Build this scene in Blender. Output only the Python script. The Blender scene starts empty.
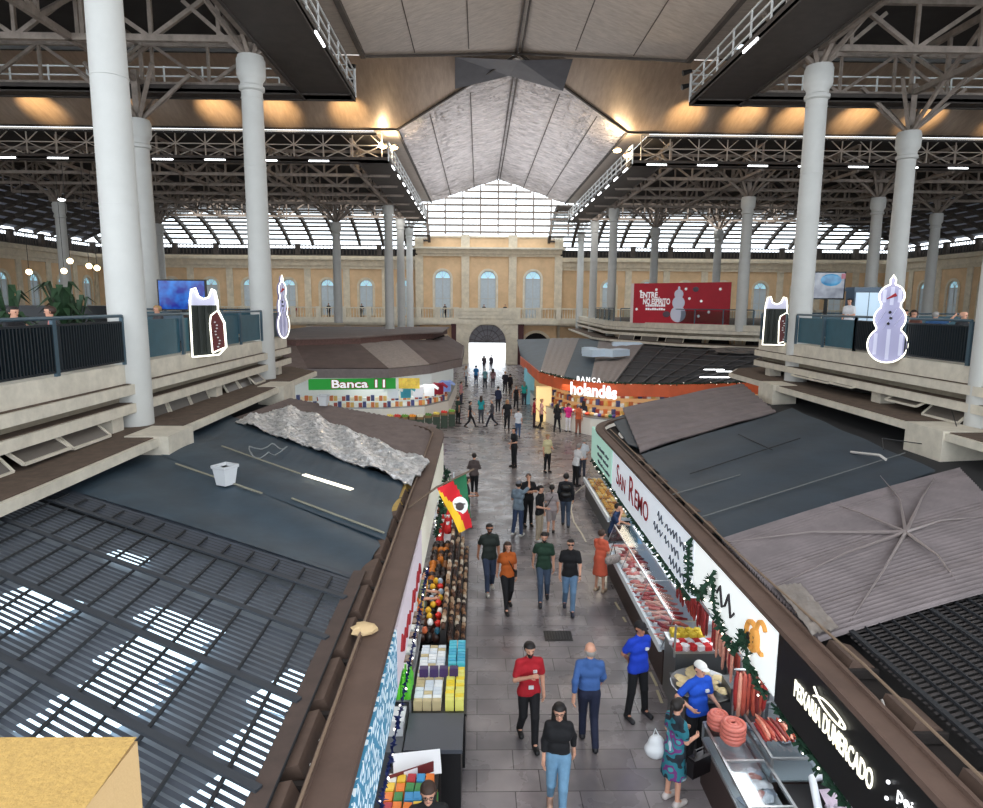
import bpy, bmesh, math, random
import numpy as np
from mathutils import Vector, Matrix
random.seed(7); RS = np.random.RandomState(5)
D2R = math.pi/180
SC = bpy.context.scene; COL = SC.collection

# ------------------------------------------------------------------ camera model (metres, eye at 7.1 m above the hall floor)
FPX, CX0, CY0, EYE = 660., 491.5, 404., 7.1
PITCH, YAW, ROLL = 8.65*D2R, 1.17*D2R, 0.4*D2R
_f = np.array([math.sin(YAW)*math.cos(PITCH), math.cos(YAW)*math.cos(PITCH), -math.sin(PITCH)])
_r0 = np.array([math.cos(YAW), -math.sin(YAW), 0.]); _u0 = np.cross(_r0, _f)
_r = _r0*math.cos(ROLL)+_u0*math.sin(ROLL); _u = -_r0*math.sin(ROLL)+_u0*math.cos(ROLL)
def _ray(px, py): return _f+_r*(px-CX0)/FPX+_u*(CY0-py)/FPX
def gz(px, py, z=0.):
    d = _ray(px, py); t = (z-EYE)/d[2]; return float(d[0]*t), float(d[1]*t), z
def gy(px, py, y):
    d = _ray(px, py); t = y/d[1]; return float(d[0]*t), y, float(EYE+d[2]*t)
def gslope(px, py, z0, x0, s):   # point on a roof plane z = z0 + s*(x-x0)
    d = _ray(px, py); t = (z0-s*x0-EYE)/(d[2]-s*d[0]); return float(d[0]*t), float(d[1]*t), float(EYE+d[2]*t)

cam = bpy.data.cameras.new('camera'); cob = bpy.data.objects.new('camera', cam); COL.objects.link(cob)
cam.sensor_width = 36.; cam.lens = FPX/983*36; cam.clip_end = 600; cam.clip_start = .05
M = Matrix(((_r[0], _u[0], -_f[0], 0), (_r[1], _u[1], -_f[1], 0), (_r[2], _u[2], -_f[2], EYE), (0, 0, 0, 1)))
cob.matrix_world = M; SC.camera = cob

# ------------------------------------------------------------------ materials
MATS = {}
def mat(name, col, rough=.7, metal=0., noise=.0, nscale=6., bump=0., bscale=20., emit=0., ecol=None, alpha=1., stretch=(1, 1, 1), trans=0., spec=.5, coat=0., bdist=.03):
    if name in MATS: return MATS[name]
    m = bpy.data.materials.new(name); m.use_nodes = True; nt = m.node_tree; N = nt.nodes; L = nt.links
    b = N['Principled BSDF']; c = (*col, 1)
    b.inputs['Base Color'].default_value = c; b.inputs['Roughness'].default_value = rough; b.inputs['Metallic'].default_value = metal
    b.inputs['Specular IOR Level'].default_value = spec
    if coat: b.inputs['Coat Weight'].default_value = coat
    if noise or bump:
        tc = N.new('ShaderNodeTexCoord'); mp = N.new('ShaderNodeMapping'); mp.inputs['Scale'].default_value = stretch
        L.new(tc.outputs['Object'], mp.inputs[0])
    if noise:
        n = N.new('ShaderNodeTexNoise'); n.inputs['Scale'].default_value = nscale; n.inputs['Detail'].default_value = 6; n.inputs['Roughness'].default_value = .65
        L.new(mp.outputs[0], n.inputs[0])
        r = N.new('ShaderNodeValToRGB'); r.color_ramp.elements[0].position = .3; r.color_ramp.elements[1].position = .7
        r.color_ramp.elements[0].color = (*[max(0, x*(1-noise)) for x in col], 1); r.color_ramp.elements[1].color = (*[min(1, x*(1+noise*.7)) for x in col], 1)
        L.new(n.outputs[0], r.inputs[0]); L.new(r.outputs[0], b.inputs['Base Color'])
    if bump:
        n2 = N.new('ShaderNodeTexNoise'); n2.inputs['Scale'].default_value = bscale; n2.inputs['Detail'].default_value = 5
        L.new(mp.outputs[0], n2.inputs[0]); bp = N.new('ShaderNodeBump'); bp.inputs['Strength'].default_value = bump; bp.inputs['Distance'].default_value = bdist
        L.new(n2.outputs[0], bp.inputs['Height']); L.new(bp.outputs[0], b.inputs['Normal'])
    if emit:
        b.inputs['Emission Color'].default_value = (*(ecol or col), 1); b.inputs['Emission Strength'].default_value = emit
    if trans: b.inputs['Transmission Weight'].default_value = trans
    if alpha < 1: b.inputs['Alpha'].default_value = alpha
    MATS[name] = m; return m

def C(name, r, g, b, **k):   # quick plain colour (sRGB 0-255)
    f = lambda v: ((v/255+.055)/1.055)**2.4 if v > 10 else v/255/12.92
    return mat(name, (f(r), f(g), f(b)), **k)

def skyglass(name, tint=(1, 1, 1), tr=.55):
    m = bpy.data.materials.new(name); m.use_nodes = True; nt = m.node_tree; nt.nodes.clear(); N = nt.nodes
    o = N.new('ShaderNodeOutputMaterial'); a = N.new('ShaderNodeBsdfTransparent'); t = N.new('ShaderNodeBsdfTranslucent'); mx = N.new('ShaderNodeMixShader')
    a.inputs[0].default_value = (*tint, 1); t.inputs[0].default_value = (*[x*.9 for x in tint], 1); mx.inputs[0].default_value = 1-tr
    nt.links.new(a.outputs[0], mx.inputs[1]); nt.links.new(t.outputs[0], mx.inputs[2]); nt.links.new(mx.outputs[0], o.inputs[0]); MATS[name] = m; return m
def clearglass(name, tint=(.92, .97, 1), tr=.85):
    m = bpy.data.materials.new(name); m.use_nodes = True; nt = m.node_tree; nt.nodes.clear(); N = nt.nodes
    o = N.new('ShaderNodeOutputMaterial'); a = N.new('ShaderNodeBsdfTransparent'); g = N.new('ShaderNodeBsdfGlossy'); mx = N.new('ShaderNodeMixShader')
    a.inputs[0].default_value = (*tint, 1); g.inputs['Roughness'].default_value = .08; mx.inputs[0].default_value = 1-tr
    nt.links.new(a.outputs[0], mx.inputs[1]); nt.links.new(g.outputs[0], mx.inputs[2]); nt.links.new(mx.outputs[0], o.inputs[0]); MATS[name] = m; return m

# ------------------------------------------------------------------ mesh builder
class MB:
    def __init__(s): s.v = []; s.f = []; s.m = []
    def add(s, vs, fs, mi=0):
        o = len(s.v); s.v += [tuple(map(float, p)) for p in vs]; s.f += [tuple(i+o for i in f) for f in fs]; s.m += [mi]*len(fs); return s
    def box(s, x0, x1, y0, y1, z0, z1, mi=0):
        vs = [(x, y, z) for z in (z0, z1) for y in (y0, y1) for x in (x0, x1)]
        return s.add(vs, [(0, 2, 3, 1), (4, 5, 7, 6), (0, 1, 5, 4), (2, 6, 7, 3), (0, 4, 6, 2), (1, 3, 7, 5)], mi)
    def rbox(s, c, sz, rz=0., mi=0, rx=0.):
        R = Matrix.Rotation(rz, 3, 'Z') @ Matrix.Rotation(rx, 3, 'X'); hx, hy, hz = sz[0]/2, sz[1]/2, sz[2]/2
        vs = [R @ Vector((x, y, z))+Vector(c) for z in (-hz, hz) for y in (-hy, hy) for x in (-hx, hx)]
        return s.add(vs, [(0, 2, 3, 1), (4, 5, 7, 6), (0, 1, 5, 4), (2, 6, 7, 3), (0, 4, 6, 2), (1, 3, 7, 5)], mi)
    def beam(s, p, q, w, h=None, mi=0):
        h = h or w; p = Vector(p); q = Vector(q); d = (q-p)
        if d.length < 1e-6: return s
        d.normalize(); up = Vector((0, 0, 1)) if abs(d.z) < .95 else Vector((0, 1, 0))
        a = d.cross(up).normalized()*w/2; b = a.cross(d).normalized()*h/2
        vs = [p-a-b, p+a-b, p+a+b, p-a+b, q-a-b, q+a-b, q+a+b, q-a+b]
        return s.add(vs, [(0, 1, 2, 3), (7, 6, 5, 4), (0, 4, 5, 1), (1, 5, 6, 2), (2, 6, 7, 3), (3, 7, 4, 0)], mi)
    def tube(s, pts, r, n=8, mi=0, caps=True):
        P = [Vector(p) for p in pts]; rr = r if isinstance(r, (list, tuple)) else [r]*len(P)
        vs = []; up = Vector((0, 0, 1)); prev = None
        for i, p in enumerate(P):
            t = (P[min(i+1, len(P)-1)]-P[max(i-1, 0)]).normalized()
            if prev is None: a = t.cross(up if abs(t.z) < .95 else Vector((0, 1, 0))).normalized()
            else:
                a = prev-t*prev.dot(t); a = a.normalized() if a.length > 1e-5 else t.cross(up).normalized()
            prev = a; b = t.cross(a)
            for k in range(n):
                an = 2*math.pi*k/n; vs.append(p+(a*math.cos(an)+b*math.sin(an))*rr[i])
        fs = [(i*n+k, i*n+(k+1) % n, (i+1)*n+(k+1) % n, (i+1)*n+k) for i in range(len(P)-1) for k in range(n)]
        if caps: fs += [tuple(range(n-1, -1, -1)), tuple(range((len(P)-1)*n, len(P)*n))]
        return s.add(vs, fs, mi)
    def lathe(s, prof, c=(0, 0), n=20, mi=0, sx=1., sy=1.):
        vs = [(c[0]+r*math.cos(2*math.pi*k/n)*sx, c[1]+r*math.sin(2*math.pi*k/n)*sy, z) for r, z in prof for k in range(n)]
        m = len(prof); fs = [(i*n+k, i*n+(k+1) % n, (i+1)*n+(k+1) % n, (i+1)*n+k) for i in range(m-1) for k in range(n)]
        fs += [tuple(range(n-1, -1, -1)), tuple(range((m-1)*n, m*n))]
        return s.add(vs, fs, mi)
    def ball(s, c, r, n=10, mi=0, sc=(1, 1, 1), wob=0.):
        vs = []; m = max(4, n//2+1)
        for i in range(m+1):
            th = math.pi*i/m
            for k in range(n):
                ph = 2*math.pi*k/n; w = 1+wob*(random.random()-.5)
                vs.append((c[0]+r*sc[0]*math.sin(th)*math.cos(ph)*w, c[1]+r*sc[1]*math.sin(th)*math.sin(ph)*w, c[2]-r*sc[2]*math.cos(th)))
        fs = [(i*n+k, i*n+(k+1) % n, (i+1)*n+(k+1) % n, (i+1)*n+k) for i in range(m) for k in range(n)]
        return s.add(vs, fs, mi)
    def prism(s, poly, z0, z1, mi=0):   # poly: list of (x,y), ccw
        n = len(poly); vs = [(x, y, z0) for x, y in poly]+[(x, y, z1) for x, y in poly]
        fs = [tuple(range(n-1, -1, -1)), tuple(range(n, 2*n))]+[(i, (i+1) % n, n+(i+1) % n, n+i) for i in range(n)]
        return s.add(vs, fs, mi)
    def slab(s, pts, t, mi=0):          # polygon in 3-D thickened downwards by t
        n = len(pts); vs = [tuple(p) for p in pts]+[(p[0], p[1], p[2]-t) for p in pts]
        fs = [tuple(range(n)), tuple(range(2*n-1, n-1, -1))]+[(i, n+i, n+(i+1) % n, (i+1) % n) for i in range(n)]
        return s.add(vs, fs, mi)
    def grid(s, fn, nu, nv, mi=0, double=0.):
        vs = [fn(i/nu, j/nv) for j in range(nv+1) for i in range(nu+1)]
        fs = [(j*(nu+1)+i, j*(nu+1)+i+1, (j+1)*(nu+1)+i+1, (j+1)*(nu+1)+i) for j in range(nv) for i in range(nu)]
        s.add(vs, fs, mi)
        if double:
            s.add([(p[0], p[1], p[2]-double) for p in vs], [tuple(reversed(f)) for f in fs], mi)
        return s
    def mesh(s, name, mats, smooth=None):
        me = bpy.data.meshes.new(name); me.from_pydata(s.v, [], s.f); mats = mats if isinstance(mats, (list, tuple)) else [mats]
        for m in mats: me.materials.append(m)
        if len(mats) > 1: me.polygons.foreach_set('material_index', s.m)
        if smooth:
            me.polygons.foreach_set('use_smooth', [True]*len(s.f))
            try: me.set_sharp_from_angle(angle=smooth*D2R)
            except Exception: pass
        me.update(); return me
def link(name, data, parent=None, loc=None, rz=0.):
    o = bpy.data.objects.new(name, data); COL.objects.link(o)
    if parent is not None: o.parent = parent
    if loc is not None: o.location = loc
    if rz: o.rotation_euler = (0, 0, rz)
    return o
def tag(o, label=None, cat=None, group=None, kind=None):
    if label: o['label'] = label
    if cat: o['category'] = cat
    if group: o['group'] = group
    if kind: o['kind'] = kind
    return o
def part(mb, name, mats, parent, smooth=None, label=None):
    o = link(name, mb.mesh(name, mats, smooth), parent)
    if label: o['label'] = label
    return o
def thing(name, label, cat, loc=(0, 0, 0), rz=0., group=None):
    return tag(link(name, None, None, loc, rz), label, cat, group)
def single(mb, name, mats, label, cat, loc=(0, 0, 0), rz=0., group=None, smooth=None, kind=None):
    return tag(link(name, mb.mesh(name, mats, smooth), None, loc, rz), label, cat, group, kind)
def struct(mb, name, mats, smooth=None, parent=None, label=None):
    o = link(name, mb.mesh(name, mats, smooth), parent)
    if parent is None: o['kind'] = 'structure'
    if label: o['label'] = label
    return o
def copy_tree(o, loc=None, rz=None, label=None, group=None, parent=None):
    c = o.copy(); COL.objects.link(c); c.parent = parent
    if loc is not None: c.location = loc
    if rz is not None: c.rotation_euler = (0, 0, rz)
    if label: c['label'] = label
    if group: c['group'] = group
    for ch in list(o.children): copy_tree(ch, parent=c)
    return c
_txt = {}
def text_mesh(s, size, ext=.01, bold=0., spacing=1., shear=0., align='CENTER'):
    key = (s, size, ext, bold, spacing, shear, align)
    if key in _txt: return _txt[key]
    cu = bpy.data.curves.new('lettering', 'FONT'); cu.body = s; cu.size = size; cu.extrude = ext; cu.offset = bold; cu.space_character = spacing; cu.shear = shear
    cu.align_x = align; cu.align_y = 'CENTER'; cu.resolution_u = 3
    o = bpy.data.objects.new('t', cu); COL.objects.link(o); bpy.context.view_layer.update()
    me = bpy.data.meshes.new_from_object(o.evaluated_get(bpy.context.evaluated_depsgraph_get()))
    bpy.data.objects.remove(o); bpy.data.curves.remove(cu); me.name = 'lettering'; _txt[key] = me; return me
def lettering(s, size, parent, loc, rot, m, sx=1., **k):
    me = text_mesh(s, size, **k).copy(); me.materials.clear(); me.materials.append(m)
    o = link('lettering', me, parent, loc); o.rotation_euler = rot; o.scale = (sx, 1, 1); return o

# ------------------------------------------------------------------ world & lights
w = bpy.data.worlds.new('overcast_sky'); SC.world = w; w.use_nodes = True
bg = w.node_tree.nodes['Background']; bg.inputs[0].default_value = (.86, .93, 1, 1); bg.inputs[1].default_value = 3.4
SC.view_settings.view_transform = 'Standard'; SC.view_settings.look = 'None'; SC.view_settings.exposure = 0.0
SC.cycles.max_bounces = 7; SC.cycles.diffuse_bounces = 4; SC.cycles.transparent_max_bounces = 12; SC.cycles.sample_clamp_indirect = 4; SC.cycles.caustics_reflective = False; SC.cycles.caustics_refractive = False
try: SC.cycles.use_denoising = True
except Exception: pass
def area(name, loc, sx, sy, power, col=(1, 1, 1), rot=(0, 0, 0)):
    l = bpy.data.lights.new(name, 'AREA'); l.shape = 'RECTANGLE'; l.size = sx; l.size_y = sy; l.energy = power; l.color = col
    o = bpy.data.objects.new(name, l); COL.objects.link(o); o.location = loc; o.rotation_euler = rot; return o
def point(name, loc, power, col, r=.1):
    l = bpy.data.lights.new(name, 'POINT'); l.energy = power; l.color = col; l.shadow_soft_size = r
    o = bpy.data.objects.new(name, l); COL.objects.link(o); o.location = loc; return o

steel = C('painted_steel', 142, 130, 120, rough=.6, noise=.35, nscale=3)
steel_d = C('sooty_steel', 74, 67, 62, rough=.7, noise=.3, nscale=2)
white_metal = C('white_painted_metal', 215, 218, 218, rough=.5)
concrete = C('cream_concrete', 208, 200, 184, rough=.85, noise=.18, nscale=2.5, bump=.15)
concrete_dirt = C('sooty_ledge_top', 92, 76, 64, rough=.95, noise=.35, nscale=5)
colwhite = C('white_column_paint', 196, 196, 192, rough=.65, noise=.06, nscale=1.2)
black = C('black_plastic', 16, 16, 18, rough=.5)
tube_m = mat('fluorescent_tube_glow', (1, 1, 1), emit=6, ecol=(.93, .97, 1))
warm_m = mat('warm_lamp_glow', (1, .8, .5), emit=14, ecol=(1, .72, .38))
glass = clearglass('counter_glass'); sglass = skyglass('sky_glazing', (.97, 1, 1), .8)
wglass = C('window_pane_grey', 150, 170, 185, rough=.15, emit=.35, ecol=(.6, .75, .9))
# ================================================================== FLOOR
def stone_floor():
    m = bpy.data.materials.new('basalt_paving'); m.use_nodes = True; nt = m.node_tree; N = nt.nodes; L = nt.links; b = N['Principled BSDF']
    tc = N.new('ShaderNodeTexCoord'); mp = N.new('ShaderNodeMapping'); mp.inputs['Rotation'].default_value = (0, 0, 0)
    L.new(tc.outputs['Object'], mp.inputs[0])
    br = N.new('ShaderNodeTexBrick'); br.inputs['Scale'].default_value = 1; br.inputs['Brick Width'].default_value = .95; br.inputs['Row Height'].default_value = .46
    br.inputs['Mortar Size'].default_value = .008; br.inputs['Color1'].default_value = (.27, .25, .255, 1); br.inputs['Color2'].default_value = (.16, .15, .16, 1); br.inputs['Mortar'].default_value = (.06, .055, .055, 1)
    br.offset = .4; L.new(mp.outputs[0], br.inputs[0])
    n = N.new('ShaderNodeTexNoise'); n.inputs['Scale'].default_value = .9; n.inputs['Detail'].default_value = 8; L.new(mp.outputs[0], n.inputs[0])
    rp = N.new('ShaderNodeValToRGB'); rp.color_ramp.elements[0].color = (.55, .53, .55, 1); rp.color_ramp.elements[1].color = (1.45, 1.35, 1.3, 1); rp.color_ramp.elements[0].position = .35; rp.color_ramp.elements[1].position = .7
    L.new(n.outputs[0], rp.inputs[0])
    mx = N.new('ShaderNodeMixRGB'); mx.blend_type = 'MULTIPLY'; mx.inputs[0].default_value = .8; L.new(br.outputs[0], mx.inputs[1]); L.new(rp.outputs[0], mx.inputs[2]); L.new(mx.outputs[0], b.inputs['Base Color'])
    n2 = N.new('ShaderNodeTexNoise'); n2.inputs['Scale'].default_value = 1.6; n2.inputs['Detail'].default_value = 5; L.new(mp.outputs[0], n2.inputs[0])
    r2 = N.new('ShaderNodeMapRange'); r2.inputs[1].default_value = .3; r2.inputs[2].default_value = .7; r2.inputs[3].default_value = .16; r2.inputs[4].default_value = .42
    L.new(n2.outputs[0], r2.inputs[0]); L.new(r2.outputs[0], b.inputs['Roughness'])
    bp = N.new('ShaderNodeBump'); bp.inputs['Strength'].default_value = .16; bp.inputs['Distance'].default_value = .01; L.new(br.outputs['Fac'], bp.inputs['Height']); bp.invert = True; L.new(bp.outputs[0], b.inputs['Normal'])
    return m
floor_m = stone_floor()
struct(MB().box(-45, 50, -8, 80, -.3, 0), 'floor', floor_m)
struct(MB().box(-30, 34, 80.01, 130, -.35, -.02), 'floor_street', C('bright_paving', 235, 235, 232, rough=.8))
# drain grate and dashed lines in the aisle
dg = thing('drain_grate', 'dark rectangular drain grate set in the aisle paving', 'drain', gz(558, 636))
mb = MB().box(-.3, .3, -.22, .22, .001, .008); part(mb, 'frame', C('iron_dark', 30, 28, 28, rough=.5), dg)
mb = MB()
for i in range(9): mb.box(-.26+i*.06, -.235+i*.06, -.18, .18, .008, .016)
part(mb, 'bars', C('iron_bar', 52, 50, 50, rough=.45), dg)
linem = C('worn_white_line', 196, 190, 176, rough=.8)
pts = [gz(x, y, .004) for x, y in ((586, 484), (574, 494), (571, 510), (574, 522), (582, 534), (586, 542))]
mb = MB()
for a, b in zip(pts, pts[1:]): mb.beam(a, b, .05, .004)
single(mb, 'painted_floor_line', linem, 'curved worn white line painted on the paving beside the bread counter', 'floor line')
for i, (a, b) in enumerate(((608, 600, 618, 612), (616, 606, 620, 615))[:0]): pass
mb = MB()
for (a, b) in (((615, 602), (620, 610)), ((623, 617), (626, 622)), ((650, 672), (657, 686)), ((657, 690), (662, 703))): mb.beam(gz(*a, .004), gz(*b, .004), .05, .004)
single(mb, 'dashed_floor_line', C('worn_cream_line', 190, 180, 150, rough=.8), 'short cream dashes painted on the paving along the meat counter', 'floor line')

# ================================================================== OLD BUILDING WALLS
ochre = C('ochre_plaster', 218, 184, 144, rough=.9, noise=.14, nscale=.8)
stone = C('sandy_stone_trim', 214, 200, 176, rough=.88, noise=.18, nscale=2)
stone_l = C('pale_stone', 220, 210, 190, rough=.88, noise=.15, nscale=2)
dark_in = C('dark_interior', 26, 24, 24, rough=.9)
maroon = C('maroon_panel', 78, 40, 42, rough=.7)
def arch_bay(mb, T, x0, x1, z0, z1, cx, hw, sill, spring, depth=.35, mi=0, n=12):
    """wall bay with an arched opening; T maps (x along wall, depth, z) to world"""
    def q(a): mb.add([T(*p) for p in a], [(0, 1, 2, 3)], mi)
    q([(x0, 0, z0), (cx-hw, 0, z0), (cx-hw, 0, z1), (x0, 0, z1)]); q([(cx+hw, 0, z0), (x1, 0, z0), (x1, 0, z1), (cx+hw, 0, z1)])
    if sill > z0: q([(cx-hw, 0, z0), (cx+hw, 0, z0), (cx+hw, 0, sill), (cx-hw, 0, sill)]); q([(cx-hw, 0, sill), (cx+hw, 0, sill), (cx+hw, depth, sill), (cx-hw, depth, sill)])
    P = [(cx-hw*math.cos(math.pi*i/n), spring+hw*math.sin(math.pi*i/n)) for i in range(n+1)]
    for a, b in zip(P, P[1:]):
        q([(a[0], 0, a[1]), (b[0], 0, b[1]), (b[0], 0, z1), (a[0], 0, z1)]); q([(a[0], 0, a[1]), (a[0], depth, a[1]), (b[0], depth, b[1]), (b[0], 0, b[1])])
    for sx in (-hw, hw): q([(cx+sx, 0, sill), (cx+sx, depth, sill), (cx+sx, depth, spring), (cx+sx, 0, spring)])
def arch_ring(mb, T, cx, hw, sill, spring, wd, pr, mi=0, n=14, legs=True):
    P = [(cx-(hw)*math.cos(math.pi*i/n), spring+hw*math.sin(math.pi*i/n), cx-(hw+wd)*math.cos(math.pi*i/n), spring+(hw+wd)*math.sin(math.pi*i/n)) for i in range(n+1)]
    if legs: P = [(cx-hw, sill, cx-hw-wd, sill)]+P+[(cx+hw, sill, cx+hw+wd, sill)]
    for a, b in zip(P, P[1:]):
        mb.add([T(a[0], -pr, a[1]), T(b[0], -pr, b[1]), T(b[2], -pr, b[3]), T(a[2], -pr, a[3]), T(a[0], 0, a[1]), T(b[0], 0, b[1]), T(b[2], 0, b[3]), T(a[2], 0, a[3])], [(0, 1, 2, 3), (0, 4, 5, 1), (3, 2, 6, 7)], mi)
WN = [0]
frame_w = C('window_frame_paint', 196, 198, 196, rough=.6); pane_hi = C('fanlight_glass', 150, 205, 225, rough=.2, emit=.55, ecol=(.55, .85, 1)); pane_lo = C('louvred_shutter', 186, 196, 202, rough=.6, noise=.1, nscale=4, emit=.12)  # weak emission makes the shutters look brighter lit
def mk_window(hw, h, hs):  # local: x along, y depth(+ = into wall), z from sill
    fr = MB(); n = 10
    for a in (-hw+.04, 0, hw-.04): fr.box(a-.045, a+.045, .12, .2, 0, h)
    fr.box(-hw, hw, .12, .2, h-.05, h+.07); fr.box(-hw, hw, .12, .2, 0, .1); fr.box(-hw, hw, .13, .19, h*.5-.04, h*.5+.04)
    P = [(-(hw-.04)*math.cos(math.pi*i/n), h+(hw-.04)*math.sin(math.pi*i/n)) for i in range(n+1)]
    for a, b in zip(P, P[1:]): fr.beam((a[0], .16, a[1]), (b[0], .16, b[1]), .08, .09)
    for t in (60, 90, 120): fr.beam((0, .16, h), (hw*math.cos(t*D2R), .16, h+hw*math.sin(t*D2R)), .05, .05)
    pl = MB().add([(-hw, .22, 0), (hw, .22, 0), (hw, .22, h), (-hw, .22, h)], [(0, 1, 2, 3)])
    for k in range(int(h/.12)): pl.box(-hw+.08, hw-.08, .19, .215, .1+k*.12, .17+k*.12)
    ph = MB().add([(0, .22, h)]+[(-hw*math.cos(math.pi*i/n), .22, h+hw*math.sin(math.pi*i/n)) for i in range(n+1)], [(0, i+1, i+2) for i in range(n)])
    return fr, pl, ph
_wc = {}
def window(loc, rz, hw, h):
    WN[0] += 1; key = (hw, h)
    if key not in _wc:
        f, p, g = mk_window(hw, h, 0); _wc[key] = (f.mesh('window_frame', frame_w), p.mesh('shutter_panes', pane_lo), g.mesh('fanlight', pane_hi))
    e = link('window_%d' % WN[0], None, None, loc, rz); e['kind'] = 'structure'
    for nm, me in zip(('frame', 'shutter', 'fanlight'), _wc[key]): link(nm, me, e)
def balusters(mb, T, x0, x1, z0, z1, step, r=.05, mi=0):
    k = int((x1-x0)/step)
    for i in range(k):
        x = x0+(i+.5)*(x1-x0)/k; a = Vector(T(x, 0, z0)); b = Vector(T(x, 0, z1)); h = (b-a)
        mb.tube([a, a+h*.3, a+h*.6, b], [r*.8, r*1.5, r*.7, r], 5, mi, caps=False)
def balustrade(nm, T, x0, x1, z0, z1, bay, mats, label, step=.3):
    t = thing(nm, label, 'balustrade', (0, 0, 0))
    mb = MB(); L = x1-x0; n = max(1, round(L/bay))
    c = [T(x0, -.12, z1-.14), T(x1, -.12, z1-.14)]
    def bx(mb, a0, a1, d0, d1, q0, q1):
        vs = [T(a, d, z) for z in (q0, q1) for d in (d0, d1) for a in (a0, a1)]; mb.add(vs, [(0, 2, 3, 1), (4, 5, 7, 6), (0, 1, 5, 4), (2, 6, 7, 3), (0, 4, 6, 2), (1, 3, 7, 5)])
    bx(mb, x0, x1, -.15, .15, z1-.14, z1); part(mb, 'top_rail', mats[0], t)
    mb = MB(); bx(mb, x0, x1, -.15, .15, z0, z0+.14); part(mb, 'bottom_rail', mats[0], t)
    for i in range(n+1):
        mb = MB(); x = x0+L*i/n; bx(mb, x-.28, x+.28, -.2, .2, z0, z1+.06); part(mb, 'pier', mats[0], t)
    mb = MB()
    for i in range(n): balusters(mb, T, x0+L*i/n+.3, x0+L*(i+1)/n-.3, z0+.14, z1-.14, step)
    part(mb, 'balusters', mats[1], t)
    return t
dirty_stone = C('blackened_stone', 84, 76, 70, rough=.95, noise=.3, nscale=2)
YF, XL, XR = 79., -44.6, 49.
PX0, PX1 = -6.9, 9.3
# wing walls of the far side and the two side walls, built with one function
def wing(name, T, u0, u1, first, step, rot, wloc):
    mb = MB(); cs = []; u = first
    while u < u1-1.6:
        if u > u0+1.6: cs.append(u)
        u += step
    edges = [u0]+[(a+b)/2 for a, b in zip(cs, cs[1:])]+[u1]
    for i, c in enumerate(cs):
        arch_bay(mb, T, edges[i], edges[i+1], 5.3, 11.2, c, .78, 5.6, 9.0)
        arch_bay(mb, T, edges[i], edges[i+1], 0, 5.3, c, 1.45, 0, 2.3, depth=.6)
        arch_ring(mb, T, c, .78, 5.6, 9.0, .26, .08, 1); arch_ring(mb, T, c, 1.45, 0, 2.3, .3, .1, 1)
    def bx(a0, a1, d0, d1, q0, q1, mi):
        vs = [T(a, d, z) for z in (q0, q1) for d in (d0, d1) for a in (a0, a1)]; mb.add(vs, [(0, 2, 3, 1), (4, 5, 7, 6), (0, 1, 5, 4), (2, 6, 7, 3), (0, 4, 6, 2), (1, 3, 7, 5)], mi)
    for e in edges: bx(e-.38, e+.38, -.12, 0, 0, 11.2, 1)
    bx(u0, u1, -.15, .5, 11.0, 11.35, 1); bx(u0, u1, -.3, .5, 11.35, 12.0, 1); bx(u0, u1, -.65, .5, 12.0, 12.25, 1); bx(u0, u1, -.5, .5, 12.25, 12.45, 1)
    bx(u0, u1, -.12, 0, 4.4, 4.6, 1)
    struct(mb, name, [ochre, stone])
    for c in cs: window(wloc(c), rot, .78, 3.4)
    # dark backing behind arcades
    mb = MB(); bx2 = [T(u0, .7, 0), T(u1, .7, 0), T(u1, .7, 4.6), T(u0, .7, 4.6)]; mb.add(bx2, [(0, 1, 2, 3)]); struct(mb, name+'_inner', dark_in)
TF = lambda u, d, z: (u, YF+d, z)
TL = lambda u, d, z: (XL-d, u, z)
TR = lambda u, d, z: (XR+d, u, z)
wing('wall_back_left', TF, XL, PX0, -40.35, 4.52, 0, lambda c: (c, YF, 5.6))
wing('wall_back_right', TF, PX1, XR, 10.9, 4.52, 0, lambda c: (c, YF, 5.6))
wing('wall_left', TL, 2, YF, 5, 4.52, math.pi/2, lambda c: (XL, c, 5.6))
wing('wall_right', TR, 2, YF, 5, 4.52, -math.pi/2, lambda c: (XR, c, 5.6))
# gallery slab in front of the far wall, and balustrades
struct(MB().box(XL, PX0, YF-1.6, YF, 4.85, 5.3).box(PX1, XR, YF-1.6, YF, 4.85, 5.3).box(XL, XR, YF-1.4, YF, 4.6, 4.85), 'trim_gallery', stone_l)
TG = lambda u, d, z: (u, YF-1.45+d, z)
balustrade('gallery_balustrade', TG, XL, PX0, 5.3, 6.6, 3.0, (stone_l, stone_l), 'pale stone gallery balustrade along the far wall, left of the entrance pavilion')
balustrade('gallery_balustrade', TG, PX1, XR, 5.3, 6.6, 3.0, (stone_l, stone_l), 'pale stone gallery balustrade along the far wall, right of the entrance pavilion')
bal_m = (dirty_stone, dirty_stone)
struct(MB().box(XL, PX0, YF+.35, YF+.4, 12.4, 13.35).box(PX1, XR, YF+.35, YF+.4, 12.4, 13.35).box(XL-.4, XL-.35, 10, YF, 12.4, 13.35).box(XR+.35, XR+.4, 10, YF, 12.4, 13.35), 'wall_parapet_shade', C('parapet_shadow', 40, 38, 38))  # dark strips added so the gaps between balusters look shaded
balustrade('roof_balustrade', TF, XL, PX0, 12.45, 13.75, 4.52, bal_m, 'blackened parapet balustrade above the cornice left of the entrance pavilion', .38)
balustrade('roof_balustrade', TF, PX1, XR, 12.45, 13.75, 4.52, bal_m, 'blackened parapet balustrade above the cornice right of the entrance pavilion', .38)
balustrade('roof_balustrade', TL, 20, YF, 12.45, 13.75, 4.52, bal_m, 'blackened parapet balustrade above the left side wall', .38)
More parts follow.
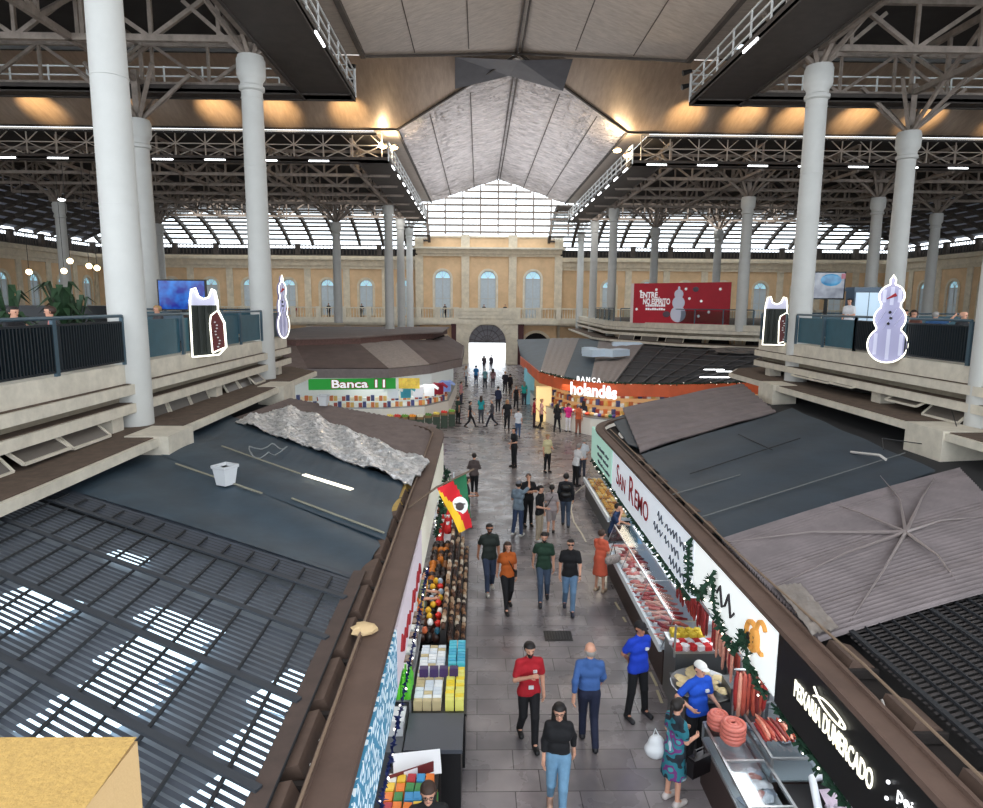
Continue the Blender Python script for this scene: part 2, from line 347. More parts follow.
balustrade('roof_balustrade', TR, 20, YF, 12.45, 13.75, 4.52, bal_m, 'blackened parapet balustrade above the right side wall', .38)
# entrance pavilion
mb = MB(); TP = lambda u, d, z: (u, YF-.6+d, z)
be = [PX0, -1.55, 3.95, PX1]; wc = (-4.2, 1.1, 6.35)
for i in range(3):
    arch_bay(mb, TP, be[i], be[i+1], 5.3, 12.6, wc[i], .92, 5.4, 9.95)
    arch_ring(mb, TP, wc[i], .92, 5.4, 9.95, .25, .08, 2)
for c in (-5.2, 6.9): pass
arch_bay(mb, TP, PX0, -2.6, 0, 5.3, -4.9, 1.55, 0, 2.1, .8); arch_bay(mb, TP, 4.6, PX1, 0, 5.3, 6.85, 1.6, 0, 2.1, .8)
arch_ring(mb, TP, -4.9, 1.55, 0, 2.1, .32, .1, 1); arch_ring(mb, TP, 6.85, 1.6, 0, 2.1, .32, .1, 1)
TQ = lambda u, d, z: (u, YF-1.6+d, z)
arch_bay(mb, TQ, -2.6, 4.6, 0, 5.5, 1.05, 2.2, 0, 2.55, 2.2, 2, 16)
mb.box(-2.6, 4.6, YF-1.6, YF-1.3, 5.3, 6.6, 2)
for i in range(15):   # voussoirs
    a = math.pi*(i+.5)/15; p = Vector((1.05-2.62*math.cos(a), YF-1.68, 2.55+2.62*math.sin(a)))
    mb.beam(p-Vector((-math.cos(a), 0, math.sin(a)))*.34, p+Vector((-math.cos(a), 0, math.sin(a)))*.34, .16, .48, 2)
for sx in (-1.9, 4.0):
    for k in range(7): mb.box(sx-.55, sx+.55, YF-1.7, YF-1.6, .05+k*.46, .43+k*.46, 2)
for k in range(3): mb.box(-2.5+.02*k, 4.5-.02*k, YF-1.68, YF-1.58, 5.36+k*.42, 5.72+k*.42, 2)
for e in be: mb.box(e-.45, e+.45, YF-.78, YF-.5, 5.3, 12.6, 1)
mb.box(PX0-.2, PX1+.2, YF-.8, YF, 12.5, 12.8, 1).box(PX0-.35, PX1+.35, YF-1.0, YF, 12.8, 13.3, 1).box(PX0-.7, PX1+.7, YF-1.4, YF, 13.3, 13.5, 2)
mb.box(PX0-.15, PX1+.15, YF-.8, YF, 13.5, 14.75, 0)
for e in be: mb.box(e-.5, e+.5, YF-.95, YF, 13.5, 14.95, 1)
mb.box(PX0-.2, PX1+.2, YF-.9, YF, 14.6, 14.8, 1)
mb.box(PX0, PX0+.05, YF-.6, YF, 0, 12.6, 0).box(PX1-.05, PX1, YF-.6, YF, 0, 12.6, 0)
struct(mb, 'wall_back_pavilion', [ochre, stone, stone_l])
for c in wc: window((c, YF-.6, 5.4), 0, .92, 4.55)
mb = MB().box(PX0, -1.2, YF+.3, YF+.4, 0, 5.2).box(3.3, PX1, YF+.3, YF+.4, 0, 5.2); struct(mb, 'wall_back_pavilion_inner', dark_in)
struct(MB().box(PX0, PX1, YF-1.7, YF-.6, 4.75, 5.3), 'trim_pavilion_gallery', stone_l)
TPB = lambda u, d, z: (u, YF-1.5+d, z)
balustrade('pavilion_balustrade', TPB, PX0, -2.6, 5.3, 6.6, 2.2, (stone_l, stone_l), 'stone balustrade left of the big entrance arch')
balustrade('pavilion_balustrade', TPB, 4.6, PX1, 5.3, 6.6, 2.4, (stone_l, stone_l), 'stone balustrade right of the big entrance arch')
for x0, x1, s in ((-3.15, -2.6, 'left'), (4.65, 5.3, 'right')):
    single(MB().box(x0, x1, YF-1.5, YF-.65, 0, 4.7).box(x0-.04, x1+.04, YF-1.55, YF-.65, 4.5, 4.72), 'maroon_pier', maroon, 'tall maroon panel on the pier %s of the entrance arch' % s, 'panel')
# fanlight grille of the gate
gt = thing('entrance_gate', 'iron fanlight grille filling the top of the bright entrance arch', 'gate', (1.05, YF-.6, 0))
mb = MB()
for i in range(9):
    a = math.pi*(i+.5)/9; mb.beam((0, 0, 2.55), (2.15*math.cos(a), 0, 2.55+2.15*math.sin(a)), .07)
for r in (.8, 1.5): mb.tube([(r*math.cos(math.pi*i/12), 0, 2.55+r*math.sin(math.pi*i/12)) for i in range(13)], .04, 5)
mb.box(-2.2, 2.2, -.06, .06, 2.5, 2.62); part(mb, 'grille', C('grille_iron', 96, 92, 96, rough=.6), gt)
part(MB().add([(0, .06, 2.55)]+[(2.2*math.cos(math.pi*i/14), .06, 2.55+2.2*math.sin(math.pi*i/14)) for i in range(15)], [(0, i+1, i+2) for i in range(14)]), 'fanlight_panes', C('dusty_pane', 128, 126, 134, rough=.4), gt)

# ================================================================== ROOFS
XE0, XE1, RX, ZE, ZR = -4.95, 8.95, 2.0, 17.4, 19.75
YN, YR, YX = 29.8, 35.75, 41.7
foil = mat('insulation_foil', (.74, .69, .68), rough=.42, metal=.35, noise=.4, nscale=1.6, bump=1.0, bscale=1.1, stretch=(.7, 5.5, .7), bdist=.5)
gold = mat('roof_lining_tan', (.42, .32, .24), rough=.38, metal=.25, noise=.18, nscale=1.5, bump=.5, bscale=2.2, stretch=(3.5, .6, 1))
gold2 = mat('roof_lining_grey', (.42, .36, .31), rough=.5, metal=.15, noise=.22, nscale=2, bump=.4, bscale=3, stretch=(1, 3, 1))
dark_roof = C('dark_roof_underside', 44, 40, 38, rough=.9, noise=.3, nscale=1)
grey_lin = C('dark_grey_lining', 82, 82, 88, rough=.6, noise=.25, nscale=1.2)
def nv_x(y, side):  # valley line x on the crossing
    return None
mb = MB(); mb.add([(XE0, -6, ZE), (RX, -6, ZR), (RX, YR, ZR), (XE0, YN, ZE)], [(0, 1, 2, 3)]); mb.add([(XE1, -6, ZE), (XE1, YN, ZE), (RX, YR, ZR), (RX, -6, ZR)], [(0, 1, 2, 3)])
struct(mb, 'ceiling_near_nave', gold2)
Y2 = 70.5
mb = MB()
def nave_f(side):
    xe = XE0 if side < 0 else XE1
    def fn(u, v):
        y0 = YX+(YR-YX)*u; y = y0+(Y2-y0)*v
        return (xe+(RX-xe)*u, y, ZE+(ZR-ZE)*u+.09*math.sin(y*8.5+2*math.sin(u*9))+.05*math.sin(y*17+u*5)+.06*random.random())
    return fn
mb.grid(nave_f(-1), 26, 260); mb.grid(nave_f(1), 26, 260)
struct(mb, 'ceiling_far_nave', foil, smooth=80)
mb = MB()
for xa, xb in ((-48, XE0), (XE1, 52)):
    xe = XE0 if xb == XE0 else XE1; far = xa if xb == XE0 else xb
    mb.add([(far, YX, ZE), (xe, YX, ZE), (RX, YR, ZR), (far, YR, ZR)], [(0, 1, 2, 3)]); mb.add([(far, YN, ZE), (xe, YN, ZE), (RX, YR, ZR), (far, YR, ZR)], [(0, 1, 2, 3)])
struct(mb, 'ceiling_transept', gold)
struct(MB().box(-6.4, XE0, -6, YN, ZE+.02, ZE+.06).box(XE1, 10.4, -6, YN, ZE+.02, ZE+.06).box(-6.4, XE0-.0, YX, Y2, ZE+.02, ZE+.06).box(XE1, 10.4, YX, Y2, ZE+.02, ZE+.06), 'ceiling_eave_soffit', gold2)
# darker sheets patched under the middle of the crossing, ridge beams
def onz(px, py, z): return gz(px, py, z)
a_, b_, c_, d_, e_ = gy(455, 57, 35.2), gy(455, 89, 37.6), gz(509, 76, 19.2), gy(563, 91, 37.6), gy(573, 59, 35.2)
mb = MB().add([a_, b_, c_, (RX, 35.5, ZR-.5)], [(0, 1, 2, 3)]).add([(RX, 35.5, ZR-.5), c_, d_, e_], [(0, 1, 2, 3)])
struct(mb, 'trim_crossing_lining', grey_lin)
mb = MB(); mb.beam((RX-.12, YX-3, ZR-.1), (RX-.12, Y2, ZR-.1), .07, .16).beam((RX+.12, YX-3, ZR-.1), (RX+.12, Y2, ZR-.1), .07, .16)
mb.beam((RX-.12, -6, ZR-.1), (RX-.12, YR, ZR-.1), .07, .16).beam((RX+.12, -6, ZR-.1), (RX+.12, YR, ZR-.1), .07, .16)
for x, z in ((XE0+.05, ZE), (XE1-.05, ZE)):
    mb.beam((x, -6, z-.05), (x, YN, z-.05), .2, .16).beam((x, YX, z-.05), (x, Y2, z-.05), .14, .14)
mb.beam((-48, YX, ZE-.04), (XE0, YX, ZE-.04), .12, .1).beam((XE1, YX, ZE-.04), (52, YX, ZE-.04), .12, .1)
for xe in (XE0, XE1):
    mb.beam((xe, YX, ZE-.05), (RX, YR, ZR-.1), .1, .1); mb.beam((xe, YN, ZE-.05), (RX, YR, ZR-.1), .1, .1)
struct(mb, 'trim_ridge_beams', steel_d)
mb = MB()
for u in (.3, .64):
    for xe in (XE0, XE1):
        x = xe+(RX-xe)*u; z = ZE+(ZR-ZE)*u-.16; mb.beam((x, YX-u*4, z), (x, Y2, z), .06, .03); mb.beam((x, -6, z+.12), (x, YN+u*5, z+.12), .035, .02)
struct(mb, 'trim_ceiling_seams', steel_d)
# gable glazing at the end of the far nave
YG = 71.
gg = thing('gable_glazing', 'bright stepped gable window of white panes at the end of the silvery nave roof', 'window', (0, 0, 0))
mb = MB().add([(XE0-1, YG+.3, 14.2), (XE1+1, YG+.3, 14.2), (XE1+1, YG+.3, ZE), (RX, YG+.3, ZR+.1), (XE0-1, YG+.3, ZE)], [(0, 1, 2, 3, 4)]); part(mb, 'panes', sglass, gg)
mb = MB()
for k in range(9):
    x = XE0-.4+k*1.84; zt = ZE+(ZR-ZE)*max(0, 1-abs(x-RX)/(RX-XE0)); mb.beam((x, YG, 14.2), (x, YG, zt+.05), .16, .14)
for k in range(8):
    z = 14.5+k*.68; hw = (RX-XE0+.9) if z < ZE else (RX-XE0)*(ZR-z)/(ZR-ZE)
    if hw > 0: mb.beam((RX-hw, YG, z), (RX+hw, YG, z), .16, .2)
part(mb, 'mullions', steel, gg)
# curved glass sheds between truss roof and old walls
def shed(name, T, u0, u1, d_in, z_in, z_out, label, dn, op, rib_m, pane_m, slat_m, slat_h):
    t = thing(name, label, 'glass roof', (0, 0, 0)); n = 6
    P = [(d_in*(1-i/n), z_out+(z_in-z_out)*math.sin((1-i/n)*math.pi/2)**.9) for i in range(n+1)]
    mb = MB()
    for a, b in zip(P, P[1:]): mb.add([T(u0, -a[0], a[1]), T(u1, -a[0], a[1]), T(u1, -b[0], b[1]), T(u0, -b[0], b[1])], [(0, 1, 2, 3)])
    part(mb, 'panes', pane_m, t)
    mb = MB(); k = int((u1-u0)/dn)
    for j in range(k+1):
        u = u0+(u1-u0)*j/k
        for a, b in zip(P, P[1:]): mb.beam(T(u, -a[0], a[1]-.12), T(u, -b[0], b[1]-.12), .3, .4)
    part(mb, 'ribs', rib_m, t)
    mb = MB()
    for a, b in zip(P, P[1:]):
        for q in (0.0, .5): 
            d = a[0]+(b[0]-a[0])*q; z = a[1]+(b[1]-a[1])*q; mb.beam(T(u0, -d, z-.12), T(u1, -d, z-.12), .1, slat_h)
    part(mb, 'slats', slat_m, t)
dull_glass = C('shaded_louvre_glass', 150, 158, 176, rough=.3, emit=.12)
shed('glass_shed', TF, XL+1, PX0+1.2, 9.5, 17.0, 13.9, 'curved white glass roof above the far wall, left of the entrance pavilion', 2.7, 1, steel_d, sglass, steel_d, .22)
shed('glass_shed', TF, PX1-1.2, XR-1, 9.5, 17.0, 13.9, 'curved white glass roof above the far wall, right of the entrance pavilion', 2.7, 1, steel_d, sglass, steel_d, .22)
shed('glass_shed', TL, 20, YF-2, 12., 17.2, 14.0, 'shaded louvred glass roof above the left side wall', 2.7, 1, steel_d, dull_glass, steel_d, .5)
shed('glass_shed', TR, 20, YF-2, 12., 17.2, 14.0, 'shaded louvred glass roof above the right side wall', 2.7, 1, steel_d, dull_glass, steel_d, .5)
# closed roofs over the side blocks
ZB = 17.75
struct(MB().box(-34, -6.2, 3, 29.0, ZB, ZB+.1).box(-34, -6.2, YN-.15, YN, ZE, ZB+.1), 'ceiling_near_left', dark_roof)
struct(MB().box(10.2, 38, 3, 29.0, ZB, ZB+.1).box(10.2, 38, YN-.15, YN, ZE, ZB+.1), 'ceiling_near_right', dark_roof)
struct(MB().box(-34, -6.2, YX+.2, 69.5, 17.1, 17.2), 'ceiling_far_left', dark_roof)
struct(MB().box(10.2, 38, YX+.2, 69.5, 17.1, 17.2), 'ceiling_far_right', dark_roof)
# clerestory glass strips
sx_ = struct(MB().box(-34, -6.2, 29.0, YN-.15, ZB+.04, ZB+.06).box(10.2, 38, 29.0, YN-.15, ZB+.04, ZB+.06), 'window_91', sglass)
# ================================================================== COLUMNS
def mk_column(h, r=.38):
    t = link('column', None)
    mb = MB(); n = 24
    prof = [(r*1.04, 0), (r*1.03, h*.3), (r*.98, h*.6), (r*.93, h-1.15)]
    mb.lathe(prof, n=n); 
    for q in (.22, .45, .68, .88): mb.lathe([(r*1.045-.06*r*q, h*q-.012), (r*1.055-.06*r*q, h*q), (r*1.045-.06*r*q, h*q+.012)], n=n)
    part(mb, 'shaft', colwhite, t, 40)
    mb = MB().lathe([(r*.93, h-1.15), (r*1.12, h-1.1), (r*1.12, h-.98), (r*.98, h-.94), (r*.98, h-.82), (r*1.2, h-.7), (r*1.26, h-.62), (r*1.26, h-.12), (r*1.15, h-.05), (r*1.15, h)], n=n)
    part(mb, 'capital', colwhite, t, 35)
    mb = MB().box(-.12, .12, -.12, .12, h, h+1.9); part(mb, 'post', steel, t)
    mb = MB()
    for dx, dy in ((2.2, 0), (-2.2, 0), (0, 2.2), (0, -2.2), (1.3, 1.3), (-1.3, 1.3), (1.3, -1.3), (-1.3, -1.3)):
        mb.beam((dx*.06, dy*.06, h), (dx, dy, h+1.75), .13, .13)
    part(mb, 'strut', steel, t)
    return t
cols = []
def place_cols(h, zb, lst):
    proto = None
    for (x, y, lab) in lst:
        if proto is None: proto = mk_column(h); c = proto; c.location = (x, y, zb)
        else: c = copy_tree(proto, (x, y, zb))
        tag(c, lab, 'column'); cols.append(c)
place_cols(11.35, 4.05, [(-7.83, 15.0, 'thick white round column nearest on the left, in front of the dark railing'),
    (11.85, 15.0, 'white round column cut off by the right edge of the picture'),
    (-7.85, 24.3, 'white round column with capital beside the lit gift bag sign, left balcony'),
    (11.9, 24.4, 'white round column with capital between the right gift bag and snowman signs'),
    (-7.8, 58.7, 'first white column of the trio standing behind the brown stall roof, left of the entrance'),
    (-7.8, 67.5, 'middle white column of the trio left of the entrance'),
    (-7.8, 76.2, 'white column of the left trio closest to the entrance pavilion'),
    (11.85, 59.5, 'first white column left of the red banner, thickest of its trio'),
    (11.75, 68.6, 'middle white column of the trio right of the entrance'),
    (11.7, 77.2, 'white column of the right trio closest to the entrance pavilion')])
place_cols(9.2, 5.2, [(-13.9, 28.6, 'white column half hidden behind the thick left column'),
    (18.2, 29.0, 'white column with capital behind the right snowman sign'),
    (18.4, 46.3, 'white column at the right end of the red banner'),
    (-13.2, 63., 'thin white column behind the left balcony end, in front of arched windows'),
    (17.0, 65., 'white column rising behind the red banner'),
    (27.2, 46., 'white column behind the display fridge on the right balcony'),
    (36.3, 53.3, 'white column at far right in front of the ochre side wall'),
    (-31.6, 52., 'white column at far left beside the potted plants'),
    (-30.6, 65.5, 'thin white column behind the blue television on the left balcony'),
    (23.5, 66., 'thin white column behind the television on the right balcony')])

# ================================================================== TRUSSES
def truss(name, label, axis, a0, a1, c, z0, z1, bay, w=.11, mats=None, cross=False, group=None):
    """axis 'x': runs along x at y=c; axis 'y': runs along y at x=c"""
    t = thing(name, label, 'roof truss', ((a0+a1)/2, c, z0) if axis == 'x' else (c, (a0+a1)/2, z0), group=group)
    L = a1-a0; n = max(2, round(L/bay)); h = z1-z0
    P = (lambda u, z: (u-L/2, 0, z)) if axis == 'x' else (lambda u, z: (0, u-L/2, z))
    ch = MB(); ch.beam(P(0, 0), P(L, 0), w*1.3, w*1.5); ch.beam(P(0, h), P(L, h), w*1.3, w*1.5)
    if cross: ch.beam(P(0, h/2), P(L, h/2), w*.8, w*.8)
    part(ch, 'chord', mats or steel, t)
    mb = MB()
    for i in range(n+1): mb.beam(P(L*i/n, 0), P(L*i/n, h), w*.9)
    for i in range(n):
        a, b = L*i/n, L*(i+1)/n
        if cross:
            mb.beam(P(a, 0), P(b, h/2), w*.7); mb.beam(P(a, h/2), P(b, 0), w*.7); mb.beam(P(a, h/2), P((a+b)/2, h), w*.7); mb.beam(P(b, h/2), P((a+b)/2, h), w*.7)
        elif i % 2: mb.beam(P(a, h), P(b, 0), w)
        else: mb.beam(P(a, 0), P(b, h), w)
    part(mb, 'web', mats or steel, t)
    return t
SG = 'roof trusses over the side balconies'
for sx, x0, x1 in (('left', -34, -6.6), ('right', 10.6, 38)):
    for i, y in enumerate((29.2, 24.3, 19.6, 15., 10.)):
        truss('roof_truss', '%s cross truss of brown steel over the %s balcony' % (('front', 'second', 'third', 'fourth', 'rear')[i], sx), 'x', x0, x1, y, 15.95, 17.5, 2.2, .14 if i else .12)
    xs = (-7.8, -13.9, -20., -27.) if sx == 'left' else (11.8, 18.2, 24.4, 31.)
    for i, x in enumerate(xs):
        truss('roof_truss', '%s lengthwise steel truss from the nave over the %s balcony' % (('first', 'second', 'third', 'fourth')[i], sx), 'y', 5, 29.2, x, 15.95, 17.5, 2.3, .14)
for sx, x0, x1 in (('left', -36, -5.9), ('right', 9.9, 40)):
    truss('lattice_girder', 'pale cross-braced lattice girder under the transept eave, %s side' % sx, 'x', x0, x1, YX+.35, 15.75, 17.3, 1.75, .07, C('pale_steel', 176, 168, 158, rough=.6), True)
    for i, y in enumerate((45.5, 49.5, 53.5, 58, 62.5, 67)):
        truss('roof_truss', '%s cross truss under the far %s roof, behind the lattice girder' % (('first', 'second', 'third', 'fourth', 'fifth', 'sixth')[i], sx), 'x', x0, x1, y, 15.4, 16.9, 2.2, .12)
    xs = (-7.8, -13.5, -19.5, -25.5, -31.5) if sx == 'left' else (11.8, 17.5, 23.5, 29.5, 35.5)
    for i, x in enumerate(xs):
        truss('roof_truss', '%s lengthwise truss of the far %s roof counted from the nave' % (('first', 'second', 'third', 'fourth', 'fifth')[i], sx), 'y', 42.2, 69.5, x, 15.4, 16.9, 2.4, .12)

# ================================================================== CATWALKS with railings, tubes and floodlights
def catwalk(label, pts, wdt, z, side_sign, tube_step, far=False):
    """pts: two ends of the outer (nave-side) edge"""
    (xa, ya), (xb, yb) = pts; t = thing('catwalk', label, 'catwalk', (xa, ya, z)); L = math.hypot(xb-xa, yb-ya); dx, dy = (xb-xa)/L, (yb-ya)/L; nx, ny = -dy*side_sign, dx*side_sign
    Q = lambda u, d, q: (dx*u+nx*d, dy*u+ny*d, q)
    mb = MB()
    def bx(u0, u1, d0, d1, q0, q1, mi=0):
        vs = [Q(a, d, q) for q in (q0, q1) for d in (d0, d1) for a in (u0, u1)]; mb.add(vs, [(0, 2, 3, 1), (4, 5, 7, 6), (0, 1, 5, 4), (2, 6, 7, 3), (0, 4, 6, 2), (1, 3, 7, 5)], mi)
    bx(0, L, 0, wdt, 0, .12); bx(0, L, 0, .1, -.05, .28); bx(0, L, wdt-.1, wdt, -.05, .28)
    part(mb, 'deck', C('catwalk_soffit', 62, 56, 52, rough=.7, noise=.25, nscale=2), t)
    mb = MB(); n = max(1, round(L/1.6)); rr = .028 if not far else .04
    for i in range(n+1): mb.beam(Q(L*i/n, .06, .1), Q(L*i/n, .06, 1.25), rr*2)
    for q in (.5, .85, 1.2): mb.beam(Q(0, .06, q), Q(L, .06, q), rr*1.8)
    if wdt > .6: part(mb, 'guard_rail', white_metal, t)
    for i in range(int(L/tube_step)):
        u = (i+.5)*tube_step; part(MB().beam(Q(u-.6, -.02, .02), Q(u+.6, -.02, .02), .07, .07), 'tube_lamp', tube_m, t)
    return t
ZC = 15.6
catwalk('dark steel catwalk with white guard rail along the nave, near left', ((XE0-.3, 3), (XE0-.3, YN)), 2.2, ZC, 1, 4.5)
catwalk('dark steel catwalk with white guard rail along the nave, near right', ((XE1+.05, 3), (XE1+.05, YN)), 2.2, ZC, -1, 4.5)
catwalk('dark steel catwalk crossing over the front of the near left balcony', ((-34, YN), (XE0-.3, YN)), .9, ZC, -1, 99)
catwalk('dark steel catwalk crossing over the front of the near right balcony', ((XE1+.05, YN), (38, YN)), .9, ZC, -1, 99)
catwalk('dark catwalk with lit tubes along the far nave roof, left side', ((XE0-.45, YX), (XE0-.45, Y2)), 1.9, ZC-.15, 1, 3, True)
catwalk('dark catwalk with lit tubes along the far nave roof, right side', ((XE1+.3, YX), (XE1+.3, Y2)), 1.9, ZC-.15, -1, 3, True)
catwalk('tube-lit edge beam under the far left lattice girder', ((-36, YX), (XE0-.45, YX)), .5, ZC-.1, 1, 3.1, True)
catwalk('tube-lit edge beam under the far right lattice girder', ((XE1+.3, YX), (40, YX)), .5, ZC-.1, 1, 3.1, True)
def flood(x, y, z, label, warm=True, r=.22):
    t = thing('floodlight', label, 'floodlight', (x, y, z))
    part(MB().lathe([(.08, .18), (r*.7, .12), (r, -.02)], n=12), 'housing', steel_d, t, 40)
    part(MB().ball((0, -.05, -.04), r*.85, 10, sc=(1, 1, .5)), 'lamp', warm_m if warm else tube_m, t, 60)
for x, y, z, l in ((*gy(383, 146, 42.5), 'larger glowing warm floodlight at the left corner of the crossing'), (*gy(394, 147, 43.5), 'smaller glowing warm floodlight beside the larger one, left corner of the crossing'), (*gy(617, 150, 42.5), 'glowing warm floodlight at the right corner of the crossing'), (*gy(627, 155, 43), 'small warm floodlight right of the glowing one, right corner of the crossing')):
    flood(x, y, z, l, r=.3); point('floodlight_beam', (x, y-.6, z), 260, (1, .75, .45), .15)
flood(*gy(62, 199, 50), 'bright white floodlight beside the capital of the far left column', False, .3)
# lights washing the transept lining (the warm patches)
for i, x in enumerate((-30, -25, -20.5, -15, -11.5, -7.5, 12, 15.5, 18.5, 22, 26, 31, 35)):
    l = bpy.data.lights.new('lining_uplight', 'SPOT'); l.energy = 2000; l.color = (1, .68, .34); l.spot_size = 46*D2R; l.spot_blend = 1; l.shadow_soft_size = .1
    o = bpy.data.objects.new('lining_uplight', l); COL.objects.link(o); o.location = (x, 37.2, 16.3)
    o.rotation_euler = (Vector((0, 0, 0))-Vector((0, 3.2, 1.9))).to_track_quat('Z', 'Y').to_euler()
# black spotlights clipped to the catwalk end
for i, (px, py) in enumerate(((351, 66), (351, 79), (687, 72), (686, 86))):
    x, y, z = gy(px, py, 29.9)
    t = thing('spotlight', ('upper', 'lower')[i % 2]+' small black spotlight clamped to the %s catwalk end' % ('left' if i < 2 else 'right'), 'spotlight', (x, y, z))
    s = 1 if i < 2 else -1
    part(MB().tube([(-.2*s, 0, .05), (.18*s, 0, -.06)], [.07, .12], 10), 'housing', black, t, 40); part(MB().beam((-.2*s, 0, .05), (-.6*s, 0, .05), .03), 'bracket', white_metal, t)

# ================================================================== BALCONY BLOCKS
def edge_profile(mb, pts, closed=False):
    """sweep the stepped balcony edge along a polyline of outer-rail points; outward normal on the right-hand side of travel"""
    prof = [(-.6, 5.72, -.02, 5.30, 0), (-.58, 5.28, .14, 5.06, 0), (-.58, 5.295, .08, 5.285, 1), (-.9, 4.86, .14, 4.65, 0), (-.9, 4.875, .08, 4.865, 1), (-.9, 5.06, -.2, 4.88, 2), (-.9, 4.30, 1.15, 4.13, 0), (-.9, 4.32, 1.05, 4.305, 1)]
    P = [Vector((p[0], p[1], 0)) for p in pts]; nr = []
    for i in range(len(P)):
        d = (P[min(i+1, len(P)-1)]-P[max(i-1, 0)]).normalized(); nr.append(Vector((d.y, -d.x, 0)))
    for (d0, zt, d1, zb, mi) in prof:
        for i in range(len(P)-1):
            q = []
            for p, n_ in ((P[i], nr[i]), (P[i+1], nr[i+1])):
                q += [p+n_*d0+Vector((0, 0, zb)), p+n_*d1+Vector((0, 0, zb)), p+n_*d1+Vector((0, 0, zt)), p+n_*d0+Vector((0, 0, zt))]
            mb.add(q, [(0, 1, 2, 3), (7, 6, 5, 4), (0, 4, 5, 1), (1, 5, 6, 2), (2, 6, 7, 3), (3, 7, 4, 0)], mi)
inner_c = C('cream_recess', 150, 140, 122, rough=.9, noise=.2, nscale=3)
BL = [(-7.75, 27.3), (-7.75, 3)]           # travel so that outward = nave
BLc = [(-34, 28.2), (-11, 28.2), (-8.5, 27.9), (-7.75, 27.0), (-7.75, 3)]
BRc = [(11.6, 3), (11.6, 27.2), (12.3, 28.3), (14.5, 30.), (40, 30.)]
FRc = [(40, 45.2), (19, 45.4), (15.2, 48.6), (11.6, 54.6), (10.9, 57.2), (11.1, 60), (11.6, 77)]
def rev(p): return list(reversed(p))
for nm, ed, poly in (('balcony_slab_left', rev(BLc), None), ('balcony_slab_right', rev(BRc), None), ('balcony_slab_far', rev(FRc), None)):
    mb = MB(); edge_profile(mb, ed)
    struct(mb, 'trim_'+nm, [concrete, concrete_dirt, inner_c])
# the sweep above needs outward towards the nave: floor slabs
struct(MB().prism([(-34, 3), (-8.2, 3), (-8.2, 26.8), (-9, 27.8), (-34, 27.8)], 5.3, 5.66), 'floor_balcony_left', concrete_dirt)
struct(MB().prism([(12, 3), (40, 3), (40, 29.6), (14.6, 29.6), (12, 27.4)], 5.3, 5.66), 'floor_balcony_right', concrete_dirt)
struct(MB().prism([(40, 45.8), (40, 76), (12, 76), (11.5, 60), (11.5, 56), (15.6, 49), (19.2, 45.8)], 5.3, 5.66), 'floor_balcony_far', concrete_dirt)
# dark recess behind awning windows
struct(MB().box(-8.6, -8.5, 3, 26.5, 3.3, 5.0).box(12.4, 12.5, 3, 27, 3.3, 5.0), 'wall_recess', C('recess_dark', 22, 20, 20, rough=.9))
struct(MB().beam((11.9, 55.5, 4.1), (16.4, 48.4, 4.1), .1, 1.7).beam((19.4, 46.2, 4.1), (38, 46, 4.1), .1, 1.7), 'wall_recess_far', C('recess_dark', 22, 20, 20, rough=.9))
# base blocks under columns and piers between window bays
pier_m = concrete
def block(x0, x1, y0, y1, z0, z1, lab):
    single(MB().box(x0-(x0+x1)/2, x1-(x0+x1)/2, y0-(y0+y1)/2, y1-(y0+y1)/2, 0, z1-z0), 'concrete_pier', pier_m, lab, 'pier', ((x0+x1)/2, (y0+y1)/2, z0))
block(-7.3, -6.4, 13.5, 14.7, 3.6, 4.34, 'cream concrete block under the thick left column')
block(-7.3, -6.45, 21.8, 23.2, 3.6, 4.34, 'cream concrete block under the left column by the foil sheeting')
block(10.35, 11.2, 22.8, 24.0, 3.4, 4.34, 'cream concrete block under the right column beside the black membrane')
block(10.4, 11.5, 14.3, 15.6, 3.4, 4.34, 'cream concrete block under the column at the right picture edge')
for (x, y, l) in ((-7.95, 14.1, 'slim cream pier behind the thick left column'), (-7.95, 19.7, 'short cream pier between the awning windows on the left'), (-7.95, 25.8, 'short cream pier at the end of the left ledge'), (11.85, 18.9, 'short cream pier between open windows under the right balcony'), (11.85, 26.2, 'short cream pier at the rounded end of the right ledge')):
    block(x-.22, x+.22, y-.22, y+.22, 4.3, 4.85, l)
# awning windows
aw_glass = C('dusty_awning_glass', 92, 86, 80, rough=.35, noise=.15, nscale=3)
def awning(x, y, w_, tilt, side, label, rz=None):
    t = thing('awning_window', label, 'window', (x, y, 4.78)); t.rotation_euler = (0, 0, (math.pi/2 if side > 0 else -math.pi/2) if rz is None else rz)
    h = .62; c, s_ = math.cos(tilt), math.sin(tilt)
    P = lambda u, v: (u, -v*s_, -v*c)
    fr = MB(); 
    for a, b in (((-w_/2, 0), (w_/2, 0)), ((-w_/2, h), (w_/2, h)), ((-w_/2, 0), (-w_/2, h)), ((w_/2, 0), (w_/2, h))): fr.beam(P(*a), P(*b), .05, .05)
    part(fr, 'frame', concrete, t); part(MB().add([P(-w_/2, 0), P(w_/2, 0), P(w_/2, h), P(-w_/2, h)], [(0, 1, 2, 3)]), 'pane', aw_glass, t)
k = 0
ordn = ('first', 'second', 'third', 'fourth', 'fifth', 'sixth', 'seventh', 'eighth', 'ninth', 'tenth')
for i, y in enumerate((8.6, 10.0, 11.4, 12.8)): awning(-8.0, y, 1.25, (.5, .75, .95, .85)[i], 1, ordn[3-i]+' tilted awning window left of the thick column, counted from the column')
for i, y in enumerate((16.1, 17.35, 18.6)): awning(-8.0, y, 1.15, (.3, .35, .35)[i], 1, ordn[i]+' closed awning window after the thick left column')
for i, y in enumerate((20.9, 22.0, 22.9)): awning(-8.0, y, 1.0, (.5, .55, .8)[i], 1, ordn[i]+' tilted awning window before the second left column')
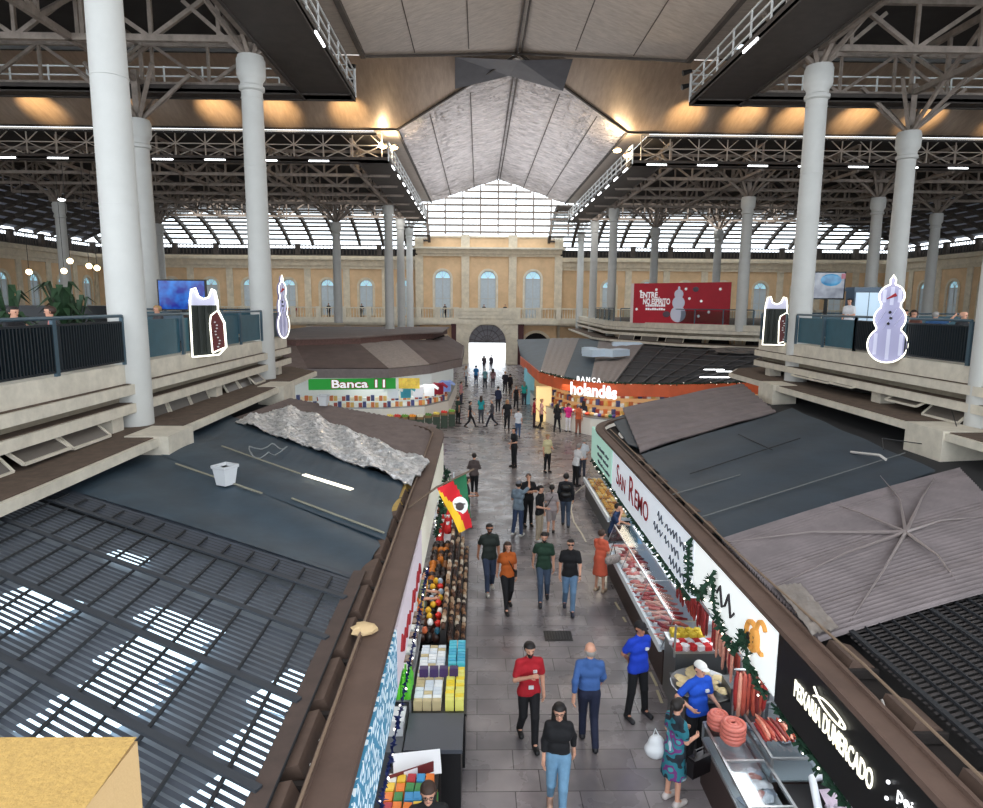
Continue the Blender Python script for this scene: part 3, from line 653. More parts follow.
for i, y in enumerate((16.0, 17.4)): awning(11.95, y, 1.3, (.8, 1.15)[i], -1, ('glossy','flat open')[i]+' awning window under the right balcony near the picture edge')
for i, y in enumerate((20.3, 21.7, 23.0)): awning(11.95, y, 1.2, (1.35, 1.3, 1.3)[i], -1, ordn[i]+' raised awning window under the right balcony before the column')
ang = math.atan2(55.5-48.4, 11.6-16.0)
for i in range(3): 
    u = (i+.6)/3.2; awning(11.3+(15.6-11.3)*u, 54.9-(54.9-48.2)*u, 1.7, .35, -1, ordn[i]+' grey awning window under the red banner balcony', ang+math.pi)

# ================================================================== RAILINGS
rail_m = C('blue_grey_rail', 70, 92, 104, rough=.4, metal=.3); slat_m = C('dark_slat', 20, 30, 36, rough=.45); panel_m = C('dark_teal_panel', 50, 90, 104, rough=.35, noise=.15, nscale=3)
def railing(label, p, q, slats=True, n=None, panelm=None, z=5.72):
    p = Vector((*p, z)); q = Vector((*q, z)); L = (q-p).length; d = (q-p)/L; t = thing('balcony_railing', label, 'railing', p); n = n or max(1, round(L/2.35))
    mb = MB(); mb.tube([(0, 0, 1.06), tuple(d*L+Vector((0, 0, 1.06)))], .035, 8); part(mb, 'handrail', rail_m, t, 40)
    for i in range(n+1): part(MB().beam(d*(L*i/n), d*(L*i/n)+Vector((0, 0, 1.04)), .06, .1), 'post', rail_m, t)
    mb = MB()
    for i in range(n):
        a = d*(L*i/n+.06); b = d*(L*(i+1)/n-.06); nn = Vector((d.y, -d.x, 0))*.02
        if slats:
            k = int((b-a).length/.085)
            for j in range(k+1): u = a+(b-a)*j/k; mb.beam(u+Vector((0, 0, .08)), u+Vector((0, 0, .93)), .045, .03)
            mb.beam(a+Vector((0, 0, .08)), b+Vector((0, 0, .08)), .04); mb.beam(a+Vector((0, 0, .93)), b+Vector((0, 0, .93)), .04)
    if slats: part(mb, 'slats', slat_m, t)
    mb = MB()
    for i in range(n):
        a = d*(L*i/n+.06)+Vector((d.y, -d.x, 0))*.05; b = d*(L*(i+1)/n-.06)+Vector((d.y, -d.x, 0))*.05
        mb.add([a+Vector((0, 0, .06)), b+Vector((0, 0, .06)), b+Vector((0, 0, .95)), a+Vector((0, 0, .95))], [(0, 1, 2, 3)])
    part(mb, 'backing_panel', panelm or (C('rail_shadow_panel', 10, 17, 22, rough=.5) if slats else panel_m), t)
    return t
railing('dark slatted railing in front of the diners, nearest on the left balcony', (-7.75, 14.6), (-7.75, 5.2), True)
railing('teal panelled railing behind the lit gift bag sign, left balcony', (-7.75, 23.9), (-7.75, 15.4), False, 4)
railing('short teal railing at the rounded end of the left balcony', (-7.75, 27.0), (-7.75, 24.7), False, 1)
railing('teal railing along the crossing side of the left balcony', (-20, 27.9), (-8.3, 27.9), False, 5)
railing('dark slatted railing in front of the pointing man, right balcony', (11.6, 15.4), (11.6, 20.2), True, 2)
railing('teal panelled railing between the snowman sign and the column, right balcony', (11.6, 20.2), (11.6, 24.0), False, 2)
railing('teal railing beside the right gift bag sign', (11.6, 24.8), (11.6, 27.0), False, 1)
railing('teal railing along the crossing side of the right balcony', (12.4, 28.2), (22, 29.8), False, 4)
glassp = clearglass('smoked_rail_glass', (.55, .6, .64), .9)
railing('glass railing in front of the red banner on the far balcony', (19., 45.6), (11.7, 54.6), False, 5, glassp)
railing('dark glass railing left of the red banner, behind two columns', (11.4, 56), (11.3, 64), False, 4, C('dark_rail_glass', 34, 48, 52, rough=.2))

# ================================================================== LIT CHRISTMAS SIGNS
neon = mat('neon_white_rope', (1, 1, .9), emit=1.9, ecol=(1, .97, .82)); lilac = C('lilac_acrylic', 168, 166, 200, rough=.4, emit=.12); lilac_l = C('pale_lilac_acrylic', 205, 205, 228, rough=.4, emit=.15)
gdark = C('grey_green_ribbon', 58, 64, 58, rough=.6); gdark2 = C('dark_green_ribbon', 34, 40, 36, rough=.6); wine = C('wine_tag', 92, 34, 34, rough=.5)
def outline(mb, pts, r=.024): mb.tube([(p[0], -.05, p[1]) for p in pts+[pts[0]]], r, 6)
def gift_sign(loc, rz, label, mirror=1):
    t = thing('gift_bag_sign', label, 'sign', loc, rz)
    out = [(-.42, 0), (.38, .02), (.62, .22), (.6, .9), (.42, 1.25), (.42, 1.5), (.36, 1.78), (.26, 1.82), (.16, 1.6), (.0, 1.55), (-.14, 1.62), (-.22, 1.84), (-.34, 1.8), (-.4, 1.5)]
    out = [(x*mirror, z) for x, z in out]
    body = [(-.42, 0), (.38, .02), (.42, 1.4), (-.4, 1.4)]
    part(MB().add([(x*mirror, 0, z) for x, z in body], [(0, 1, 2, 3)]).box(-.4, .4, .0, .05, 0, 1.4), 'bag', gdark, t)
    mb = MB()
    for k in range(4): mb.box(-.36+k*.2, -.28+k*.2, -.02, 0, .02, 1.38)
    part(mb, 'stripe', gdark2, t)
    part(MB().add([(x*mirror, -.01, z) for x, z in ((-.4, 1.38), (.42, 1.38), (.36, 1.78), (.26, 1.8), (.16, 1.58), (0, 1.53), (-.14, 1.6), (-.22, 1.8), (-.34, 1.78))], [tuple(range(9))]), 'bow', lilac_l, t)
    tg = part(MB().add([(x*mirror, -.045, z) for x, z in ((.2, .1), (.58, .24), (.56, .88), (.4, 1.2), (.2, 1.08), (.17, .9))], [tuple(range(6))]), 'tag', wine, t)
    lm = MB(); [lm.ball((( .3+.045*math.sin(k*1.3)+.012*k)*mirror, -.055, .92-.085*k), .028, 6, sc=(1.2, .2, .7)) for k in range(9)]; part(lm, 'lettering', white_metal, t)
    mb = MB(); outline(mb, out); outline(mb, [(x*mirror, z) for x, z in ((.18, .08), (.6, .22), (.58, .9), (.4, 1.24), (.19, 1.1), (.15, .9))], .022); part(mb, 'neon_outline', neon, t, 60)
def circ(cx, cz, r, a0, a1, n=12): return [(cx+r*math.cos((a0+(a1-a0)*i/n)*D2R), cz+r*math.sin((a0+(a1-a0)*i/n)*D2R)) for i in range(n+1)]
def snow_outline():
    R = circ(0, .48, .5, -90, 52, 12)+circ(0, 1.18, .39, -38, 52, 8)+circ(0, 1.8, .31, -40, 78, 8)
    R += [(.06, 2.14), (.07, 2.24), (0, 2.36)]
    return R+[(-x, z) for x, z in reversed(R[1:-1])]
def snow_sign(loc, rz, label, sx=1.):
    t = thing('snowman_sign', label, 'sign', loc, rz); O = snow_outline()
    part(MB().prism([(0, 0), (1, 0), (0, 1)], 0, .0001) if False else MB().add([(x*.96, 0, z) for x, z in O]+[(x*.96, .04, z) for x, z in O], [tuple(range(len(O))), tuple(range(2*len(O)-1, len(O)-1, -1))]), 'body', lilac, t)
    mb = MB()
    for cz, r, a in ((.48, .44, .0), (1.18, .33, .5), (1.8, .26, 0)):
        for k in (-2, 0, 2):
            o = k*.16*r/.45; hl = math.sqrt(max(.01, r*r-o*o))*.95; c, s_ = math.cos(a), math.sin(a)
            mb.beam((o*c-hl*s_, -.008, cz+o*s_+hl*c) if a == 0 else (o+hl*s_, -.008, cz+hl*c), (o*c+hl*s_, -.008, cz+o*s_-hl*c) if a == 0 else (o-hl*s_, -.008, cz-hl*c), .09, .01)
    part(mb, 'stripe', lilac_l, t)
    part(MB().ball((.02, -.03, 1.2), .04, 8).ball((-.01, -.03, 1.36), .04, 8).ball((-.03, -.03, 1.05), .04, 8), 'button', black, t, 60)
    part(MB().tube([(.1, -.03, 1.84), (-.12, -.04, 1.72)], [.05, .01], 8), 'nose', C('red_nose', 170, 40, 50), t, 60)
    mb = MB(); outline(mb, O, .019); part(mb, 'neon_outline', neon, t, 60)
gift_sign((-7.5, 18.3, 5.62), math.pi/2-.62, 'lit gift bag sign with white neon outline on the left balcony railing')
snow_sign((-7.5, 25.6, 5.75), math.pi/2-.15, 'lilac snowman sign seen edge-on beside the second left column')
snow_sign((11.3, 18.05, 5.58), -math.pi/2+.75, 'lilac snowman sign with glowing outline hung on the right balcony railing')
gift_sign((11.35, 25.2, 5.6), -math.pi/2+.8, 'lit gift bag sign on the right balcony railing beside the column', 1)

# ================================================================== RED BANNER
bp0 = Vector((16.6, 48.2, 0)); bp1 = Vector((11.9, 54.0, 0))
a0 = Vector(gy(731, 289, 47.9)); a1 = Vector(gy(634, 288, 52.8)); 
L = math.hypot(a0.x-a1.x, a0.y-a1.y); rz = math.atan2(a0.y-a1.y, a0.x-a1.x)
zt = 8.75
bt = thing('event_banner', 'large red banner with a snowman drawing standing behind the far balcony railing', 'banner', (a1.x, a1.y, 5.66), rz); Hb = zt-5.66
red = C('banner_red', 176, 22, 44, rough=.6, noise=.1, nscale=1); part(MB().box(0, L, 0, .08, 0, Hb), 'board', red, bt); part(MB().box(-.25, 0, .0, .3, 0, Hb), 'side_return', C('banner_side', 214, 200, 196), bt)
wt = C('banner_white', 245, 245, 248, emit=.15)
lettering('ENTRE', .62, bt, (L*.17, -.02, Hb*.70), (math.pi/2, 0, 0), wt, sx=.8, bold=.02, ext=.01); lettering('NO ESPÍRITO', .62, bt, (L*.255, -.02, Hb*.54), (math.pi/2, 0, 0), wt, sx=.62, bold=.02, ext=.01)
lm = MB()
for k in range(2):
    for j in range(9): lm.box(L*.14+j*L*.024, L*.14+j*L*.024+L*.019, -.03, 0, Hb*(.42-.09*k), Hb*(.46-.09*k)+(.05 if (j*7+k) % 3 else 0))
part(lm, 'lettering', wt, bt)
mb = MB()
for cz, r in ((.75, .62), (1.6, .5), (2.25, .36)): mb.ball((L*.49, -.02, cz), r, 18, sc=(1, .06, 1))
mb.ball((L*.49, -.02, 2.68), .1, 8, sc=(1, .3, 1.6))
part(mb, 'snowman_drawing', C('banner_snowman', 214, 216, 234), bt, 60)
part(MB().ball((L*.37, -.05, .72), .24, 10, sc=(1.3, .15, 1)).ball((L*.66, -.02, 2.6), .2, 8, sc=(1.2, .1, 1)), 'snowman_hat', C('banner_grey', 90, 74, 86), bt, 60)
mb = MB()
for (u, v) in ((.08, .8), (.25, .84), (.6, .62), (.72, .56), (.7, .2), (.9, .84), (.8, .3), (.04, .35), (.56, .85)): mb.ball((L*u, -.02, Hb*v), .11, 6, sc=(1, .2, 1))
part(mb, 'snowflake_marks', wt, bt, 60)

# ================================================================== TELEVISIONS, FRIDGE, PLANTS, TABLES
def tvmat(name, c1, c2, e):
    m = bpy.data.materials.new(name); m.use_nodes = True; nt = m.node_tree; N = nt.nodes; L_ = nt.links; b = N['Principled BSDF']
    tc = N.new('ShaderNodeTexCoord'); n = N.new('ShaderNodeTexNoise'); n.inputs['Scale'].default_value = 2.2; L_.new(tc.outputs['Object'], n.inputs[0])
    r = N.new('ShaderNodeValToRGB'); r.color_ramp.elements[0].position = .38; r.color_ramp.elements[1].position = .66; r.color_ramp.elements[0].color = (*c1, 1); r.color_ramp.elements[1].color = (*c2, 1)
    L_.new(n.outputs[0], r.inputs[0]); L_.new(r.outputs[0], b.inputs['Emission Color']); b.inputs['Emission Strength'].default_value = e; b.inputs['Base Color'].default_value = (0, 0, 0, 1); b.inputs['Roughness'].default_value = .2; return m
def tv(px0, py0, px1, py1, y, label, sm, rz=0.):
    p = gy(px0, py1, y); q = gy(px1, py0, y); cx = (p[0]+q[0])/2; w_ = q[0]-p[0]; h = q[2]-p[2]
    t = thing('television', label, 'television', (cx, y, p[2]), rz)
    part(MB().box(-w_/2-.05, w_/2+.05, 0, .1, -.05, h+.05), 'casing', black, t); part(MB().box(-w_/2, w_/2, -.01, 0, 0, h), 'screen', sm, t)
    part(MB().beam((0, .06, 0), (0, .06, 5.66-p[2]), .1).box(-.4, .4, -.2, .3, 5.66-p[2], 5.70-p[2]), 'stand', black, t); return t
tv(160, 281, 204, 309, 24, 'large television showing a blue screen on the left balcony', tvmat('tv_blue', (0, .01, .3), (.01, .22, .8), .9))
tvt = tv(811, 273, 845, 298, 26, 'television showing a grey street scene on the right balcony', tvmat('tv_grey', (.22, .24, .3), (.4, .44, .5), .8))
part(MB().ball((.1, -.015, .7), .3, 10, sc=(1.4, .06, .8)), 'car_picture', tvmat('tv_car', (.05, .2, .4), (.1, .4, .7), .8), tvt, 60); part(MB().box(.5, .66, -.02, -.01, .75, .95), 'logo_patch', tvmat('tv_red', (.5, .1, .15), (.6, .1, .2), .5), tvt)
fx, fy, fz = gy(868, 305, 25)
t = thing('display_fridge', 'upright glass-front display fridge on the right balcony behind the snowman sign', 'fridge', (fx, 25, 5.66))
part(MB().box(-.55, .55, 0, .6, 0, 2.1).box(-.58, .58, -.03, .62, 2.0, 2.15), 'cabinet', C('fridge_case', 70, 90, 108, rough=.4), t)
part(MB().box(-.5, -.02, -.03, 0, .15, 1.95).box(.02, .5, -.03, 0, .15, 1.95), 'door', C('fridge_door', 190, 214, 232, rough=.2, emit=.25), t)
def plant(px, py, y, s, label):
    x, _, z = gy(px, py, y); t = thing('potted_plant', label, 'plant', (x, y, 5.66))
    part(MB().lathe([(.22*s, 0), (.3*s, .5*s), (.26*s, .52*s)], n=14), 'pot', C('planter_dark', 36, 46, 50), t, 40)
    mb = MB()
    for i in range(26):
        a = random.random()*6.28; r = (.35+random.random()*.5)*s; h = .5*s+random.random()*1.0*s; w_ = .07*s
        p0 = Vector((0, 0, .5*s)); p1 = Vector((math.cos(a)*r*.5, math.sin(a)*r*.5, h+.15*s)); p2 = Vector((math.cos(a)*r, math.sin(a)*r, h-.1*s)); n = Vector((-math.sin(a), math.cos(a), 0))*w_
        mb.add([p0-n*.3, p0+n*.3, p1+n, p1-n, p2], [(0, 1, 2, 3), (3, 2, 4)])
    part(mb, 'leaves', C('plant_green', 44, 74, 46, rough=.6, noise=.3), t)
plant(8, 300, 17.5, 1.15, 'palm-like potted plant at the left picture edge on the left balcony'); plant(62, 300, 20, 1.3, 'bushy potted plant in a dark planter on the left balcony'); plant(77, 300, 21.5, 1.0, 'smaller potted plant right of the bushy one on the left balcony')
tbl_m = C('table_white', 205, 208, 210, rough=.4)
def cafe_table(x, y, label):
    t = thing('cafe_table', label, 'table', (x, y, 5.66)); part(MB().box(-.45, .45, -.4, .4, .72, .76), 'tabletop', tbl_m, t); part(MB().tube([(0, 0, .03), (0, 0, .72)], .035, 8).box(-.25, .25, -.25, .25, 0, .03), 'pedestal', black, t)
def cafe_chair(x, y, rz, label, col='dark_chair'):
    t = thing('cafe_chair', label, 'chair', (x, y, 5.66), rz); m = C('dark_chair', 22, 24, 28, rough=.6) if col == 'dark_chair' else C('red_chair', 150, 30, 36, rough=.5)
    part(MB().box(-.21, .21, -.21, .21, .43, .47), 'seat', m, t); part(MB().box(-.21, .21, -.23, -.19, .5, .92), 'backrest', m, t)
    for sx in (-1, 1):
        for sy in (-1, 1): part(MB().beam((sx*.18, sy*.18, 0), (sx*.18, sy*.18, .43), .035), 'leg', m, t)
cafe_table(-9.6, 13.2, 'white cafe table behind the slatted left railing'); cafe_table(-10.4, 18.4, 'white cafe table behind the left gift bag sign')
cafe_table(13.7, 18.6, 'white cafe table beside the pointing man'); cafe_table(13.9, 20.9, 'white cafe table behind the right snowman sign')
for (x, y, l) in ((-22.1, 78.0, 'left one of two red chairs on the far left gallery'), (-21.2, 78.0, 'right one of two red chairs on the far left gallery')):
    cafe_chair(x, y-.3, 0, l, 'red'); COL.objects[-1]
# cafe lamps glowing at far left
for i, (px, py) in enumerate(((29, 272), (64, 271), (70, 261), (89, 266), (97, 268))):
    x, y, z = gy(px, py, 40); t = thing('pendant_lamp', '%s small glowing pendant lamp from the left over the left balcony cafe' % ordn[i], 'lamp', (x, y, z))
    part(MB().ball((0, 0, 0), .16, 10), 'bulb', warm_m, t, 60); part(MB().beam((0, 0, .1), (0, 0, 5.5), .02), 'cord', black, t)
# low dark partitions behind diners
single(MB().box(-2.6, 2.6, -.04, .04, 0, 1.25).box(-2.6, 2.6, -.06, .06, 1.2, 1.28), 'low_partition', C('partition_dark', 28, 30, 34, rough=.5), 'dark low partition behind the diners on the left balcony', 'partition', (-14.0, 22.2, 5.66))
single(MB().box(-1.1, 1.1, -.04, .04, 0, 1.45), 'low_partition', C('partition_blue', 92, 112, 128, rough=.5), 'pale blue partition panel right of the blue television', 'partition', (-10.4, 24.5, 5.3), 0)
# ================================================================== NEAR STALL ROOFS
LS = lambda px, py: gslope(px, py, 3.5, -1.5, -.085)     # left roof rises away from the aisle
RSP = lambda px, py: gslope(px, py, 3.5, 4.0, .07)       # right roof
def bil(c, u, v):
    a, b, d, e = [Vector(p) for p in c]   # c: near-left, near-right, far-right, far-left
    return (a*(1-u)+b*u)*(1-v)+(e*(1-u)+d*u)*v
def sheet(name, label, cat, corners, nu, nv, fz, m, lift=0., thick=.03, smooth=70):
    def fn(u, v):
        p = bil(corners, u, v); return (p.x, p.y, p.z+lift+fz(u, v, p))
    o = Vector(corners[0]); mb = MB(); mb.grid(lambda u, v: tuple(Vector(fn(u, v))-o), nu, nv, double=thick)
    return single(mb, name, m, label, cat, tuple(o), smooth=smooth)
memb = C('slate_membrane', 50, 66, 78, rough=.55, noise=.32, nscale=1.1, bump=.2, bscale=3); memb2 = C('black_membrane', 42, 55, 66, rough=.6, noise=.3, nscale=.9, bump=.2, bscale=3)
brown_sheet = C('brown_fibre_sheet', 112, 98, 94, rough=.85, noise=.25, nscale=3); grey_sheet = C('grey_fibre_sheet', 118, 108, 108, rough=.8, noise=.22, nscale=2)
silver = mat('crumpled_silver_foil', (.80, .81, .84), rough=.28, metal=.6, noise=.5, nscale=7, bump=1., bscale=6, bdist=.12)
def wav(f, a): return lambda u, v, p: a*math.sin(u*f)
gut = C('brown_gutter', 92, 72, 62, rough=.7, noise=.2, nscale=2.5); gut_d = C('dark_brown_trough', 34, 27, 24, rough=.85, noise=.3, nscale=3); rust = C('rusty_bracket', 84, 66, 56, rough=.8, noise=.25, nscale=4)
# left: foil, brown sheet, membranes, slatted panels
cL = lambda *p: [LS(*q) for q in p]
sheet('stall_roof_sheet', 'brown-grey fibre roofing sheet at the far rounded end of the left stall roof', 'roof sheet', cL((228, 420), (412, 480), (437, 425), (290, 398)), 60, 20, wav(170, .02), brown_sheet, .0)
random.seed(3)
sheet('foil_sheet', 'crumpled silver foil sheeting draped over the left stall roof', 'foil', cL((234, 425), (411, 490), (430, 468), (292, 410)), 70, 50, lambda u, v, p: .05+.07*abs(math.sin(u*13+v*5))**3+.05*abs(math.sin(v*7-u*9))**4+.05*random.random(), silver, .02, .02, 30)
sheet('roof_membrane', 'dark slate membrane below the foil sheeting on the left stall roof', 'roof membrane', cL((140, 448), (385, 542), (404, 484), (225, 415)), 60, 30, lambda u, v, p: .012*math.sin(u*150)*(v > .3)+.03*math.sin(v*9), memb, .03)
sheet('roof_membrane', 'blue-grey membrane strip with the white bin on it, left stall roof', 'roof membrane', cL((60, 487), (356, 580), (385, 541), (150, 447)), 60, 16, lambda u, v, p: .03*math.sin(v*7+u*3), memb, .0)
# translucent strips glowing along membrane seams
for i, (a, b, wd) in enumerate((((304, 478), (352, 493), .1), ((176, 467), (262, 497), .035), ((222, 449), (300, 477), .03), ((292, 502), (384, 537), .03))):
    p, q = Vector(LS(*a)), Vector(LS(*b)); single(MB().beam((0, 0, .07), q-p+Vector((0, 0, .07)), wd, .02), 'seam_light_strip', mat('seam_glow', (1, .95, .8), emit=(1.3), ecol=(1, .93, .75)) if i == 0 else C('seam_cream', 140, 138, 122), ('bright glowing gap in the dark membrane, left roof', 'cream seam beside the white bin on the left roof', 'upper pale seam with a bright spot on the left roof', 'pale seam near the yellow brackets on the left roof')[i], 'seam', tuple(p))
under = C('pale_ceiling_below_slats', 130, 138, 146, rough=.6, noise=.35, nscale=.9, emit=.16)  # weak emission stands in for light between the slats
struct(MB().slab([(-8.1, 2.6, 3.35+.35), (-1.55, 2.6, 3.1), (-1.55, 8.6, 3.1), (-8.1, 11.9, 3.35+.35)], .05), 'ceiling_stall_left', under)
gut_d0 = C('edge_plate_brown', 74, 60, 54, rough=.8, noise=.25)
seams = [(LS(-260, 560), LS(262, 808)), (LS(-120, 620), LS(262, 808))]
# seam lines in plan: y = s - .62*(x+1.55)
slat_dark = C('sooty_slats', 62, 68, 78, rough=.6, noise=.35, nscale=2); rib_dark = C('dark_roof_rib', 30, 32, 36, rough=.7, noise=.2)
bandS = [2.4, 3.4, 4.4, 5.5, 6.62, 7.6, 8.45]; xs0, xs1 = -8.0, -1.6
zr = lambda x: 3.5-.085*(x+1.5)
kk = .50
for i in range(len(bandS)-1):
    s0, s1 = bandS[i], bandS[i+1]; t = thing('slatted_roof_panel', '%s band of sooty slats across the left stall roof, counted from the camera' % ordn[i], 'roof panel', (xs1, s0, 3.5))
    mb = MB(); pitch = .088; n = int((s1-s0-.12)/pitch)
    for j in range(n):
        y = s0+.1+j*pitch; w_ = pitch*(.62 if i < 5 else .85)
        nseg = 6
        for k in range(nseg):
            xa = xs0+(xs1-xs0)*k/nseg; xb = xs0+(xs1-xs0)*(k+1)/nseg; sag = lambda x: -.05*math.sin((x-xs0)/(xs1-xs0)*math.pi*6)
            za, zb_ = zr(xa)+sag(xa), zr(xb)+sag(xb); ya, yb = y-kk*(xa-xs1), y-kk*(xb-xs1)
            mb.add([(xa-xs1, ya-s0, za-3.5), (xb-xs1, yb-s0, zb_-3.5), (xb-xs1, yb-s0+w_, zb_-3.5), (xa-xs1, ya-s0+w_, za-3.5)], [(0, 1, 2, 3)])
    tag(part(mb, 'slats', slat_dark, t), kind=None)
    mb = MB()
    for k in range(8):
        x = xs0+(xs1-xs0)*(k+.5)/8+.1; mb.beam((x-xs1, -kk*(x-xs1), zr(x)-3.47), (x-xs1, s1-s0-kk*(x-xs1)-(.4 if i == len(bandS)-2 else 0), zr(x)-3.47), .03, .02)
        mb.beam((x-xs1+.4, -kk*(x-xs1+.4), zr(x)-3.50), (x-xs1+.4, s1-s0-kk*(x-xs1+.4)-(.4 if i == len(bandS)-2 else 0), zr(x)-3.50), .02, .03)
    part(mb, 'ribs', rib_dark, t)
    part(MB().box(-.06, .1, 0, s1-s0, .03, .05), 'edge_plate', gut_d0, t)
    mb = MB(); mb.beam((xs0-xs1, -kk*(xs0-xs1), zr(xs0)-3.44), (0, 0, .06), .07, .03); part(mb, 'seam_bar', C('seam_bar_grey', 50, 54, 60, rough=.6), t)
# light panels shining through the slats
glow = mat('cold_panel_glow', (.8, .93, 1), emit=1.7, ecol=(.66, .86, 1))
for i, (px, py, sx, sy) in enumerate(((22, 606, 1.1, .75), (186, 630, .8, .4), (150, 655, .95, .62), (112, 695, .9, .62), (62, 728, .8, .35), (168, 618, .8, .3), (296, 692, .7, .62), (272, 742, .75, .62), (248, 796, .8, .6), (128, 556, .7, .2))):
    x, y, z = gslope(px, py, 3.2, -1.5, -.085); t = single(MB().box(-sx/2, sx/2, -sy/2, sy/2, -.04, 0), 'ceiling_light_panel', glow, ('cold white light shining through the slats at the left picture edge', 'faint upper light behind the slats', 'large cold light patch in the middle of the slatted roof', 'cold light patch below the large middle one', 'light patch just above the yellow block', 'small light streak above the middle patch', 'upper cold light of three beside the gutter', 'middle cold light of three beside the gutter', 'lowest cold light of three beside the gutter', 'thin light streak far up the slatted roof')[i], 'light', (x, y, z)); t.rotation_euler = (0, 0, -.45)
def gutter(x0, x1, y0, y1, zt, side):
    pass
# gutters: flat brown top, upstand, trough and brackets (rounded far ends)
def arc(cx, cy, r, a0, a1, n=8): return [(cx+r*math.cos((a0+(a1-a0)*i/n)*D2R), cy+r*math.sin((a0+(a1-a0)*i/n)*D2R)) for i in range(n+1)]
def ribbon(mb, line, d0, d1, z0, z1, mi=0):   # sweep box between offsets d0..d1 on the right side of travel
    P = [Vector((p[0], p[1], 0)) for p in line]; N_ = []
    for i in range(len(P)):
        d = (P[min(i+1, len(P)-1)]-P[max(i-1, 0)]).normalized(); N_.append(Vector((d.y, -d.x, 0)))
    for i in range(len(P)-1):
        q = []
        for p, n_ in ((P[i], N_[i]), (P[i+1], N_[i+1])): q += [p+n_*d0+Vector((0, 0, z0)), p+n_*d1+Vector((0, 0, z0)), p+n_*d1+Vector((0, 0, z1)), p+n_*d0+Vector((0, 0, z1))]
        mb.add(q, [(0, 1, 2, 3), (7, 6, 5, 4), (0, 4, 5, 1), (1, 5, 6, 2), (2, 6, 7, 3), (3, 7, 4, 0)], mi)
LG = [(-.95, 2.2), (-.95, 18.0)]+arc(-2.75, 18.0, 1.8, 0, 75, 8)+[(-6.2, 21.2), (-8.5, 23.0)]    # outer edge, travel +y : right side = aisle
RG = [(3.42, 2.2), (3.42, 18.6)]+arc(6.2, 18.6, 2.78, 180, 100, 8)+[(8.5, 22.3), (10.6, 23.5)]    # outward is on the left side of travel
t = thing('roof_gutter', 'brown sheet-metal gutter along the left stall roof edge', 'gutter', (0, 0, 0))
mb = MB(); ribbon(mb, LG, -.36, -.021, 3.44, 3.5); ribbon(mb, LG, -.02, 0, 3.4, 3.5); ribbon(mb, LG, -.34, -.30, 3.5, 3.54); part(mb, 'top_plate', gut, t)
mb = MB(); ribbon(mb, LG, -.78, -.34, 3.30, 3.34); part(mb, 'trough', gut_d, t)
mb = MB(); mb.tube([(-1.27, 2.2, 3.56), (-1.27, 9, 3.55), (-1.25, 18, 3.56)], .014, 6); part(mb, 'cable', C('cable_tan', 122, 102, 84, rough=.7), t)
t = thing('roof_gutter', 'brown sheet-metal gutter along the right stall roof edge', 'gutter', (0, 0, 0))
mb = MB(); ribbon(mb, RG, .021, .26, 3.45, 3.5); ribbon(mb, RG, 0, .02, 3.43, 3.5); ribbon(mb, RG, .22, .26, 3.5, 3.54); part(mb, 'top_plate', gut, t)
mb = MB(); ribbon(mb, RG, .25, .66, 3.30, 3.34); part(mb, 'trough', gut_d, t)
mb = MB(); mb.tube([(3.8, 2.2, 3.57), (3.82, 6, 3.6), (3.76, 9, 3.56), (3.78, 18.5, 3.57)], .015, 6); part(mb, 'cable', C('cable_tan', 122, 102, 84, rough=.7), t)
ylw = C('yellowed_bracket', 176, 146, 78, rough=.7, noise=.2)
def bracket(x, y, side, m, label, group=None):
    t = thing('gutter_bracket', label, 'bracket', (x, y, 3.355), group=group)
    part(MB().add([(-.2, -.36, .0), (.16, -.36, .05), (.16, .36, .05), (-.2, .36, .0), (-.2, -.36, .1), (.1, -.36, .17), (.1, .36, .17), (-.2, .36, .1)], [(4, 5, 6, 7), (0, 1, 5, 4), (1, 2, 6, 5), (2, 3, 7, 6), (3, 0, 4, 7)]), 'plate', m, t)
    part(MB().box(-.22, .4, .38, .44, 0, .1), 'rib', gut_d if m != ylw else rust, t); return t
for i in range(11):
    y = 3.3+i*.88
    bracket(-1.5, y, -1, rust, 'brown bracket plate across the left gutter trough', 'brown brackets along the left gutter')
for i, y in enumerate((11.5, 12.3, 13.0, 13.7)): bracket(-1.52, y, -1, ylw, '%s yellowed bracket of the left gutter beside the flagpole, counted from the camera' % ordn[i])
for i in range(13):
    b = bracket(3.9, 3.4+i*1.0, 1, rust, 'brown bracket plate across the right gutter trough', 'brown brackets along the right gutter'); b.rotation_euler = (0, 0, math.pi); b.scale = (.8, .62, 1)
# yellowish seam bar where the gutter is joined, rag and loose wires
single(MB().ball((0, 0, .06), .12, 8, sc=(1.3, 1, .5), wob=.5), 'crumpled_rag', C('rag_cream', 200, 172, 130), 'crumpled cream rag lying in the left gutter', 'rag', LS(363, 634))
def wire(label, pts, r=.012, m=None): p0 = Vector(pts[0]); single(MB().tube([Vector(p)-p0 for p in pts], r, 5), 'loose_wire', m or C('cable_white', 190, 186, 180), label, 'wire', tuple(p0))
wire('white wire loop hanging in the left gutter', [LS(320, 740), LS(325, 752), LS(318, 762), LS(310, 765)])
wire('tangled pale wire on the right gutter', [RSP(882, 700), RSP(886, 712), RSP(881, 722), RSP(890, 728), RSP(884, 716)])
wire('thin pale rod standing on the black membrane of the right roof', [RSP(851, 452), (RSP(851, 452)[0]+.1, RSP(851, 452)[1]-.9, 3.95), (RSP(851, 452)[0]+.12, RSP(851, 452)[1]-1.1, 3.9)], .03)
wire('thin black wires hanging across the right column base', [(11.5, 15.6, 4.6), (11.0, 14.6, 4.2), (10.6, 14.9, 3.9), (9.6, 15.2, 4.0), (8.9, 14.0, 4.0)], .012, black)
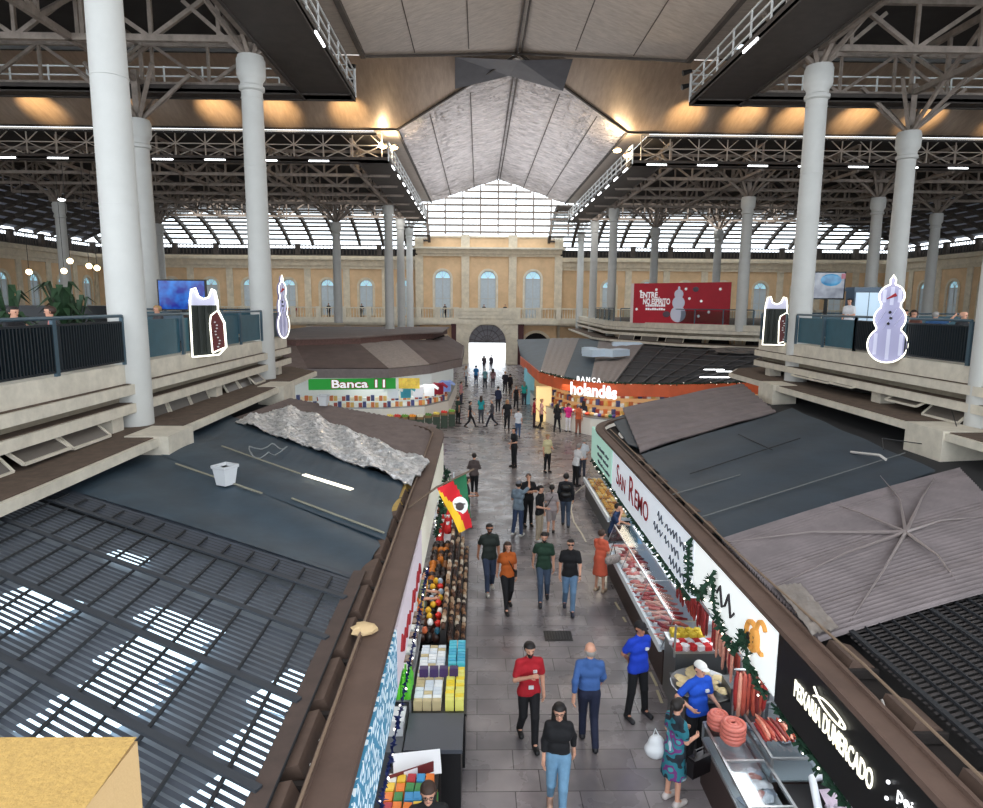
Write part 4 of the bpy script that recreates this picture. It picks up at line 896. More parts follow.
# right roof pieces
cR = lambda *p: [RSP(*q) for q in p]
sheet('stall_roof_sheet', 'pleated grey roofing sheet at the far end of the right stall roof', 'roof sheet', [RSP(640, 453), RSP(776, 413), RSP(742, 384), RSP(622, 409)], 30, 90, lambda u, v, p: .05*abs(math.sin(v*28+u*4))+.02*math.sin(u*11), grey_sheet, .03)
sheet('roof_membrane', 'black membrane covering the middle of the right stall roof', 'roof membrane', [RSP(725, 543), RSP(936, 470), RSP(792, 408), RSP(641, 455)], 40, 40, lambda u, v, p: .015*math.sin(v*20)+.02*math.sin(u*6), memb2, .0)
sheet('stall_roof_sheet', 'grey corrugated sheet under clear plastic in front of the black membrane, right roof', 'roof sheet', [RSP(818, 642), RSP(1060, 575), RSP(960, 470), RSP(722, 541)], 10, 150, lambda u, v, p: .03*math.sin(v*240)+.05*math.sin(u*3), grey_sheet, .02)
sheet('roof_membrane', 'dark membrane strip along the curved end of the right stall roof', 'roof membrane', [RSP(628, 443), RSP(650, 450), RSP(640, 408), RSP(612, 418)], 6, 20, lambda u, v, p: .01*math.sin(v*9), memb2, -.03)
cpt = Vector(RSP(905, 540))+Vector((0, 0, .12))
for i, (px, py) in enumerate(((728, 545), (775, 590), (850, 625), (960, 590), (983, 520), (935, 480), (830, 505), (880, 478))):
    q = Vector(RSP(px, py))+Vector((0, 0, .05)); m_ = (cpt+q)/2+Vector((.1*math.sin(i*3), .1*math.cos(i*5), .05)); single(MB().tube([(0, 0, 0), m_-cpt, q-cpt], [.03, .014, .005], 5), 'plastic_fold', C('plastic_fold_grey', 130, 120, 118, rough=.35), '%s raised fold of clear plastic over the grey corrugated sheet' % ordn[i], 'plastic fold', tuple(cpt), smooth=60)
for i, (a, b) in enumerate((((690, 476), (800, 440)), ((700, 520), (905, 455)), ((738, 436), (772, 452)), ((672, 497), (740, 477)))):
    p, q = Vector(RSP(*a)), Vector(RSP(*b)); single(MB().beam((0, 0, .05), q-p+Vector((0, 0, .05)), .025, .012), 'membrane_seam', C('seam_dark', 16, 20, 24) if i % 2 == 0 else C('seam_greyish', 96, 100, 100), '%s thin seam line on the black membrane of the right roof' % ordn[i], 'seam', tuple(p))
# clear plastic over the corrugated sheet, crumpled at its lower corner
sheet('plastic_cover', 'crumpled clear plastic at the corner of the grey corrugated sheet, right roof', 'plastic sheet', [RSP(812, 642), RSP(838, 636), RSP(800, 590), RSP(775, 592)], 12, 18, lambda u, v, p: .05+.03*random.random(), C('dusty_plastic', 136, 128, 122, rough=.25, noise=.2), .03, .01, 60)
for i, (a, b) in enumerate((((740, 548), (905, 500)), ((775, 600), (810, 545)))): pass
mb = MB(); p0 = Vector(RSP(850, 640))
grid_m = C('black_grating', 58, 54, 54, rough=.7, noise=.3)
t = thing('slatted_roof_panel', 'black grating panel on the right stall roof at the picture edge', 'roof panel', (4.1, 2, 3.5))
mb = MB(); sk = .26
for j in range(72):
    y = .4+j*.075
    if y > 5.6: break
    mb.add([(0, y, 0), (4.6, y+sk*4.6, .32), (4.6, y+.042+sk*4.6, .32), (0, y+.042, 0)], [(0, 1, 2, 3)])
part(mb, 'slats', grid_m, t)
mb = MB()
for k in range(24): x = .06+k*.19; mb.beam((x, .2+sk*x, .02+x*.07), (x, 5.2+sk*x, .02+x*.07), .06 if k % 6 == 0 else .018, .03)
mb.beam((0, 2.1, .06), (4.6, 2.1+sk*4.6, .38), .08); part(mb, 'ribs', rib_dark, t)
struct(MB().slab([(4.0, 2, 3.2), (9, 2, 3.5), (9, 9, 3.5), (4.0, 7.6, 3.2)], .05), 'ceiling_stall_right', C('dark_under_roof', 26, 24, 24))
# filler roofs so nothing gapes
struct(MB().slab([(-8.4, 11.5, 3.85), (-1.6, 8.2, 3.28), (-1.75, 18.5, 3.28), (-3, 20, 3.3), (-8.4, 23, 3.85)], .08), 'ceiling_left_roof_deck', C('roof_deck_dark', 40, 40, 42, rough=.9))
struct(MB().slab([(4.1, 7.6, 3.3), (12, 9, 3.72), (12, 24.2, 3.72), (8.4, 22.2, 3.55), (5.4, 20.6, 3.3), (4.1, 18.4, 3.3)], .08), 'ceiling_right_roof_deck', C('roof_deck_dark', 40, 40, 42, rough=.9))
# bins and boxes on the roofs
wp = C('white_plastic', 214, 216, 218, rough=.45)
def tub(loc, s, label, rz=0.3):
    t = thing('plastic_bin', label, 'bin', loc, rz); part(MB().lathe([(.2*s, 0), (.27*s, .4*s), (.27*s, .42*s), (.24*s, .42*s), (.19*s, .04*s)], n=4), 'tub', wp, t); part(MB().lathe([(.30*s, .39*s), (.30*s, .46*s), (.27*s, .46*s), (.26*s, .39*s)], n=4), 'rim', C('bin_rim', 196, 198, 200), t)
l1 = LS(226, 487); tub((l1[0], l1[1], l1[2]+.05), .8, 'white plastic bin standing on the dark left roof membrane')
l2 = LS(324, 407); tub((l2[0], l2[1], l2[2]+.05), .75, 'small white bin on the brown roofing sheet, far left roof', .6)
l3 = LS(266, 456); wire('tangle of pale cable lying on the dark left roof', [Vector(l3)+Vector((math.cos(a)*.35*(1+.3*math.sin(3*a)), math.sin(a)*.5, .12+.06*math.sin(5*a))) for a in np.linspace(0, 11, 40)], .012, C('cable_grey', 130, 134, 134))

# ================================================================== YELLOW PARAPET BLOCK BY THE CAMERA
ystuc = mat('yellow_stucco', (.54, .34, .105), rough=.95, noise=.18, nscale=90, bump=.8, bscale=130, bdist=.004); ystuc2 = C('pale_stucco_side', 206, 172, 122, rough=.9, bump=.4, bscale=110, bdist=.003)
bx, by, bz = gz(137, 737, 6.15)
t = thing('parapet_block', 'yellow rough-stuccoed parapet corner at the bottom left of the picture', 'parapet', (bx, by, 5.1))
mb = MB(); mb.add([(-1.6, .01, 1.05), (0, 0, 1.05), (.02, -.5, 1.05), (-1.6, -.5, 1.05)], [(0, 3, 2, 1)]); mb.box(-1.6, -.012, -.5, -.005, .9, 1.046); part(mb, 'top_face', ystuc, t)
part(MB().box(-1.6, 0, -.5, 0, 0, 1.04), 'side_face', ystuc2, t)

# ================================================================== SIGNS ALONG THE AISLE
sgn_white = C('sign_white', 226, 232, 240, rough=.4, emit=.35); sgn_mint = C('sign_mint', 176, 218, 202, rough=.4, emit=.35); sgn_black = C('sign_black', 12, 12, 12, rough=.4); sgn_pink = C('sign_pinkish', 208, 196, 204, emit=.2)
darkred = C('lettering_red', 150, 24, 34); greyl = C('lettering_grey', 70, 76, 86); cream_l = mat('lettering_lit_cream', (1, .97, .8), emit=1.0, ecol=(1, .96, .78)); white_l = mat('lettering_lit_white', (1, 1, 1), emit=1.1, ecol=(1, 1, 1))
def rsign(y0, y1, z0, z1, m, label, name='stall_sign'):
    t = thing(name, label, 'sign', (3.5, y1, z0)); part(MB().box(-.05, .05, y0-y1, 0, 0, z1-z0), 'board', m, t); return t
RR = (math.pi/2, 0, -math.pi/2)
def scribble(par, x, y0, z0, L, h, m, r=.008, ax='y-', seed=1):
    rn = random.Random(seed); n = int(L/h*3.2); pts = []; mb = MB()
    for i in range(n):
        u = L*i/n; zz = z0+h*(.5+.5*math.sin(i*2.1))*rn.uniform(.55, 1.)
        if rn.random() < .08 and len(pts) > 3: mb.tube(pts, r, 5); pts = []; continue
        pts.append((x, y0-u, zz) if ax == 'y-' else ((x, y0+u, zz) if ax == 'y+' else (y0+u, x, zz)))
    if len(pts) > 1: mb.tube(pts, r, 5)
    return part(mb, 'lettering', m, par)
s1 = rsign(16.55, 19.6, 2.5, 3.44, sgn_mint, 'mint green sign with grey script at the far end of the right stalls')
for i in range(3): scribble(s1, -.06, -1.0-.1*i, .52-i*.2, 1.7, .11, greyl, .01, seed=i+3)
s2 = rsign(10.0, 16.45, 2.42, 3.44, sgn_white, 'white SAN REMO sign with dark red letters over the meat counter')
lettering('S', .72, s2, (-.06, -.72, .52), RR, darkred, bold=.004, ext=.004); lettering('AN', .5, s2, (-.06, -1.24, .44), RR, darkred, bold=.003, ext=.004)
lettering('R', .84, s2, (-.06, -2.15, .52), RR, darkred, bold=.005, ext=.004); lettering('EMO', .58, s2, (-.06, -3.08, .47), RR, darkred, bold=.004, ext=.004)
for i, (a_, b_) in enumerate(((-4.35, 1.9), (-4.1, 1.7), (-5.2, 1.0))): scribble(s2, -.06, a_, .62-i*.26, b_, .2, greyl, .012, seed=i+11)
s3 = rsign(7.02, 9.95, 2.6, 3.44, C('sign_white_lit', 236, 240, 238, emit=.5), 'white sign with dark script and an orange emblem, crossed by a green garland')
scribble(s3, -.06, -1.05, .28, .75, .34, C('lettering_dark', 40, 34, 38), .022, seed=5); 
em = MB(); em.tube([(-.07, -2.3+.17*math.cos(a), .42+.17*math.sin(a)) for a in np.linspace(0, 6.28, 20)], .035, 6); em.ball((-.07, -2.35, .42), .12, 10, sc=(.3, 1, 1)); em.tube([(-.07, -2.55+.14*math.cos(a), .52+.2*math.sin(a)) for a in np.linspace(-2, 2.4, 14)], .03, 6)
part(em, 'emblem', C('emblem_orange', 214, 150, 70, emit=.2), s3, 60); part(MB().box(-.1, -.06, -2.41, -2.29, .38, .46).box(-.1, -.06, -2.23, -2.19, .3, .42), 'emblem_mark', C('lettering_dark', 40, 34, 38), s3)
s4 = rsign(2.6, 7.0, 2.55, 3.44, sgn_black, 'black PEIXARIA DUMERCADO sign with lit cream letters and a fish outline')
lettering('PEIXARIA DUMERCADO', .27, s4, (-.06, -1.17, .45), RR, cream_l, sx=.5, bold=.004, ext=.004)
fm = MB(); fl = [(-.07, -1.2-.24*math.cos(a)*(1), .66+.05*math.sin(a)) for a in np.linspace(2.75, -2.75, 22)]
fm.tube(fl, .011, 5); fm.tube([fl[0], (-.07, fl[0][1]+.12, .62)], .011, 5); fm.tube([fl[-1], (-.07, fl[-1][1]+.12, .72)], .011, 5); fm.tube([(-.07, -1.34, .62), (-.07, -1.35, .70)], .01, 5)
part(fm, 'fish_outline', cream_l, s4)
for i, tx in enumerate(('peixe', 'ca', 's')): lettering(tx, .17, s4, (-.06, -2.2, .62-i*.15), RR, white_l, bold=.0, ext=.004, align='LEFT'); part(MB().ball((-.07, -2.1, .63-i*.15), .018, 6), 'bullet', white_l, s4)
# left signs (seen edge on)
def patt(name, c1, c2, sc):
    m = bpy.data.materials.new(name); m.use_nodes = True; nt = m.node_tree; N = nt.nodes; L_ = nt.links; b = N['Principled BSDF']; tc = N.new('ShaderNodeTexCoord'); v = N.new('ShaderNodeTexVoronoi'); v.inputs['Scale'].default_value = sc; v.feature = 'DISTANCE_TO_EDGE'
    L_.new(tc.outputs['Object'], v.inputs[0]); r = N.new('ShaderNodeValToRGB'); r.color_ramp.interpolation = 'CONSTANT'; r.color_ramp.elements[0].color = (*c1, 1); r.color_ramp.elements[1].color = (*c2, 1); r.color_ramp.elements[1].position = .16
    L_.new(v.outputs[0], r.inputs[0]); L_.new(r.outputs[0], b.inputs['Base Color']); L_.new(r.outputs[0], b.inputs['Emission Color']); b.inputs['Emission Strength'].default_value = .35; return m
t = thing('stall_sign', 'white and blue patterned sign board under the left gutter, nearest the camera', 'sign', (-1.0, 2.4, 2.5)); part(MB().box(-.04, .05, 0, 4.9, 0, .8), 'board', patt('blue_white_pattern', (.05, .22, .36), (.72, .82, .88), 9), t)
t = thing('stall_sign', 'pale pink sign board with dark lettering under the left gutter, middle stall', 'sign', (-1.0, 7.35, 2.5)); part(MB().box(-.04, .05, 0, 3.4, 0, .8), 'board', sgn_pink, t); scribble(t, .06, .3, .2, 2.8, .36, darkred, .02, 'y+', 7)
t = thing('stall_sign', 'plain pale sign board under the left gutter beyond the flag', 'sign', (-1.0, 10.8, 2.5)); part(MB().box(-.04, .05, 0, 7.0, 0, .8), 'board', C('sign_pale_warm', 220, 216, 200, emit=.25), t)
# garlands
green = C('garland_green', 24, 62, 42, rough=.8, noise=.4, nscale=12); lightb = mat('fairy_light', (1, .95, .8), emit=4, ecol=(1, .93, .8))
def garland(label, pts, r=.09, n=26, lights=True, m=green):
    P = [Vector(p) for p in pts]; p0 = P[0].copy(); t = thing('garland', label, 'garland', p0); mb = MB(); lb = MB()
    for a, b in zip(P, P[1:]):
        k = max(2, int((b-a).length*n))
        for i in range(k):
            c = a+(b-a)*i/k-p0; d = Vector((random.uniform(-1, 1), random.uniform(-1, 1), random.uniform(-1, 1))).normalized()*r*random.uniform(.7, 1.3); e = d.cross(Vector((random.random(), random.random(), random.random()))).normalized()*.035
            mb.add([c-d-e, c+d-e*.2, c-d+e, c+d+e*.2], [(0, 1, 3, 2)]); d2 = Vector((d.y, -d.z, d.x)); mb.add([c-d2-e, c+d2, c-d2+e], [(0, 1, 2)])
            if lights and i % 6 == 0: lb.ball(c+d*.8, .014, 5)
    mb.tube([p-p0 for p in P], min(.03, r*.25), 5); part(mb, 'needles', m, t)
    if lights: part(lb, 'fairy_light', lightb, t)
garland('green garland looping over the white script sign on the right', [(3.4, 10.1, 3.35), (3.38, 10.0, 2.65), (3.38, 9.4, 2.72), (3.36, 8.95, 3.25), (3.38, 8.8, 2.8), (3.38, 8.3, 2.6), (3.36, 7.95, 2.65), (3.36, 7.75, 3.0), (3.38, 7.55, 2.65), (3.38, 7.1, 2.55)], .085, 30)
garland('green garland along the lower edge of the SAN REMO sign', [(3.46, 19.5, 2.45), (3.46, 16.4, 2.4), (3.46, 13.2, 2.36), (3.46, 10.1, 2.34)], .08, 20)
garland('green garland with lights under the black PEIXARIA sign', [(3.5, 7.0, 2.46), (3.5, 5.4, 2.44), (3.5, 3.2, 2.42)], .09, 26)
garland('blue and green string of lights along the left stall front', [(-.93, 5.0, 2.3), (-.9, 8, 2.35), (-.9, 11.5, 2.35)], .035, 16, True, C('garland_blue', 26, 40, 96, rough=.5))
garland('green garland hanging at the far end of the left stall front', [(-.85, 13, 2.4), (-.85, 18, 2.4), (-1.2, 19.2, 2.4)], .1, 18)

# ================================================================== FLAG
fl0 = Vector((-.98, 11.3, 3.42)); 
t = thing('state_flag', 'green, red and yellow state flag hanging from a slanted pole over the aisle', 'flag', tuple(fl0))
tip = Vector(gy(478, 468, 13.6))-fl0 if False else Vector((1.0, .55, .85))
hub = Vector(gy(437, 487, 11.6))-fl0; tipp = Vector(gy(474, 469, 11.9))-fl0; base = Vector(gy(418, 500, 11.4))-fl0
part(MB().tube([Vector(gy(408, 508, 11.3))-fl0, hub, tipp], .02, 8), 'pole', C('flag_pole', 92, 74, 58, rough=.6), t, 40)
A, B_ = Vector(gy(437, 488, 11.6))-fl0, Vector(gy(466, 474, 11.9))-fl0; Cc, Dd = Vector(gy(459, 532, 11.6))-fl0, Vector(gy(472, 528, 11.9))-fl0
def flagpt(u, v):   # u along the pole edge, v down
    p = A*(1-u)*(1-v)+B_*u*(1-v)+Cc*(1-u)*v+Dd*u*v; return p+Vector((0, -.05*math.sin(v*7+u*5), 0))
fm_ = []
FA, FB, FC, FD = flagpt(0, 0), flagpt(1, 0), flagpt(1, 1), flagpt(0, 1)
n = 18; mb = MB()
for j in range(n):
    for i in range(n):
        q = [flagpt(i/n, j/n), flagpt((i+1)/n, j/n), flagpt((i+1)/n, (j+1)/n), flagpt(i/n, (j+1)/n)]; u, v = (i+.5)/n, (j+.5)/n
        s = u-.62*v*0+(0); 
        du = u-(.28*0); mi = 2 if (u < .38*(v*1.6) and u < .5) else (0 if u > .52+.55*v else 1)
        mb.add(q, [(0, 1, 2, 3)], mi)
part(mb, 'cloth', [C('flag_green', 22, 96, 60, rough=.8), C('flag_red', 206, 24, 36, rough=.8), C('flag_yellow', 232, 184, 32, rough=.8)], t)
cen = flagpt(.56, .5)+Vector((0, -.035, 0)); part(MB().ball(cen, .15, 14, sc=(1, .08, 1.15)), 'white_disc', C('flag_disc', 232, 232, 228), t, 60)
part(MB().ball(cen+Vector((0, -.015, -.01)), .08, 8, sc=(1, .1, 1)).box(cen.x-.1, cen.x+.1, cen.y-.03, cen.y-.02, cen.z+.03, cen.z+.05), 'crest', C('flag_crest', 70, 60, 60), t, 60)
# ================================================================== RIGHT STALLS: MEAT COUNTER
inox = C('brushed_steel', 168, 170, 172, rough=.3, metal=.7, noise=.1, nscale=3); inox_d = C('grey_steel_panel', 104, 106, 108, rough=.35, metal=.5); cwhite = C('counter_white', 222, 228, 234, rough=.3, emit=.08); cbrown = C('counter_brown_base', 62, 46, 42, rough=.5); cblack = C('counter_black', 20, 20, 22, rough=.35); cblue = C('counter_blue_white', 150, 190, 224, rough=.4, emit=.2)
struct(MB().box(6.2, 6.3, 2, 19, 0, 3.2), 'wall_stall_right', C('stall_tile_white', 190, 196, 200, rough=.5)); struct(MB().box(-2.6, -2.5, 2, 19.5, 0, 3.1), 'wall_stall_left', C('stall_back_dark', 60, 60, 64, rough=.8))
def counter(label, x0, x1, y0, y1, zb=.78, zt=1.3, base=cbrown, slope=.22, name='display_counter', lipm=cwhite, parts=True):
    cx, cy = (x0+x1)/2, (y0+y1)/2; hx, hy = (x1-x0)/2, (y1-y0)/2; t = thing(name, label, 'display counter', (cx, cy, 0))
    part(MB().box(-hx+.06, hx, -hy+.02, hy-.02, 0, zb-.06), 'base', base, t)
    part(MB().box(-hx, hx, -hy, hy, zb-.06, zb), 'tray', C('tray_steel', 176, 182, 190, rough=.3, emit=.12), t)
    part(MB().box(-hx-.03, -hx+.03, -hy, hy, zb-.1, zb+.05).box(hx-.34, hx, -hy, hy, zt-.08, zt-.02), 'rim', lipm, t)
    mb = MB(); xa, xb = -hx+.02, -hx+slope
    mb.add([(xa, -hy, zb), (xa, hy, zb), (xb, hy, zt), (xb, -hy, zt)], [(0, 1, 2, 3)]); mb.add([(xb, -hy, zt), (xb, hy, zt), (hx-.34, hy, zt), (hx-.34, -hy, zt)], [(0, 1, 2, 3)])
    for y in (-hy, hy): mb.add([(xa, y, zb), (xb, y, zt), (hx-.05, y, zt), (hx-.05, y, zb)], [(0, 1, 2, 3)])
    part(mb, 'glass', glass, t)
    mb = MB(); n = max(1, round((y1-y0)/1.6))
    for i in range(n+1):
        y = -hy+(y1-y0)*i/n; mb.beam((xa, y, zb), (xb, y, zt), .014); mb.beam((xb, y, zt), (hx-.3, y, zt), .014)
    mb.beam((xb, -hy, zt), (xb, hy, zt), .03); mb.beam((xa, -hy, zb), (xa, hy, zb), .03); part(mb, 'frame', inox, t)
    mb = MB().box(-hx+.3, hx-.4, -hy+.1, hy-.1, zt-.06, zt-.03); 
    part(mb, 'tube_lamp', mat('counter_lamp', (1, 1, 1), emit=2.2, ecol=(.9, .95, 1)), t) if False else None
    return t
counter('long glass meat counter under the SAN REMO sign', 3.42, 4.45, 11.45, 16.8)
MEAT = [C('meat_red', 168, 44, 46, rough=.35, noise=.3, nscale=14), C('meat_pink', 214, 118, 108, rough=.35, noise=.25, nscale=14), C('meat_pale', 226, 168, 150, rough=.4, noise=.2, nscale=14), C('meat_dark', 118, 32, 36, rough=.35, noise=.3, nscale=14), C('meat_white', 232, 214, 204, rough=.4, noise=.12, nscale=14)]
def blob(m, sc, n=9, wob=.25):
    return MB().ball((0, 0, sc[2]*.1), .1, n, sc=(sc[0]*10*.1*10/10, sc[1], sc[2]), wob=wob)
def protos(names, mats, fn): return [fn(i).mesh(names, mats[i % len(mats)], 60) for i in range(len(mats)*2)]
meatP = protos('meat_cut', MEAT, lambda i: MB().ball((0, 0, .03), .09, 9, sc=(random.uniform(.7, 1.4), random.uniform(1., 1.9), random.uniform(.35, .6)), wob=.35))
stripP = protos('meat_strip', [MEAT[0], MEAT[1], MEAT[2]], lambda i: MB().tube([(random.uniform(-.02, .02), -.2+.08*k, .03+random.uniform(0, .015)) for k in range(6)], [.02, .032, .036, .036, .03, .015], 7))
def inst(me, name, loc, rz=0, label=None, cat=None, group=None, rx=0., s=1.):
    o = link(name, me, None, loc); o.rotation_euler = (rx, 0, rz); 
    if s != 1: o.scale = (s, s, s)
    return tag(o, label, cat, group)
for j in range(26):
    for i in range(4):
        y = 16.55-j*.225+random.uniform(-.03, .03); x = 3.6+i*.145+random.uniform(-.02, .02)
        if y < 11.6: continue
        if y > 14.2: inst(random.choice(meatP), 'meat_cut', (x, y, .785), random.random()*3, 'raw meat cut in a tray at the far half of the long meat counter', 'meat', 'meat cuts in the far half of the counter')
        else: inst(random.choice(stripP), 'sausage_portion', (x, y, .785), random.uniform(-.5, .5)+1.2, 'pink raw sausage or rib portion in the near half of the long meat counter', 'meat', 'sausage portions in the near half of the counter')
mb_l = C('tray_label', 240, 240, 240)
_pc = MB().box(-.045, .045, -.008, .008, 0, .07).mesh('price_card', mb_l)
for j in range(22):
    inst(_pc, 'price_card', (3.53, 16.6-j*.23, .79), .25, 'small white price card along the front edge of the meat counter', 'price card', 'price cards in the meat counter')
for j in range(0):
    pass
t = thing('work_table', 'blue-white worktop behind the far end of the meat counter', 'worktop', (5.05, 15.0, 0)); part(MB().box(-.35, .35, -2.4, 2.4, 1.02, 1.1), 'top', cblue, t); part(MB().box(-.33, .33, -2.35, 2.35, 0, 1.02), 'cabinet', cwhite, t)
t = thing('work_table', 'long white worktop strip behind the hanging sausages', 'worktop', (5.0, 10.0, 0)); part(MB().box(-.35, .35, -2.5, 2.5, 1.0, 1.08), 'top', cwhite, t); part(MB().box(-.33, .33, -2.45, 2.45, 0, 1.0), 'cabinet', cwhite, t)
# flyer boxes and bags on the back counter
for i, (px, py, c) in enumerate(((663, 548, (180, 200, 220)), (667, 560, (200, 60, 80)), (674, 566, (230, 230, 240)), (681, 574, (120, 160, 210)), (688, 582, (80, 120, 190)), (655, 538, (150, 180, 230)))):
    x, y, z = gz(px, py, 1.1); inst(MB().box(-.1, .1, -.12, .12, 0, .16).box(-.08, .08, -.1, .1, .16, .18).mesh('carton', C('carton_%d' % i, *c, emit=.1)), 'carton', (4.75+.05*i*(i < 4), y, 1.1), .3*i, '%s small carton on the worktop behind the meat counter, from the far end' % ordn[i], 'carton')
# hanging sausages on a steel rail
rl = thing('hanging_rail', 'steel rail with hooks carrying the hanging sausages', 'rail', (3.95, 9.1, 1.9)); part(MB().tube([(0, 0, 0), (0, 3.2, 0)], .018, 8).tube([(0, 0, 0), (0, 0, -.55)], .015, 6).tube([(0, 3.2, 0), (0, 3.2, -.55)], .015, 6), 'bar', inox, rl)
saus_m = [C('salami_red', 150, 44, 42, rough=.45, noise=.25, nscale=20), C('sausage_brick', 172, 78, 62, rough=.45, noise=.2, nscale=20), C('sausage_pale', 214, 150, 128, rough=.45, noise=.2, nscale=20), C('sausage_dark', 112, 38, 36, rough=.45, noise=.25, nscale=20)]
def sausage(L, r): return MB().tube([(0, 0, 0), (0, 0, -.02), (.006, 0, -.08), (.012, .004, -L*.5), (.004, 0, -L+.05), (0, 0, -L)], [.006, r*.6, r, r, r*.85, .008], 8)
sausP = [sausage(random.uniform(.38, .55), random.uniform(.022, .034)).mesh('sausage', saus_m[i % 4], 60) for i in range(8)]
for i in range(64):
    y = 12.2-i*.046; x = 3.95+random.uniform(-.05, .05)+(i % 2)*.09
    if 34 < i < 40: continue
    far_ = i < 36
    inst(sausP[(i*3) % 8 if not far_ else (0, 3, 4, 7)[i % 4]], 'hanging_sausage', (x, y, 1.88), random.random()*6, 'dark red sausage hanging from the steel rail, far bunch' if far_ else 'brick red sausage hanging from the steel rail, middle bunch', 'sausage', 'far bunch of hanging sausages' if far_ else 'middle bunch of hanging sausages')
rl2 = thing('hanging_rail', 'short steel rail with the nearest long sausage bunch', 'rail', (3.8, 8.95, 1.8)); part(MB().tube([(0, 0, 0), (.45, -.05, 0)], .018, 8).tube([(0, 0, 0), (0, 0, -.8)], .015, 6).tube([(.45, -.05, 0), (.45, -.05, -.8)], .015, 6), 'bar', inox, rl2)
for i in range(22):
    inst(sausP[i % 8], 'hanging_sausage', (3.82+i*.02, 8.93+random.uniform(-.06, .06), 1.78), random.random()*6, 'long pale red sausage in the nearest hanging bunch beside the glass case', 'sausage', 'nearest bunch of hanging sausages', s=1.35)
# packets, jars, cod tray
pack = lambda sx, sy, sz, m: MB().box(-sx, sx, -sy, sy, 0, sz).box(-sx*.9, sx*.9, -sy*.2, sy*.2, sz, sz*1.12).mesh('packet', m)
t = thing('side_cabinet', 'grey steel cabinet at the near end of the meat counter', 'cabinet', (3.95, 11.0, 0)); part(MB().box(-.48, .42, -.32, .36, 0, 1.08), 'body', inox_d, t); part(MB().box(-.5, .44, -.34, .38, 1.08, 1.12), 'top', inox, t); part(MB().beam((-.5, -.3, 1.0), (-.5, -.3, 1.6), .03).beam((.5, -.3, 1.0), (.5, -.3, 1.6), .03), 'post', inox, t)
yp = pack(.05, .07, .1, C('packet_yellow', 236, 206, 70)); rp = pack(.06, .08, .08, C('packet_red', 198, 40, 44)); wpk = pack(.06, .08, .08, C('packet_white', 232, 230, 232))
for i in range(8): inst(yp, 'packet', (3.6+(i % 4)*.15, 11.15+(i//4)*.14, 1.12), random.random(), 'yellow packet on the steel cabinet beside the sausages', 'packet', 'yellow packets on the steel cabinet')
for i in range(14): inst((rp, wpk)[i % 2], 'packet', (3.52+(i % 7)*.13, 10.76+(i//7)*.16, 1.12), random.random(), 'red or white packet at the front edge of the steel cabinet', 'packet', 'red and white packets on the steel cabinet')
t = thing('jar_rack', 'slanted steel rack full of small dark jars', 'rack', (4.62, 10.95, 0)); part(MB().box(-.25, .25, -.55, .55, .6, 1.0).box(-.28, .28, -.58, .58, .96, 1.0), 'shelf', inox, t); part(MB().beam((-.25, -.55, 0), (-.25, -.55, .6), .04).beam((.25, .55, 0), (.25, .55, .6), .04).beam((-.25, .55, 0), (-.25, .55, .6), .04).beam((.25, -.55, 0), (.25, -.55, .6), .04), 'leg', inox, t)
jm = MB().lathe([(.03, 0), (.04, .02), (.04, .08), (.03, .09)], n=8); jar = jm.mesh('jar', C('jar_dark', 34, 26, 24, rough=.2), 40); lidm = MB().lathe([(.033, .09), (.033, .11)], n=8).mesh('lid', C('jar_lid', 216, 210, 190), 40)
for i in range(36):
    o = inst(jar, 'jar', (4.44+(i % 4)*.12, 10.48+(i//4)*.12, 1.0), 0, 'small dark jar with a cream lid on the slanted steel rack', 'jar', 'dark jars on the steel rack'); link('lid', lidm, o)
t = thing('cod_stand', 'low stand with a round tray of dried cod pieces behind the blue polo worker', 'stand', (3.75, 10.1, 0)); part(MB().box(-.42, .3, -.45, .45, 0, .8), 'base', inox_d, t); part(MB().lathe([(.46, .8), (.52, .86), (.5, .86), (.45, .82)], n=20), 'tray', inox, t, 40)
codP = [MB().ball((0, 0, .02), .09, 7, sc=(random.uniform(.8, 1.5), random.uniform(.8, 1.3), .3), wob=.4).mesh('cod_piece', C('cod_cream', 216, 196, 150, rough=.7, noise=.15, nscale=12), 30) for _ in range(4)]
for i in range(34):
    a = random.random()*6.28; r = .42*math.sqrt(random.random()); inst(random.choice(codP), 'cod_piece', (3.75+r*math.cos(a), 10.1+r*math.sin(a), .86+random.random()*.05), a, 'cream coloured dried cod piece on the round tray', 'cod piece', 'dried cod pieces on the tray')
t = thing('steel_cabinet', 'grey steel cabinet doors behind the blue polo worker', 'cabinet', (4.5, 9.75, 0)); part(MB().box(-.45, .5, -.1, .3, 0, 1.05), 'body', inox_d, t); part(MB().box(-.43, .0, -.12, -.1, .05, 1.0).box(.03, .48, -.12, -.1, .05, 1.0), 'door', C('steel_door', 122, 126, 130, rough=.35, metal=.4), t)
single(MB().add([(-.16, 0, 0), (.12, 0, .04), (.2, 0, -.3), (.02, 0, -.42), (-.14, 0, -.3)], [(0, 1, 2, 3, 4)]).box(-.15, .12, -.01, .05, -.3, 0), 'dark_cloth', black, 'black cloth hanging on the steel cabinet', 'cloth', (4.3, 9.45, 1.35))
